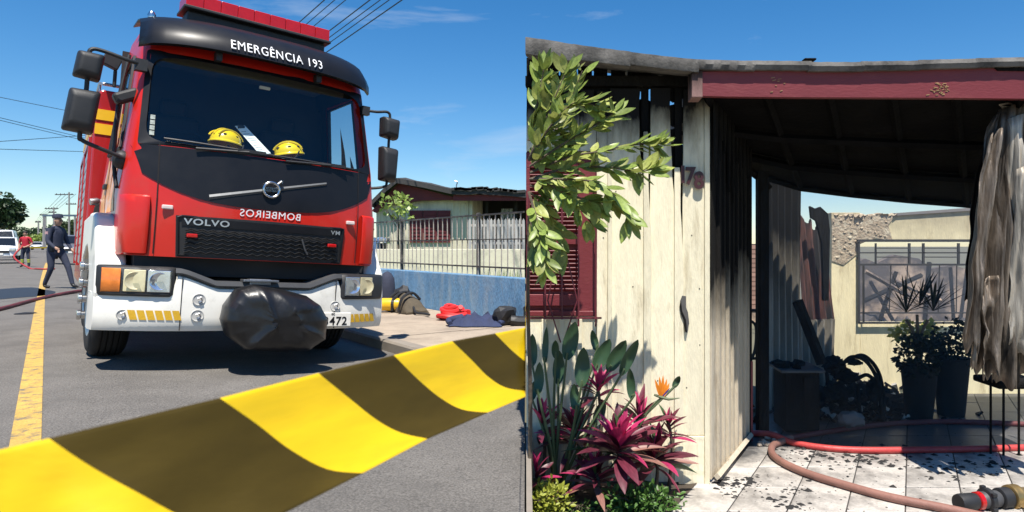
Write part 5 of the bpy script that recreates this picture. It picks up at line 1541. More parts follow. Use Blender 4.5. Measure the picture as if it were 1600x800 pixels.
for px in (862, 932):
    mb = MB(); mb.tube([P(px, 497, YF - .1), P(px, 497, YF - .0)], .008, 6); mb.build('grille_bracket', MGR, grl)

# house number
NUMM = mat('maroon_numeral', (.05, .012, .014), .45, var=.1)
for ch, px, py in (('1', 1067, 274), ('7', 1078.5, 276), ('8', 1092, 283)):
    c = P(px, py, YF - .024)
    text('house_numeral', ch, .145, Matrix.Translation(c) @ Matrix.Rotation(rad(90), 4, 'X'), NUMM, HS, .008, .004, .85, local=False)

# fascia beam, proud of the wall
YE = 3.98
mb = MB(); rows_ = []
for px, yt, yb in ((1085, 112, 150), (1140, 110, 151.5), (1250, 107, 152.5), (1360, 104, 153), (1480, 101, 153.5), (1620, 98, 155), (1720, 96, 156)):
    a, b_ = P(px, yb, YE), P(px, yt, YE)
    rows_.append([a, b_, b_ + Vector((0, .04, 0)), a + Vector((0, .04, 0))])
mb.loft(rows_, True, True, True); mb.build('fascia', MAROON, HS, bevel=.003, seg=1)
mb = MB(); a, b_ = P(1081, 152, YE - .01), P(1098, 104, YE - .01); mb.box(((a.x + b_.x) / 2, YE + .06, (a.z + b_.z) / 2), (b_.x - a.x, .14, b_.z - a.z)); mb.build('fascia_end', char_mat('scorched_fascia_end', (.30, .18, .16), 1.95, 2.25, nscale=5), HS, bevel=.004)
OCH = mat('bare_ochre_wood', (.34, .22, .10), .8, var=.3)
for (cx_, cy_, n_, sx_) in ((1467, 140, 40, 15), (1216, 128, 8, 9)):
    mb = MB()
    for k in range(n_):
        x = cx_ + random.gauss(0, sx_ * .45); y = cy_ + random.gauss(0, 6); L = random.uniform(.8, 3)
        if not 114 < y < 149: continue
        a = P(x, y, YE - .0022); mb.box(a, (L * YE / FPX * 2, .003, random.uniform(.4, 1.1) * YE / FPX), Matrix.Rotation(random.uniform(-.35, .35), 3, 'Y'))
    mb.build('worn_paint_patch', OCH, HS)['kind'] = 'stuff'
# roof sheets: corrugated fibre cement, sagging to the right of the wall
edge_top = [(815, 56), (860, 62), (905, 70), (950, 76), (1000, 82), (1050, 88), (1090, 92), (1160, 94), (1250, 95), (1340, 95), (1420, 94), (1500, 92), (1600, 90), (1720, 88)]
def ey(px): return interp(px, [a for a, _ in edge_top], [b_ for _, b_ in edge_top])
seams = [821, 900, 985, 1092, 1180, 1268, 1350, 1440, 1530, 1625, 1720]
for i in range(len(seams) - 1):
    x0, x1 = seams[i] - (0 if i == 0 else 5), seams[i + 1]
    dz = -.004 * (i % 2) + random.uniform(-.004, .004)
    thick = lerp(26, 14, min(1, max(0, (seams[i] - 821) / 300)))
    rows_ = []
    n_ = 22
    for k in range(n_ + 1):
        px = lerp(x0, x1, k / n_); w_ = .0012 * math.sin(k / n_ * 2 * math.pi * 3.5)
        rag = .0015 * mnoise.noise(Vector((px * .05, 3, 0)))
        a = P(px, ey(px), YE - .03) + Vector((0, rag, dz + w_ * .5))
        lowz = Vector((0, 0, -(thick * YE / FPX)))
        back = a + Vector((0, .62 if px < 1100 else 1.8, .05 if px < 1100 else -.18 - .0002 * (px - 1100)))
        rows_.append([a + lowz, a + lowz * .5 + Vector((0, -.012 + w_ * .4, 0)), a, back, back + Vector((0, 0, -.03)), a + lowz + Vector((0, .05, .0))])
    mb = MB(); mb.loft(rows_, True, True, True); mb.build('roof_sheet', ASB, HS, smooth=True)
mb = MB(); mb.box(P(1264, 94, YE), (.07, .06, .012)); mb.build('roof_ridge_piece', CHAR, HS, bevel=.005)
mb = MB(); mb.prism([P(1552, 103, YE - .012), P(1640, 100, YE - .012), P(1640, 111, YE - .012), P(1560, 110, YE - .012)], (0, .012, 0)); mb.build('loose_flashing', CHAR, HS)

# porch ceiling: charred sheets sloping to the back, rafters under them
YR_ = 5.85
cl_front = [(px, YE + .05, P(px, 148, YE).z + .03) for px in (1106, 1200, 1300, 1400, 1500, 1600, 1740)]
back_px = [(1165, 262), (1250, 288), (1330, 298), (1420, 307), (1510, 314), (1600, 322), (1740, 332)]
CEIL = mat('sooty_ceiling', (.0055, .0055, .006), .85, var=.4, scale=5, bump=.3, dirt=(.010, .0098, .0105), dscale=2, dlo=.5, dhi=.7, spec=.06)
for i in range(6):
    f0 = Vector(P(cl_front[i][0], 148, YE)) + Vector((0, .05, .04)); f1 = Vector(P(cl_front[i + 1][0], 148, YE)) + Vector((0, .05, .04))
    b0, b1 = P(*back_px[i], YR_), P(*back_px[i + 1], YR_)
    for j in range(3):
        A_, B_ = f0.lerp(b0, j / 3), f1.lerp(b1, j / 3); C_, D_ = f0.lerp(b0, (j + 1) / 3), f1.lerp(b1, (j + 1) / 3)
        k = Vector((0, 0, .012 * (j % 2)))
        mb = MB(); mb.loft([[A_ + k, B_ + k], [C_ + k, D_ + k]]); mb.build('ceiling_sheet', CEIL, HS, solid=.02)
for i in range(7):
    f0 = Vector(P(cl_front[i][0], 150, YE)) + Vector((0, .05, .02)); b0 = P(*back_px[i], YR_) - Vector((0, 0, .02))
    mb = MB(); mb.tube([f0, f0.lerp(b0, .5) + Vector((0, 0, -.01)), b0], .028, 4); mb.build('charred_rafter', CEIL, HS)
for j in (.33, .67, 1.0):
    pts = []
    for i in range(7):
        f0 = Vector(P(cl_front[i][0], 150, YE)) + Vector((0, .05, 0)); pts.append(f0.lerp(P(*back_px[i], YR_), j) + Vector((0, 0, -.03)))
    mb = MB(); mb.tube(pts, .03, 4); mb.build('charred_purlin', CEIL, HS)

# left side wall of the porch: upright planks running into the depth
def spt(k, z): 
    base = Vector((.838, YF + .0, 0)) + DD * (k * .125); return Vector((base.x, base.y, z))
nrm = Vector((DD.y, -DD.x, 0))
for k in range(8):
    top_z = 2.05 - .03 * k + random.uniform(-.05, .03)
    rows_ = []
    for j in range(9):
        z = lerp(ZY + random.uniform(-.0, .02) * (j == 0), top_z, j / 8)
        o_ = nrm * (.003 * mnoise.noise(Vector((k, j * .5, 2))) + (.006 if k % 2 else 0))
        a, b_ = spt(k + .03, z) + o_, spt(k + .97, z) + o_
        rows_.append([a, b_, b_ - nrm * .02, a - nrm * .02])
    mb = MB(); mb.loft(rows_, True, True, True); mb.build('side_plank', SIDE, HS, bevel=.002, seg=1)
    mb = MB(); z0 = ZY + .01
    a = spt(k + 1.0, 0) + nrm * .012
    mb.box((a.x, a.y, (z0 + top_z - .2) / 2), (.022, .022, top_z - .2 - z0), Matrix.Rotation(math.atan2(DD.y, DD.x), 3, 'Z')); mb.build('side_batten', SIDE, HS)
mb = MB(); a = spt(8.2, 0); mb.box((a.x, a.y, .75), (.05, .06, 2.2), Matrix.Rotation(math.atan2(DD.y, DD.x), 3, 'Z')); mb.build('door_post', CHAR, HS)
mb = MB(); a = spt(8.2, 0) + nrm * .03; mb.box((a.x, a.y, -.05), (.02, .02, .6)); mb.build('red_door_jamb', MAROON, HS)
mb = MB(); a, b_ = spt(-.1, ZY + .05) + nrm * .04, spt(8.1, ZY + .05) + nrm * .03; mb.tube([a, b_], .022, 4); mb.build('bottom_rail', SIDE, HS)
# charred fringe hanging at the wall head
for k in range(9):
    a = spt(k * .9, 2.0) + nrm * .02; L = random.uniform(.15, .75)
    mb = MB(); mb.prism([a + DD * -.04, a + DD * .05, a + DD * .03 + Vector((0, 0, -L * .6)), a + DD * .01 + Vector((0, 0, -L)), a + DD * -.02 + Vector((0, 0, -L * .5))], -nrm * -.012); mb.build('charred_fragment', CHAR, HS)
# black inner post and standing corrugated sheets
mb = MB(); a = P(1191, 640, 5.3); b_ = P(1191, 268, 5.3); mb.box(((a.x), 5.3, (ZY + b_.z) / 2), (17 * 5.3 / FPX, .08, b_.z - ZY)); mb.build('charred_post', CHAR, HS)
mb = MB(); a, b_ = P(1165, 262, 5.2), P(1202, 292, 5.5); mb.tube([a, b_], .03, 4); mb.build('charred_brace', CHAR, HS)
COR = char_mat('corrugated_sheet_cream', (.40, .36, .29), .15, 1.25, nscale=2.0, edge=.45)
def corr(p0, p1, z0f, z1f, amp, waves, m_, name, parent=HS, ztop_rag=0.0, lean=Vector((0, 0, 0))):
    p0, p1 = Vector(p0), Vector(p1); d = (p1 - p0); nn = Vector((d.y, -d.x, 0)).normalized()
    rows_ = []; N = waves * 6
    for i in range(N + 1):
        t_ = i / N; o_ = nn * amp * math.sin(t_ * waves * 2 * math.pi)
        zb, zt = z0f(t_), z1f(t_) + ztop_rag * mnoise.noise(Vector((t_ * 9, 2, 0)))
        rows_.append([p0 + d * t_ + o_ + Vector((0, 0, lerp(zb, zt, q))) + lean * q + nn * .01 * math.sin(q * 4 + t_ * 3) for q in (0, .2, .4, .6, .8, 1)])
    mb = MB(); mb.loft(rows_); return mb.build(name, m_, parent, smooth=False, solid=.004)
a, b_ = P(1199, 600, 6.12), P(1251, 600, 6.3)
corr((a.x, a.y, 0), (b_.x, b_.y, 0), lambda t: ZY, lambda t: P(1225, 268, 6.2).z, .042, 5, COR, 'corrugated_panel')
a, b_ = P(1246, 600, 6.36), P(1304, 600, 6.5)
corr((a.x, a.y, 0), (b_.x, b_.y, 0), lambda t: ZY, lambda t: P(1270, 508, 6).z, .042, 5, COR, 'corrugated_panel')
RUST = mat('scorched_red_sheet', (.17, .075, .06), .8, var=.5, scale=8, stretch=(2, 2, .3), dirt=(.035, .033, .032), dscale=3, dlo=.40, dhi=.56, spec=.15)
a, b_ = P(1256, 600, 6.42), P(1304, 600, 6.6)
corr((a.x, a.y, 0), (b_.x, b_.y, 0), lambda t: P(1270, 540 - 30 * t, 6.1).z, lambda t: lerp(P(1258, 330, 6.1).z, P(1300, 362, 6.1).z, t), .036, 5, RUST, 'leaning_corrugated_sheet', ztop_rag=.12, lean=Vector((-.05, .1, 0)))
mb = MB(); pts = [(1266, 322), (1274, 326), (1282, 323), (1294, 334), (1297, 360), (1295, 470), (1287, 470), (1285, 380), (1276, 345), (1268, 340)]
mb.prism([P(x, y, 6.35) for x, y in pts], (0, .05, 0)); mb.build('charred_timber_stump', CHAR, HS)
# timber leaning across
mb = MB(); mb.tube([P(1246, 470, 5.5), P(1284, 568, 5.5)], .045, 4); mb.build('fallen_timber', CHAR, HS)

# rear wall: plaster broken to aggregate at the top left, sooty over the window, window opening with grille
YW = 6.8
def wz(y): return P(0, y, YW).z
PLAS = char_mat('cream_plaster', (.92, .80, .50), .95, 1.85, nscale=1.4, edge=.5, char=(.13, .10, .08), stretch=(1, 1, 1))
mb = MB(); qbox(mb, 1299, 1344, 332, 640, YW, .16); mb.build('rear_wall', PLAS, HS, bevel=.006)
mb = MB(); qbox(mb, 1344, 1640, 505, 640, YW, .16); mb.build('rear_wall', PLAS, HS, bevel=.006)
mb = MB(); mb.prism([P(1344, 377, YW), P(1344, 340, YW), P(1372, 336, YW), P(1398, 335, YW), P(1430, 333, YW), P(1640, 318, YW), P(1640, 377, YW)], (0, .16, 0)); mb.build('rear_wall', PLAS, HS)
mb = MB(); a = P(1456, 333, YW); rows_ = [[P(1398, 336, YW - .02), P(1640, 320, YW - .02)], [P(1398, 332.5, YW - .02), P(1640, 315, YW - .02)]]
mb.prism([P(1398, 337, YW - .02), P(1640, 321, YW - .02), P(1640, 315.5, YW - .02), P(1398, 333, YW - .02)], (0, .2, 0)); mb.build('wall_capping', mat('capping_concrete', (.22, .2, .19), .9, var=.2), HS)
AGG = mat('exposed_aggregate', (.42, .33, .23), .95, var=.3, scale=22, bump=.7, bscale=40, dirt=(.60, .52, .38), dscale=14, dlo=.48, dhi=.6)
mb = MB(); rows_ = []
ol = [(1300, 408), (1318, 414), (1338, 398), (1342, 382), (1368, 372), (1395, 376), (1388, 352), (1398, 338), (1372, 335), (1345, 339), (1322, 336), (1300, 341)]
mb.prism([P(x, y, YW - .008) for x, y in ol], (0, .012, 0)); mb.build('broken_plaster', AGG, HS)
for k in range(40):
    x = random.uniform(1302, 1388); y = random.uniform(342, 404)
    if x > 1342 and y > 374: continue
    mb = MB(); mb.ball(P(x, y, YW - .008), (random.uniform(.010, .02), .010, random.uniform(.008, .017)), 1, .4, 2, k); mb.build('stone', AGG, HS)
for k in range(14):
    mb = MB(); mb.ball(P(1304 + k * 7.4, 338 + random.uniform(-3, 2), YW + .06), (.05, .09, random.uniform(.012, .035)), 1, .5, 2, k); mb.build('rubble_crest', AGG, HS)
STL = mat('sooty_window_steel', (.05, .048, .047), .6, var=.3, metal=.2)
wf = MB(); qbox(wf, 1340, 1640, 374, 378, YW - .05, .03); wgr = wf.build('rear_window_grille', STL, HS)
for (x0, x1, y0, y1) in ((1341, 1344, 378, 506), (1344, 1640, 412, 415), (1344, 1640, 488, 490), (1342, 1640, 503, 506), (1368, 1370, 380, 412), (1420, 1423, 380, 412), (1442, 1445, 380, 412), (1497, 1500, 380, 412), (1344, 1640, 394, 396), (1370, 1420, 401, 402.5), (1370, 1420, 387, 388.5), (1445, 1497, 401, 402.5), (1445, 1497, 387, 388.5), (1349, 1351, 415, 503)):
    mb = MB(); qbox(mb, x0, x1, y0, y1, YW - .045, .022); mb.build('grille_bar', STL, wgr)
for px in (1392, 1418, 1468, 1495, 1530, 1560):
    mb = MB(); mb.tube([P(px, 415, YW - .03), P(px + random.uniform(-6, 6), 490, YW - .03)], .006, 5); mb.build('bent_bar', STL, wgr)

# what stands beyond: ruined rooms and the neighbour
RUIN = mat('ruin_plaster', (.50, .36, .25), .95, var=.4, scale=4, bump=.5, bscale=12, dirt=(.09, .07, .06), dscale=1.6, dlo=.42, dhi=.56)
t_ = thing('ruined_wall', P(1440, 560, 9.6), 'broken sooty wall seen through the rear window of the burnt house', 'wall')
mb = MB(); mb.prism([P(1318, 600, 9.6), P(1318, 418, 9.6), P(1352, 404, 9.6), (P(1370, 411, 9.6)), P(1398, 398, 9.6), P(1436, 404, 9.6), P(1455, 420, 9.6), P(1490, 414, 9.6), P(1520, 424, 9.6), P(1560, 410, 9.6), P(1700, 412, 9.6), P(1700, 600, 9.6)], (0, .15, 0)); mb.build('wall', RUIN, t_)
for k, (x0, y0, x1, y1) in enumerate(((1352, 424, 1420, 462), (1375, 500, 1400, 425), (1400, 440, 1470, 470), (1445, 500, 1452, 410), (1490, 500, 1485, 418), (1350, 470, 1440, 430), (1500, 505, 1512, 415), (1360, 440, 1395, 500))):
    mb = MB(); mb.tube([P(x0, y0, 8.2 + .12 * k), P(x1, y1, 8.35 + .12 * k)], .032 if k % 2 else .026, 4); tag(mb.build('fallen_rafter', [CHAR, RUIN][k in (0, 2)]), ['pale fallen rafter at upper left inside the rear window', 'charred rafter leaning steeply left of centre in the rear window', 'pale fallen rafter crossing the middle of the rear window', 'upright charred post right of centre in the rear window', 'upright charred post near the right of the rear window', 'charred rafter sloping up to the right in the rear window', 'rightmost charred post in the rear window', 'charred rafter sloping down at the left of the rear window'][k], 'rafter', 'fallen rafters in the back room')
mb = MB(); rows_ = []
for i in range(21):
    r_ = []
    for j in range(9):
        x = lerp(1330, 1620, i / 20); y = lerp(7.2, 9.4, j / 8); b_ = P(x, 480, y)
        h = ZY + .75 * math.sin(math.pi * j / 8) * (.65 + .6 * mnoise.noise(Vector((i * .45, j * .5, 3)))) + .1 * mnoise.noise(Vector((i * 1.7, j * 1.9, 1)))
        r_.append((b_.x, y, max(ZY, h)))
    rows_.append(r_)
mb.loft(rows_); tag(mb.build('rubble', mat('rubble_soot', (.07, .06, .055), .95, var=.6, scale=6, bump=1, bscale=14)), 'heap of sooty rubble behind the rear window', 'rubble', kind='stuff')
BRK = mat('neighbour_brick', (.34, .20, .15), .9, var=.15, rnd=.18)
t_ = thing('neighbour_wall', P(1180, 480, 13), 'reddish brick wall glimpsed through the doorway gap', 'wall')
mb = MB(); qbox(mb, 1150, 1205, 381, 520, 13.02, .2); mb.build('mortar', RUIN, t_)
mb = MB(); mb.box((0, 0, 0), (.245, .03, .075)); br0 = mb.build('brick', BRK, t_); ok = False
for r_ in range(14):
    for c_ in range(4):
        p = P(1152, 386, 13) + Vector((c_ * .257 + (.128 if r_ % 2 else 0), -.0, -r_ * .088))
        if not ok: br0.matrix_basis = Matrix.Translation(p); adopt(br0, t_); ok = True
        else: inst(br0, Matrix.Translation(p), 'brick', t_)
# metal chair glimpsed in the gap
t_ = thing('metal_chair', P(1176, 560, 6.4), 'dark metal chair glimpsed through the doorway gap', 'chair')
for pts in ([(1170, 485), (1184, 485)], [(1170, 500), (1181, 510), (1180, 545), (1172, 565)], [(1172, 485), (1172, 620)], [(1183, 485), (1184, 620)], [(1170, 560), (1186, 560)]):
    mb = MB(); mb.tube(spline([P(x, y, 6.2) for x, y in pts], 4), .014, 6); mb.build('frame_tube', STL, t_)

# ------------------------------------------------------------------ hanging burnt sheet at the right
BURN = mat('scorched_metal', (.23, .185, .145), .48, metal=.45, var=.5, scale=4, stretch=(3, 3, .5), bump=.35, bscale=16, dirt=(.030, .025, .021), dscale=1.8, dlo=.50, dhi=.66)
BURN2 = mat('scorched_metal_pale', (.45, .40, .33), .5, metal=.35, var=.35, scale=5, stretch=(3, 3, .4), bump=.3, bscale=16, dirt=(.05, .042, .036), dscale=2.4, dlo=.5, dhi=.62)
cur = thing('burnt_metal_sheet', P(1560, 590, 4.15), 'burnt rippled metal sheet hanging from the porch beam at the right', 'metal sheet')
def strip(xt0, xt1, xb0, xb1, yt, yb, Y, m_, seed, folds=3.0, amp=.05, bulge=0, nx=64, ny=22):
    rows_ = []
    for j in range(ny + 1):
        t_ = j / ny; r_ = []
        for i in range(nx + 1):
            s_ = i / nx
            f0 = lerp(xt0, xb0, t_ ** .6); f1 = lerp(xt1, xb1, t_ ** .8)
            px = lerp(f0, f1, s_) + 5 * mnoise.noise(Vector((seed, t_ * 5, s_ * .5)))* (1 if s_ < .1 or s_ > .9 else .3)
            yb_ = yb + 26 * mnoise.noise(Vector((seed * 3, s_ * 6, 0)))
            py = lerp(yt + 14 * (1 - s_) ** 2, yb_, t_)
            rib = .006 * math.sin((s_ * (f1 - f0)) * .42 * 2 * math.pi / 3.2 + seed + 2.5 * mnoise.noise(Vector((t_ * 3, seed, 0)))) * (.3 + abs(mnoise.noise(Vector((s_ * 3, t_ * 4, seed + 5)))) * 2.2) + .022 * abs(mnoise.noise(Vector((s_ * 5 + t_ * 3, t_ * 7 - s_ * 2, seed + 2))))
            dep = rib + amp * math.sin(s_ * folds * 2 * math.pi + seed + 1.1 * math.sin(t_ * 2.5 + seed)) * (.4 + .8 * t_) + .035 * mnoise.noise(Vector((s_ * 4, t_ * 6, seed))) + bulge * math.sin(math.pi * t_)
            p = P(px, py, Y); p.y += dep
            r_.append(p)
        rows_.append(r_)
    mb = MB(); mb.loft(rows_); return mb.build('sheet_strip', m_, cur, smooth=True, solid=.003)
strip(1562, 1604, 1556, 1600, 160, 600, 4.12, BURN, 1.0, 1.3, .05)
strip(1554, 1580, 1508, 1554, 166, 575, 4.12, BURN, 4.0, 1.2, .06)
strip(1545, 1566, 1510, 1530, 200, 545, 4.06, BURN, 5.2, 1.3, .04)
strip(1540, 1560, 1512, 1530, 200, 470, 4.35, CHAR, 6.0, 1.5, .04)
strip(1575, 1640, 1574, 1640, 172, 560, 4.09, BURN2, 2.3, 1.3, .06)
strip(1590, 1650, 1586, 1650, 250, 545, 4.03, BURN2, 7.7, 1.1, .05)
strip(1598, 1690, 1596, 1690, 200, 600, 4.16, BURN, 9.1, 3, .05)
strip(1532, 1560, 1534, 1562, 430, 585, 4.10, BURN, 11.0, 1.2, .03)
for k in range(7):      # curled top edge: corrugations seen from below
    mb = MB(); mb.tube(spline([P(1562 + k * 2, 164 + k * 2, 4.12 + .03 * k), P(1580 + k * 3, 162 + k * 7, 4.16 + .03 * k), P(1612, 176 + k * 9, 4.2 + .03 * k)], 5), .006, 5); mb.build('rib', BURN2, cur)

# ------------------------------------------------------------------ burnt furniture and plants inside
tt = thing('burnt_cabinet', P(1250, 655, 5.35), 'charred low cabinet with a bluish top in the porch corner', 'cabinet')
cz0 = ZY; cp = P(1250, 600, 5.35)
mb = MB(); mb.box((cp.x, 5.45, (ZY + .02 + P(0, 580, 5.35).z) / 2), (.27, .32, P(0, 580, 5.35).z - ZY - .02)); mb.build('carcass', CHAR, tt, bevel=.01)
mb = MB(); mb.box((cp.x - .01, 5.44, P(0, 577, 5.35).z + .0), (.34, .40, .022)); mb.build('cabinet_top', mat('scorched_blue_top', (.028, .04, .05), .6, var=.4, scale=8), tt, bevel=.004)
for k in range(6):
    mb = MB(); mb.ball((cp.x + random.uniform(-.13, .13), 5.44 + random.uniform(-.12, .12), P(0, 577, 5.35).z + .02), (random.uniform(.03, .07), .05, random.uniform(.015, .05)), 2, .6, 2.5, k); mb.build('charred_scrap', CHAR, tt)
mb = MB(); mb.box((cp.x + .06, 5.285, -.08), (.11, .012, .34)); mb.build('door', CHAR, tt)
ch = thing('burnt_armchair', P(1330, 640, 5.6), 'burnt armchair with bent black metal hoops among debris', 'chair')
for k, pts in enumerate(([(1316, 570), (1330, 558), (1350, 562), (1366, 582), (1374, 610), (1378, 650)], [(1322, 565), (1345, 555), (1362, 565), (1374, 585), (1380, 615), (1382, 655)], [(1300, 600), (1330, 596), (1352, 586), (1362, 590)], [(1290, 572), (1300, 640)], [(1340, 600), (1344, 650)])):
    mb = MB(); mb.tube(spline([P(x, y, 5.55 + .07 * (k % 2)) for x, y in pts], 6), .016, 7); mb.build('hoop', CHAR, ch, smooth=True)
for k, (x, y, rx, ry, rz) in enumerate(((1304, 570, .08, .09, .07), (1318, 585, .09, .10, .05), (1335, 566, .06, .05, .025), (1366, 610, .06, .06, .10), (1310, 615, .10, .1, .08))):
    mb = MB(); mb.ball(P(x, y, 5.6), (rx, ry, rz), 3, .55, 2.3, k * 5); mb.build('charred_padding', CHAR, ch)
random.seed(21)
lab = ['charred plank lying at the left of the debris heap', 'charred plank leaning on the burnt armchair', 'short charred plank in front of the cabinet', 'charred plank under the bent hoops', 'charred plank at the foot of the leaning sheet', 'long charred plank across the middle of the heap', 'broken charred plank before the plant pots', 'thin charred plank beside the left plant pot', 'charred plank end poking forward from the heap', 'charred plank on top of the heap', 'small charred plank behind the heap', 'charred plank lying before the rear wall']
for k in range(12):
    x = random.uniform(1270, 1420); y = random.uniform(618, 655); Y = FPX * (ZC - ZY) / (y - CY)
    c = P(x, y, Y); c.z = ZY + random.uniform(.04, .14)
    R3 = Euler((random.uniform(-.3, .3), random.uniform(-.35, .35), random.uniform(0, 3.1))).to_matrix()
    mb = MB(); mb.box(c, (random.uniform(.2, .55), random.uniform(.04, .09), random.uniform(.015, .035)), R3)
    tag(mb.build('charred_plank', CHAR, bevel=.004, seg=1), lab[k], 'plank', 'charred planks in the debris')
ASHL = mat('pale_ash_scrap', (.42, .40, .36), .8, var=.4, scale=10)
mb = MB(); mb2 = MB()
for k in range(700):
    x = random.gauss(1330, 62); y = random.uniform(606, 662)
    Y = FPX * (ZC - ZY) / (y - CY); c = P(x, y, Y); c.z = ZY + .01 + random.random() * .22 * math.exp(-((x - 1320) / 70) ** 2)
    if c.x < 1.35: continue
    R3 = Euler((random.uniform(-.8, .8), random.uniform(-.8, .8), random.uniform(0, 6))).to_matrix()
    (mb2 if k % 13 == 0 else mb).box(c, (random.uniform(.02, .14), random.uniform(.015, .06), random.uniform(.005, .03)), R3)
tag(mb.build('charred_debris', CHAR), 'heap of charred scraps on the porch floor', 'debris', kind='stuff')
tag(mb2.build('ash_scraps', ASHL), 'pale scraps among the charred debris on the porch floor', 'debris', kind='stuff')
mb = MB(); mb.ball(P(1328, 655, 5.3), (.10, .08, .06), 3, .35, 2, 9); tag(mb.build('grey_bundle', mat('grey_cloth', (.13, .125, .12), .9, var=.2), smooth=True), 'grey crumpled bundle lying before the debris heap', 'bundle')
POTM = mat('dark_pot', (.014, .013, .012), .7, var=.2, spec=.12)
def pot(px, py0, Y, r_, h, label, dark=True):
    b_ = P(px, 0, Y); b_.z = ZY
    t_ = thing('potted_plant', b_, label, 'potted plant', 'potted plants before the rear wall')
    mb = MB(); mb.lathe([(0, r_ * .72), (h * .9, r_ * .98), (h * .9, r_ * 1.08), (h, r_ * 1.08), (h, r_ * .95), (h * .93, r_ * .9)], b_, (0, 0, 1), 24); mb.build('pot', POTM, t_, smooth=True)
    return t_, b_ + Vector((0, 0, h))
def blade_leaf(mb, base, tip, w_, sag=.1, n=5, up=Vector((0, 0, 1)), fold=.25, shape=1.0):
    base, tip = Vector(base), Vector(tip); d = tip - base; L = d.length
    s_ = d.cross(up); 
    if s_.length < 1e-5: s_ = Vector((1, 0, 0))
    s_.normalize(); nn = s_.cross(d).normalized()
    rows_ = []
    for i in range(n + 1):
        t_ = i / n
        ww = w_ * (math.sin(math.pi * min(1, (t_ * .93 + .07) ** shape)) ** .8) if 0 < i < n else (w_ * .18 if i == 0 else w_ * .03)
        p = base + d * t_ + up * (sag * L * (t_ - t_ * t_) * 4 * .5) 
        rows_.append([p - s_ * ww + nn * fold * ww, p, p + s_ * ww + nn * fold * ww])
    mb.loft(rows_)
DRAC = mat('dracaena_leaf', (.018, .024, .012), .6, var=.3, trans=.05, spec=.2)
DLEAF = mat('sooty_leaf', (.012, .017, .008), .7, var=.4, trans=.05, spec=.15)
t1, top1 = pot(1436, 560, 5.75, .145, .46, 'left dark potted plant with dense sooty leaves and spiky dracaena')
mb = MB()
for k in range(3):
    mb.tube(spline([top1 - Vector((0, 0, .05)), top1 + Vector((.03 * (k - 1), .02, .25)), P(1416 + k * 17, 500 - 8 * (k % 2), 5.75)], 4), .012, 6)
mb.build('stem', BARK, t1, smooth=True)
for hd, (hx, hy) in enumerate(((1416, 488), (1436, 478), (1458, 486))):
    c = P(hx, hy, 5.75)
    for k in range(17):
        a = math.pi * (k + .5) / 17 + random.uniform(-.1, .1); L = random.uniform(.22, .37)
        tip = c + Vector((math.cos(a) * L, random.uniform(-.1, .1), math.sin(a) * L + .02))
        mb = MB(); blade_leaf(mb, c, tip, .011, .05); mb.build('leaf', DRAC, t1)
def leafball(t_, c, r_, n, size, m_, nm='foliage', seed=0):
    mb = MB(); crown(mb, c, r_, n, size, seed, gap=.2); return mb.build(nm, m_, t_, recalc=False)
leafball(t1, top1 + Vector((-.02, -.02, .07)), (.18, .17, .20), 700, .045, DLEAF)
t2, top2 = pot(1486, 560, 5.9, .15, .50, 'right dark potted plant hidden in dense sooty leaves')
leafball(t2, top2 + Vector((.02, 0, .10)), (.18, .18, .25), 800, .045, DLEAF, seed=3)
t4 = thing('yellow_plant', P(1428, 530, 6.2), 'small yellowish shrub lit behind the potted plants', 'plant')
leafball(t4, P(1432, 522, 6.3), (.22, .15, .12), 260, .06, mat('yellow_leaf', (.30, .30, .05), .6, var=.3, trans=.3), seed=9)
mb = MB(); mb.tube([Vector((P(1432, 522, 6.3).x, 6.3, ZY)), P(1432, 522, 6.3)], .012, 6); mb.build('stem', BARK, t4)
st = thing('metal_stool', P(1575, 640, 4.9), 'burnt seat with thin metal legs below the hanging sheet', 'stool')
sz = P(0, 596, 4.9).z
for px, y in ((1548, 4.8), (1568, 4.75), (1592, 4.75), (1610, 5.05)):
    a = P(px, 590, y); mb = MB(); mb.tube([(a.x, y, ZY), (a.x, y, sz)], .008, 6); mb.build('leg', CHAR, st)
a = P(1578, 590, 4.9); mb = MB(); mb.box((a.x, 4.9, sz), (.36, .32, .05)); mb.build('seat', CHAR, st, bevel=.015)
mb = MB(); a = P(1578, 570, 4.95); mb.ball(a, (.14, .1, .06), 2, .5, 2, 2); mb.build('charred_padding', CHAR, st)

# ------------------------------------------------------------------ ash on the tiles, hoses, coupling
ASH = mat('black_ash_flake', (.018, .017, .016), .85, var=.4, scale=20)
mb = MB(); random.seed(5)
def flake(x, y, r_):
    if y < 690 and random.random() < .3: return
    Y = FPX * (ZC - ZY) / (y - CY); c = P(x, y, Y); c.z = ZY + .0012
    if c.x < .60 + (c.y - 3.89) * .494: return
    n_ = random.randint(5, 7); pts = []
    a0 = random.uniform(0, 6)
    for k in range(n_):
        a = a0 + 2 * math.pi * k / n_; q = r_ * random.uniform(.5, 1.25)
        pts.append(c + Vector((math.cos(a) * q * 1.2, math.sin(a) * q, 0)))
    h = c + Vector((0, 0, r_ * random.uniform(.2, .7)))
    vs = [mb.b.verts.new(p) for p in pts]; hv = mb.b.verts.new(h)
    for k in range(n_): mb.b.faces.new([vs[k], vs[(k + 1) % n_], hv])
for (cx_, cy_, sx_, sy_, n_) in ((1135, 753, 14, 7, 60), (1172, 756, 10, 6, 45), (1150, 775, 10, 5, 22), (1235, 766, 18, 6, 45), (1205, 782, 12, 5, 18), (1260, 707, 28, 7, 110), (1330, 716, 45, 9, 120), (1400, 722, 40, 12, 70), (1470, 732, 50, 16, 60), (1540, 722, 40, 12, 60), (1240, 790, 14, 5, 16)):
    for k in range(n_): flake(random.gauss(cx_, sx_), random.gauss(cy_, sy_), random.choice((.003, .004, .006, .008, .012, .017, .024)))
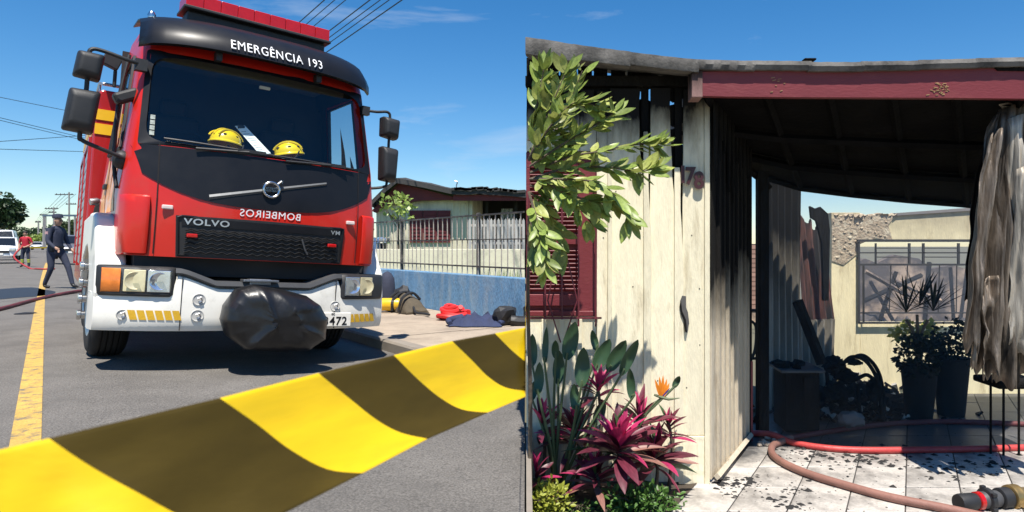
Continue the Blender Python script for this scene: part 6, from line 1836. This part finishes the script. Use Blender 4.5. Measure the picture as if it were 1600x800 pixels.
for k in range(420): flake(random.uniform(1120, 1605), random.uniform(676, 806), random.choice((.002, .003, .004, .007)))
tag(mb.build('ash_flakes', ASH), 'black ash flakes scattered over the porch tiles', 'ash', kind='stuff')
mb = MB()
for k in range(16):     # rubble by the foot of the side wall
    t = random.uniform(0, 1); x = lerp(1176, 1215, t); y = random.uniform(678, 698); Y = FPX * (ZC - ZY) / (y - CY); c = P(x, y, Y); c.z = ZY + .015
    mb.ball(c, (random.uniform(.012, .03), .02, .016), 1, .4, 2, k)
tag(mb.build('plaster_rubble', mat('pale_rubble', (.50, .42, .33), .9, var=.3)), 'small pale lumps of rubble by the doorway', 'rubble', kind='stuff')
def FG(px, py, r_): 
    Y = FPX * (ZC - ZY - r_) / (py - CY); p = P(px, py, Y); return p
HRED2 = mat('red_layflat_hose', (.50, .050, .045), .5, var=.14, scale=5, bump=.15, bscale=50, dirt=(.20, .03, .03), dscale=5, dlo=.58, dhi=.75)
HBRN = mat('brown_rubber_hose', (.26, .125, .095), .6, var=.15, scale=5, bump=.15, bscale=50, dirt=(.15, .08, .06), dscale=4, dlo=.55, dhi=.75)
r_ = .0235
mb = MB(); pts = [FG(1176, 677, r_), FG(1205, 683, r_), FG(1240, 692, r_), (FG(1290, 700, r_)), FG(1350, 703.5, r_), FG(1430, 703, r_), FG(1520, 701.5, r_), FG(1620, 699, r_), FG(1720, 697, r_)]
pts[1] += Vector((0, 0, .02)); mb.tube(spline(pts, 6), r_, 10); tag(mb.build('fire_hose', HRED2, smooth=True), 'bright red hose lying across the porch tiles from the doorway', 'hose')
r_ = .025
mb = MB(); pts = [FG(1236, 684, r_), FG(1222, 690, r_), FG(1208, 696, r_), FG(1206, 708, r_), FG(1222, 722, r_), FG(1262, 740, r_), FG(1320, 758, r_), FG(1390, 777, r_), FG(1470, 793, r_), FG(1560, 812, r_), FG(1680, 830, r_)]
mb.tube(spline(pts, 6), r_, 10); tag(mb.build('fire_hose', HBRN, smooth=True), 'brown hose curving from the doorway towards the metal coupling', 'hose')
r_ = .022
mb = MB(); pts = [FG(1236, 684, r_), FG(1290, 675, r_), FG(1370, 664, r_), FG(1460, 659, r_), FG(1560, 661, r_), FG(1680, 668, r_)]
mb.tube(spline(pts, 6), r_, 8); tag(mb.build('fire_hose', HDK, smooth=True), 'dark hose lying in the shade of the porch behind the red hose', 'hose')
cpl = thing('hose_coupling', FG(1545, 782, .05), 'black and brass hose coupling lying on the tiles at lower right', 'coupling')
c0 = FG(1497, 786, .05); c1 = FG(1625, 772, .05); ax = (c1 - c0).normalized(); Lc = (c1 - c0).length
def lth(name, prof, m_):
    mb = MB(); mb.lathe(prof, c0, ax, 28); return mb.build(name, m_, cpl, smooth=True)
BRASS = mat('worn_brass', (.42, .28, .11), .35, metal=.8, var=.2, scale=10)
lth('rubber_sleeve', [(.0, .035), (.0, .046), (.02, .049), (.10, .046), (.115, .043)], BLACKP)
lth('red_ring', [(.115, .043), (.12, .050), (.145, .050), (.15, .043)], REDLENS)
lth('body', [(.15, .040), (.165, .048), (.26, .046), (.27, .04)], GREYP)
lth('collar', [(.175, .06), (.18, .066), (.205, .066), (.21, .06)], BLACKP)
lth('knurled_nut', [(.27, .05), (.275, .058), (.335, .058), (.34, .05)], BLACKP)
lth('brass_flange', [(.34, .055), (.345, .068), (.36, .070), (.375, .066), (.385, .070), (.40, .068), (.405, .05)], BRASS)
lth('nozzle_stem', [(.405, .05), (.5, .045), (.7, .045)], BRASS)
for k in range(5):
    a = 2 * math.pi * k / 5 + .4; o_ = ax.orthogonal().normalized(); o_.rotate(Matrix.Rotation(a, 3, ax))
    mb = MB(); mb.box(c0 + ax * .19 + o_ * .068, (.03, .022, .022), ax.to_track_quat('X', 'Z').to_matrix()); mb.build('lug', BLACKP, cpl, bevel=.005)

# ------------------------------------------------------------------ garden: overhanging shrub
SHR = thing('leafy_shrub', (ryx(3.55) + .05, 3.55, ZY), 'leafy green shrub branches hanging over the maroon window at the upper left', 'shrub')
mb = MB(); xb = P(827, 0, 3.55).x
mb.tube(spline([(xb, 3.55, ZY), (xb + .005, 3.56, .3), (xb - .002, 3.5, .8), (xb + .004, 3.45, 1.3)], 5), [.014 - .0005 * k for k in range(16)], 7); mb.build('trunk', BARK, SHR, smooth=True)
# one leaf mesh, copied
mb = MB(); blade_leaf(mb, (0, 0, 0), (0, 1, 0), .19, -.10, 6, Vector((0, 0, 1)), .3); leafm = mb.build('leaf', LEAFG, SHR, smooth=True)
mb = MB(); blade_leaf(mb, (0, 0, 0), (0, 1, 0), .24, -.18, 6, Vector((0, 0, 1)), .15); leafm2 = mb.build('leaf', mat('leaf_yellow_green', (.35, .38, .10), .4, var=.35, scale=9, trans=.32, rnd=.3), SHR, smooth=True)
branches = [[(826, 250), (850, 190), (868, 150), (885, 110)], [(826, 250), (860, 215), (885, 175), (910, 110)], [(830, 240), (870, 185), (900, 160), (930, 165)], [(828, 260), (880, 225), (930, 195), (962, 175)], [(828, 270), (890, 245), (950, 235), (1000, 225), (1034, 228)],
            [(828, 280), (890, 262), (950, 262), (1000, 268), (1022, 262)], [(828, 280), (880, 280), (930, 285), (965, 310), (985, 345)], [(828, 290), (870, 300), (900, 320), (925, 350)], [(826, 300), (850, 320), (868, 360), (880, 400)], [(826, 300), (838, 340), (846, 380), (850, 420)], [(826, 220), (838, 170), (846, 130), (850, 105)], [(826, 250), (850, 245), (880, 240), (900, 215)], [(840, 275), (880, 300), (915, 312), (940, 318)], [(826, 330), (834, 370), (838, 405)], [(828, 210), (850, 200), (870, 205), (890, 225)]]
random.seed(11)
nl = 0; firstl = {1: True, 2: True}
for bi, br in enumerate(branches):
    Yb = 3.45 + .22 * math.sin(bi * 1.9)
    pts = [P(x, y, lerp(3.45, Yb, min(1, k / 2))) for k, (x, y) in enumerate(br)]
    sp = spline(pts, 7)
    mb = MB(); mb.tube(sp, [lerp(.007, .0025, k / (len(sp) - 1)) for k in range(len(sp))], 5); mb.build('branch', BARK, SHR, smooth=True)
    for k in range(2, len(sp)):
        for rep in range((2 + (k % 2)) if k < len(sp) - 3 else 3):
            d = (sp[k] - sp[k - 1]).normalized()
            if random.random() < .22: continue
            side = Vector((random.uniform(-1.3, 1.3), random.uniform(-1, .5), random.uniform(-1.1, .9)))
            droop = -.55 if br[-1][1] > 300 else .15
            dirv = (d * .9 + side * .75 + Vector((0, 0, droop * .5))).normalized()
            L = random.uniform(.075, .125)
            p = sp[k] + side * .008
            tip = p + dirv * L
            for q in (p, tip, p + dirv * L * .5 + Vector((-.02, 0, 0))):
                if CX + q.x / q.y * FPX < 822.5: break
            else:
                up = Vector((random.uniform(-.5, .5), random.uniform(-1.4, -.2), .9)).normalized()
                x = dirv.cross(up).normalized(); z = x.cross(dirv)
                mw = Matrix(((x.x * L, dirv.x * L, z.x * L, p.x), (x.y * L, dirv.y * L, z.y * L, p.y), (x.z * L, dirv.z * L, z.z * L, p.z), (0, 0, 0, 1)))
                w_ = 1 if random.random() < .7 else 2; src = leafm if w_ == 1 else leafm2
                if firstl[w_]: src.matrix_basis = mw; adopt(src, SHR); firstl[w_] = False
                else: inst(src, mw, 'leaf', SHR)
                nl += 1
print('shrub leaves', nl)

# ------------------------------------------------------------------ garden: bird of paradise
STR = mat('strelitzia_leaf', (.040, .085, .038), .4, var=.25, scale=8, trans=.12, rnd=.15, stretch=(1, 1, 1))
STEM = mat('strelitzia_stalk', (.075, .11, .045), .5, var=.2)
bop = thing('bird_of_paradise', P(868, 780, 3.95), 'bird of paradise plant with tall paddle leaves and one orange flower', 'plant')
bop.location.z = ZY
paddles = [((885, 562), (899, 503), 12), ((872, 600), (874, 548), 9.5), ((908, 604), (912, 543), 12), ((930, 578), (953, 530), 11), ((950, 580), (978, 532), 11), ((970, 586), (997, 531), 9), ((932, 548), (925, 516), 6), ((851, 568), (854, 511), 5), ((841, 616), (843, 566), 8), ((832, 572), (832, 522), 8), ((987, 624), (984, 576), 7), ((868, 560), (868, 532), 6), ((1052, 606), (1062, 588), 5), ((900, 640), (897, 600), 8), ((832, 625), (834, 596), 6), ((930, 665), (945, 625), 9)]
for k, (b0, t0, w_) in enumerate(paddles):
    Yk = 3.92 + .13 * math.sin(k * 2.3)
    b_, t_ = P(*b0, Yk), P(*t0, Yk + .03 * math.sin(k))
    if CX + (b_.x - w_ * Yk / FPX) / Yk * FPX < 822: b_.x += .01; t_.x += .012
    ws_ = w_ * Yk / FPX
    up = Vector((.35 * math.sin(k * 3.1), -1, .15)).normalized()
    mb = MB(); d = t_ - b_; s_ = d.cross(up).normalized(); nn = s_.cross(d).normalized()
    rows_ = []
    for i in range(11):
        q = i / 10; ww = ws_ * max(.06, math.sin(math.pi * (.04 + .94 * q ** .85)) ** .62) if i < 10 else ws_ * .08
        p = b_ + d * q + nn * (-.02 * math.sin(q * 3))
        rows_.append([p - s_ * ww + nn * ww * .38, p - s_ * ww * .5 + nn * ww * .10, p - nn * ww * .05, p + s_ * ww * .5 + nn * ww * .10, p + s_ * ww + nn * ww * .38])
    mb.loft(rows_); mb.build('leaf', STR, bop, smooth=True)
    g = Vector((P(868 + 1.1 * (k - 7), 790, 3.93).x, 3.95, ZY - .01))
    if b0[0] > 1000: g = P(940, 720, 3.95)
    mid = b_.lerp(g, .5) + Vector((.02 * math.sin(k), 0, 0))
    if mid.x < P(824, 0, mid.y).x: mid.x = P(824, 0, mid.y).x
    mb = MB(); sp = spline([g, mid, b_, b_ + d * .12], 5); mb.tube(sp, [lerp(.011, .005, q / (len(sp) - 1)) for q in range(len(sp))], 6); mb.build('stalk', STEM, bop, smooth=True)
ORG = mat('orange_sepal', (.80, .24, .015), .45, var=.2, trans=.2)
BLU = mat('blue_petal', (.05, .04, .25), .5, var=.1)
fb = P(1034, 621, 3.88)
mb = MB(); sp = spline([P(930, 760, 3.95), P(985, 690, 3.92), P(1015, 640, 3.9), fb], 6); mb.tube(sp, .006, 6); mb.build('flower_stalk', STEM, bop, smooth=True)
mb = MB(); mb.tube([P(1022, 617, 3.88), fb, P(1045, 624, 3.87), P(1062, 622, 3.86)], [.006, .010, .008, .002], 7); mb.build('flower_beak', mat('beak_green', (.10, .12, .05), .5, var=.2), bop, smooth=True)
for k, (x, y) in enumerate(((1023, 592), (1030, 588), (1036, 586), (1042, 592), (1046, 598), (1027, 600))):
    mb = MB(); blade_leaf(mb, fb + Vector((.004 * (k - 2), 0, 0)), P(x, y, 3.88 + .012 * (k - 2)), .010, .03, 5, Vector((.3, -1, .1))); mb.build('petal', ORG, bop, smooth=True)
mb = MB(); blade_leaf(mb, fb, P(1047, 606, 3.865), .005, 0, 4, Vector((0, -1, 0))); mb.build('petal', BLU, bop)

# ------------------------------------------------------------------ garden: cordylines
PINK = mat('cordyline_pink', (.50, .035, .13), .42, var=.3, scale=7, trans=.25, rnd=.2, stretch=(6, .7, 6))
BURG = mat('cordyline_burgundy', (.12, .018, .035), .45, var=.35, scale=7, trans=.12, rnd=.3, stretch=(6, .7, 6))
BRWN = mat('cordyline_brown_pink', (.24, .11, .085), .5, var=.35, scale=7, trans=.1, rnd=.25, stretch=(6, .7, 6))
CGRN = mat('cordyline_green', (.05, .09, .03), .45, var=.3, trans=.1, rnd=.2)
mb = MB(); blade_leaf(mb, (0, 0, 0), (0, 1, 0), .10, .14, 8, Vector((0, 0, 1)), .35, 1.0)
cl0 = mb.build('leaf', PINK, None, smooth=True)
clm = {}
for m_ in (PINK, BURG, BRWN, CGRN):
    me = cl0.data.copy(); me.materials.clear(); me.materials.append(m_); clm[m_.name] = me
bpy.data.objects.remove(cl0)
random.seed(33)
def cordyline(px, py, Y, n, Lm, label, pinkf=.4):
    c = P(px, py, Y); base = Vector((c.x, Y, ZY))
    t_ = thing('cordyline', base, label, 'plant', 'red cordylines in the flower bed')
    mb = MB(); mb.tube(spline([base, base.lerp(c, .6) + Vector((.02, 0, 0)), c], 4), [.013 - .0006 * k for k in range(9)], 7); mb.build('stem', BARK, t_, smooth=True)
    for k in range(n):
        f_ = k / n
        a = k * 2.399 + random.uniform(-.3, .3)
        el = lerp(1.35, -.35, f_ ** .8) + random.uniform(-.15, .15)
        L = Lm * lerp(.65, 1.1, min(1, f_ * 1.6)) * random.uniform(.8, 1.15)
        d = Vector((math.cos(a) * math.cos(el), math.sin(a) * math.cos(el) * .75, math.sin(el))).normalized()
        p = c + Vector((0, 0, -.10 * f_)) 
        tip = p + d * L
        if tip.y > YF - .03: d.y *= .2; d.normalize(); tip = p + d * L
        if CX + (tip.x - .01) / tip.y * FPX < 823: continue
        m_ = PINK if f_ < pinkf and random.random() < .85 else (BRWN if f_ > .72 and random.random() < .5 else BURG)
        if random.random() < .05: m_ = CGRN
        if random.random() < .10: m_ = PINK
        o = bpy.data.objects.new('leaf', clm[m_.name]); COL.objects.link(o)
        up = (Vector((0, 0, 1)) + Vector((random.uniform(-.3, .3), random.uniform(-.5, .1), 0))); x = d.cross(up).normalized(); z = x.cross(d)
        wL = L * random.uniform(.6, 1.35)
        o.matrix_basis = Matrix(((x.x * wL, d.x * L, z.x * L, p.x), (x.y * wL, d.y * L, z.y * L, p.y), (x.z * wL, d.z * L, z.z * L, p.z), (0, 0, 0, 1)))
        adopt(o, t_)
cordyline(934, 600, 3.95, 20, .17, 'cordyline with a small pink crown among the tall paddle leaves', .6)
cordyline(966, 690, 3.80, 46, .27, 'largest cordyline with bright magenta centre beside the wall', .42)
cordyline(1022, 705, 3.95, 34, .24, 'rightmost cordyline with burgundy leaves reaching towards the porch', .15)
cordyline(900, 670, 4.02, 30, .22, 'cordyline with dark burgundy leaves behind the strelitzia stalks', .1)
cordyline(846, 655, 4.0, 28, .19, 'leftmost upper cordyline with dull red leaves', .3)
cordyline(838, 735, 3.85, 22, .18, 'small cordyline low at the left with brownish pink leaves', .3)
cordyline(1000, 650, 4.05, 24, .22, 'cordyline behind the orange flower with dark red leaves', .2)
cordyline(930, 735, 3.82, 26, .20, 'low cordyline with brown and pink leaves between two small bushes', .12)
cordyline(1045, 660, 4.08, 14, .15, 'thin pale pink cordyline close to the cream boards', .3)
# low bushes
def bush(px, py, Y, r_, n, size, m_, label, seed):
    c = P(px, py, Y); base = Vector((c.x, Y, ZY))
    t_ = thing('low_bush', base, label, 'bush', 'low bushes along the front of the bed')
    rnd = random.Random(seed)
    for k in range(9):
        e = c + Vector((rnd.uniform(-.8, .8) * r_[0], rnd.uniform(-.6, .6) * r_[1], rnd.uniform(.1, .8) * r_[2]))
        mb = MB(); mb.tube(spline([base + Vector((rnd.uniform(-.05, .05), 0, 0)), base.lerp(e, .5) + Vector((0, 0, .03)), e], 4), .004, 5); mb.build('stem', BARK, t_)
    mb = MB()
    for k in range(n):
        d = Vector((rnd.gauss(0, .45), rnd.gauss(0, .4), rnd.gauss(0, .45)))
        if d.length > 1.15: continue
        p = c + Vector((d.x * r_[0], d.y * r_[1], d.z * r_[2]))
        if CX + (p.x - size) / p.y * FPX < 822: continue
        ax = (d + Vector((rnd.gauss(0, .7), rnd.gauss(0, .7) - .4, rnd.gauss(0, .6) + .4))).normalized()
        L = size * rnd.uniform(.7, 1.3)
        blade_leaf(mb, p, p + ax * L, L * .27, 0, 3, Vector((rnd.uniform(-.5, .5), -.5, 1)), .3)
    mb.build('foliage', m_, t_, recalc=False)['kind'] = 'stuff'
YGR = mat('yellow_green_leaf', (.33, .36, .05), .5, var=.35, scale=12, trans=.25)
BGR = mat('bush_green_leaf', (.085, .18, .035), .5, var=.4, scale=12, trans=.25)
bush(856, 785, 3.72, (.15, .12, .11), 620, .032, YGR, 'low bush with yellow green leaves at the left front of the bed', 2)
bush(905, 800, 3.74, (.08, .08, .06), 160, .03, BGR, 'small dark green bush between the yellow bush and the larger green bush', 4)
bush(1000, 788, 3.74, (.23, .13, .10), 900, .032, BGR, 'low green bush with small leaves at the right front of the bed', 6)

# thin smoke still hanging in the porch and the back room
sm = bpy.data.materials.new('thin_smoke'); sm.use_nodes = True
n_ = sm.node_tree; n_.nodes.remove(n_.nodes['Principled BSDF'])
pv = n_.nodes.new('ShaderNodeVolumePrincipled'); pv.inputs['Color'].default_value = (.86, .88, .92, 1); pv.inputs['Density'].default_value = .07; pv.inputs['Anisotropy'].default_value = .2
n_.links.new(pv.outputs[0], n_.nodes['Material Output'].inputs['Volume'])
mb = MB(); mb.prism([(1.28, 4.75, ZY + .03), (4.3, 4.75, ZY + .03), (7.0, 9.3, ZY + .03), (2.7, 9.3, ZY + .03)], (0, 0, 2.1))
tag(mb.build('smoke', sm), 'thin smoke hanging in the burnt porch and the roofless back room', 'smoke', kind='stuff')

# cracks and tar seams in the asphalt
TAR = mat('tar_seam', (.05, .047, .044), .7, var=.3)
random.seed(77)
mb = MB()
for (s0, q0, ds, dq, n_) in ((9.5, -.9, 1.4, .1, 16), (4.6, 2.5, .9, -.2, 12), (14, -1.5, 1.8, .3, 12)):
    p = Vector((s0, q0)); prev = None
    for k in range(n_):
        w_ = random.uniform(.002, .004)
        z = roadz(p.y) + .003
        cur_ = (RD(p.x, p.y - w_, z), RD(p.x, p.y + w_, z))
        if prev: mb.face([prev[0], prev[1], cur_[1], cur_[0]])
        prev = cur_
        p += Vector((ds / n_ * random.uniform(.4, 1.6), dq / n_ + random.uniform(-.04, .04)))
clip(mb, .01)
tag(mb.build('road_crack', TAR), kind='structure')
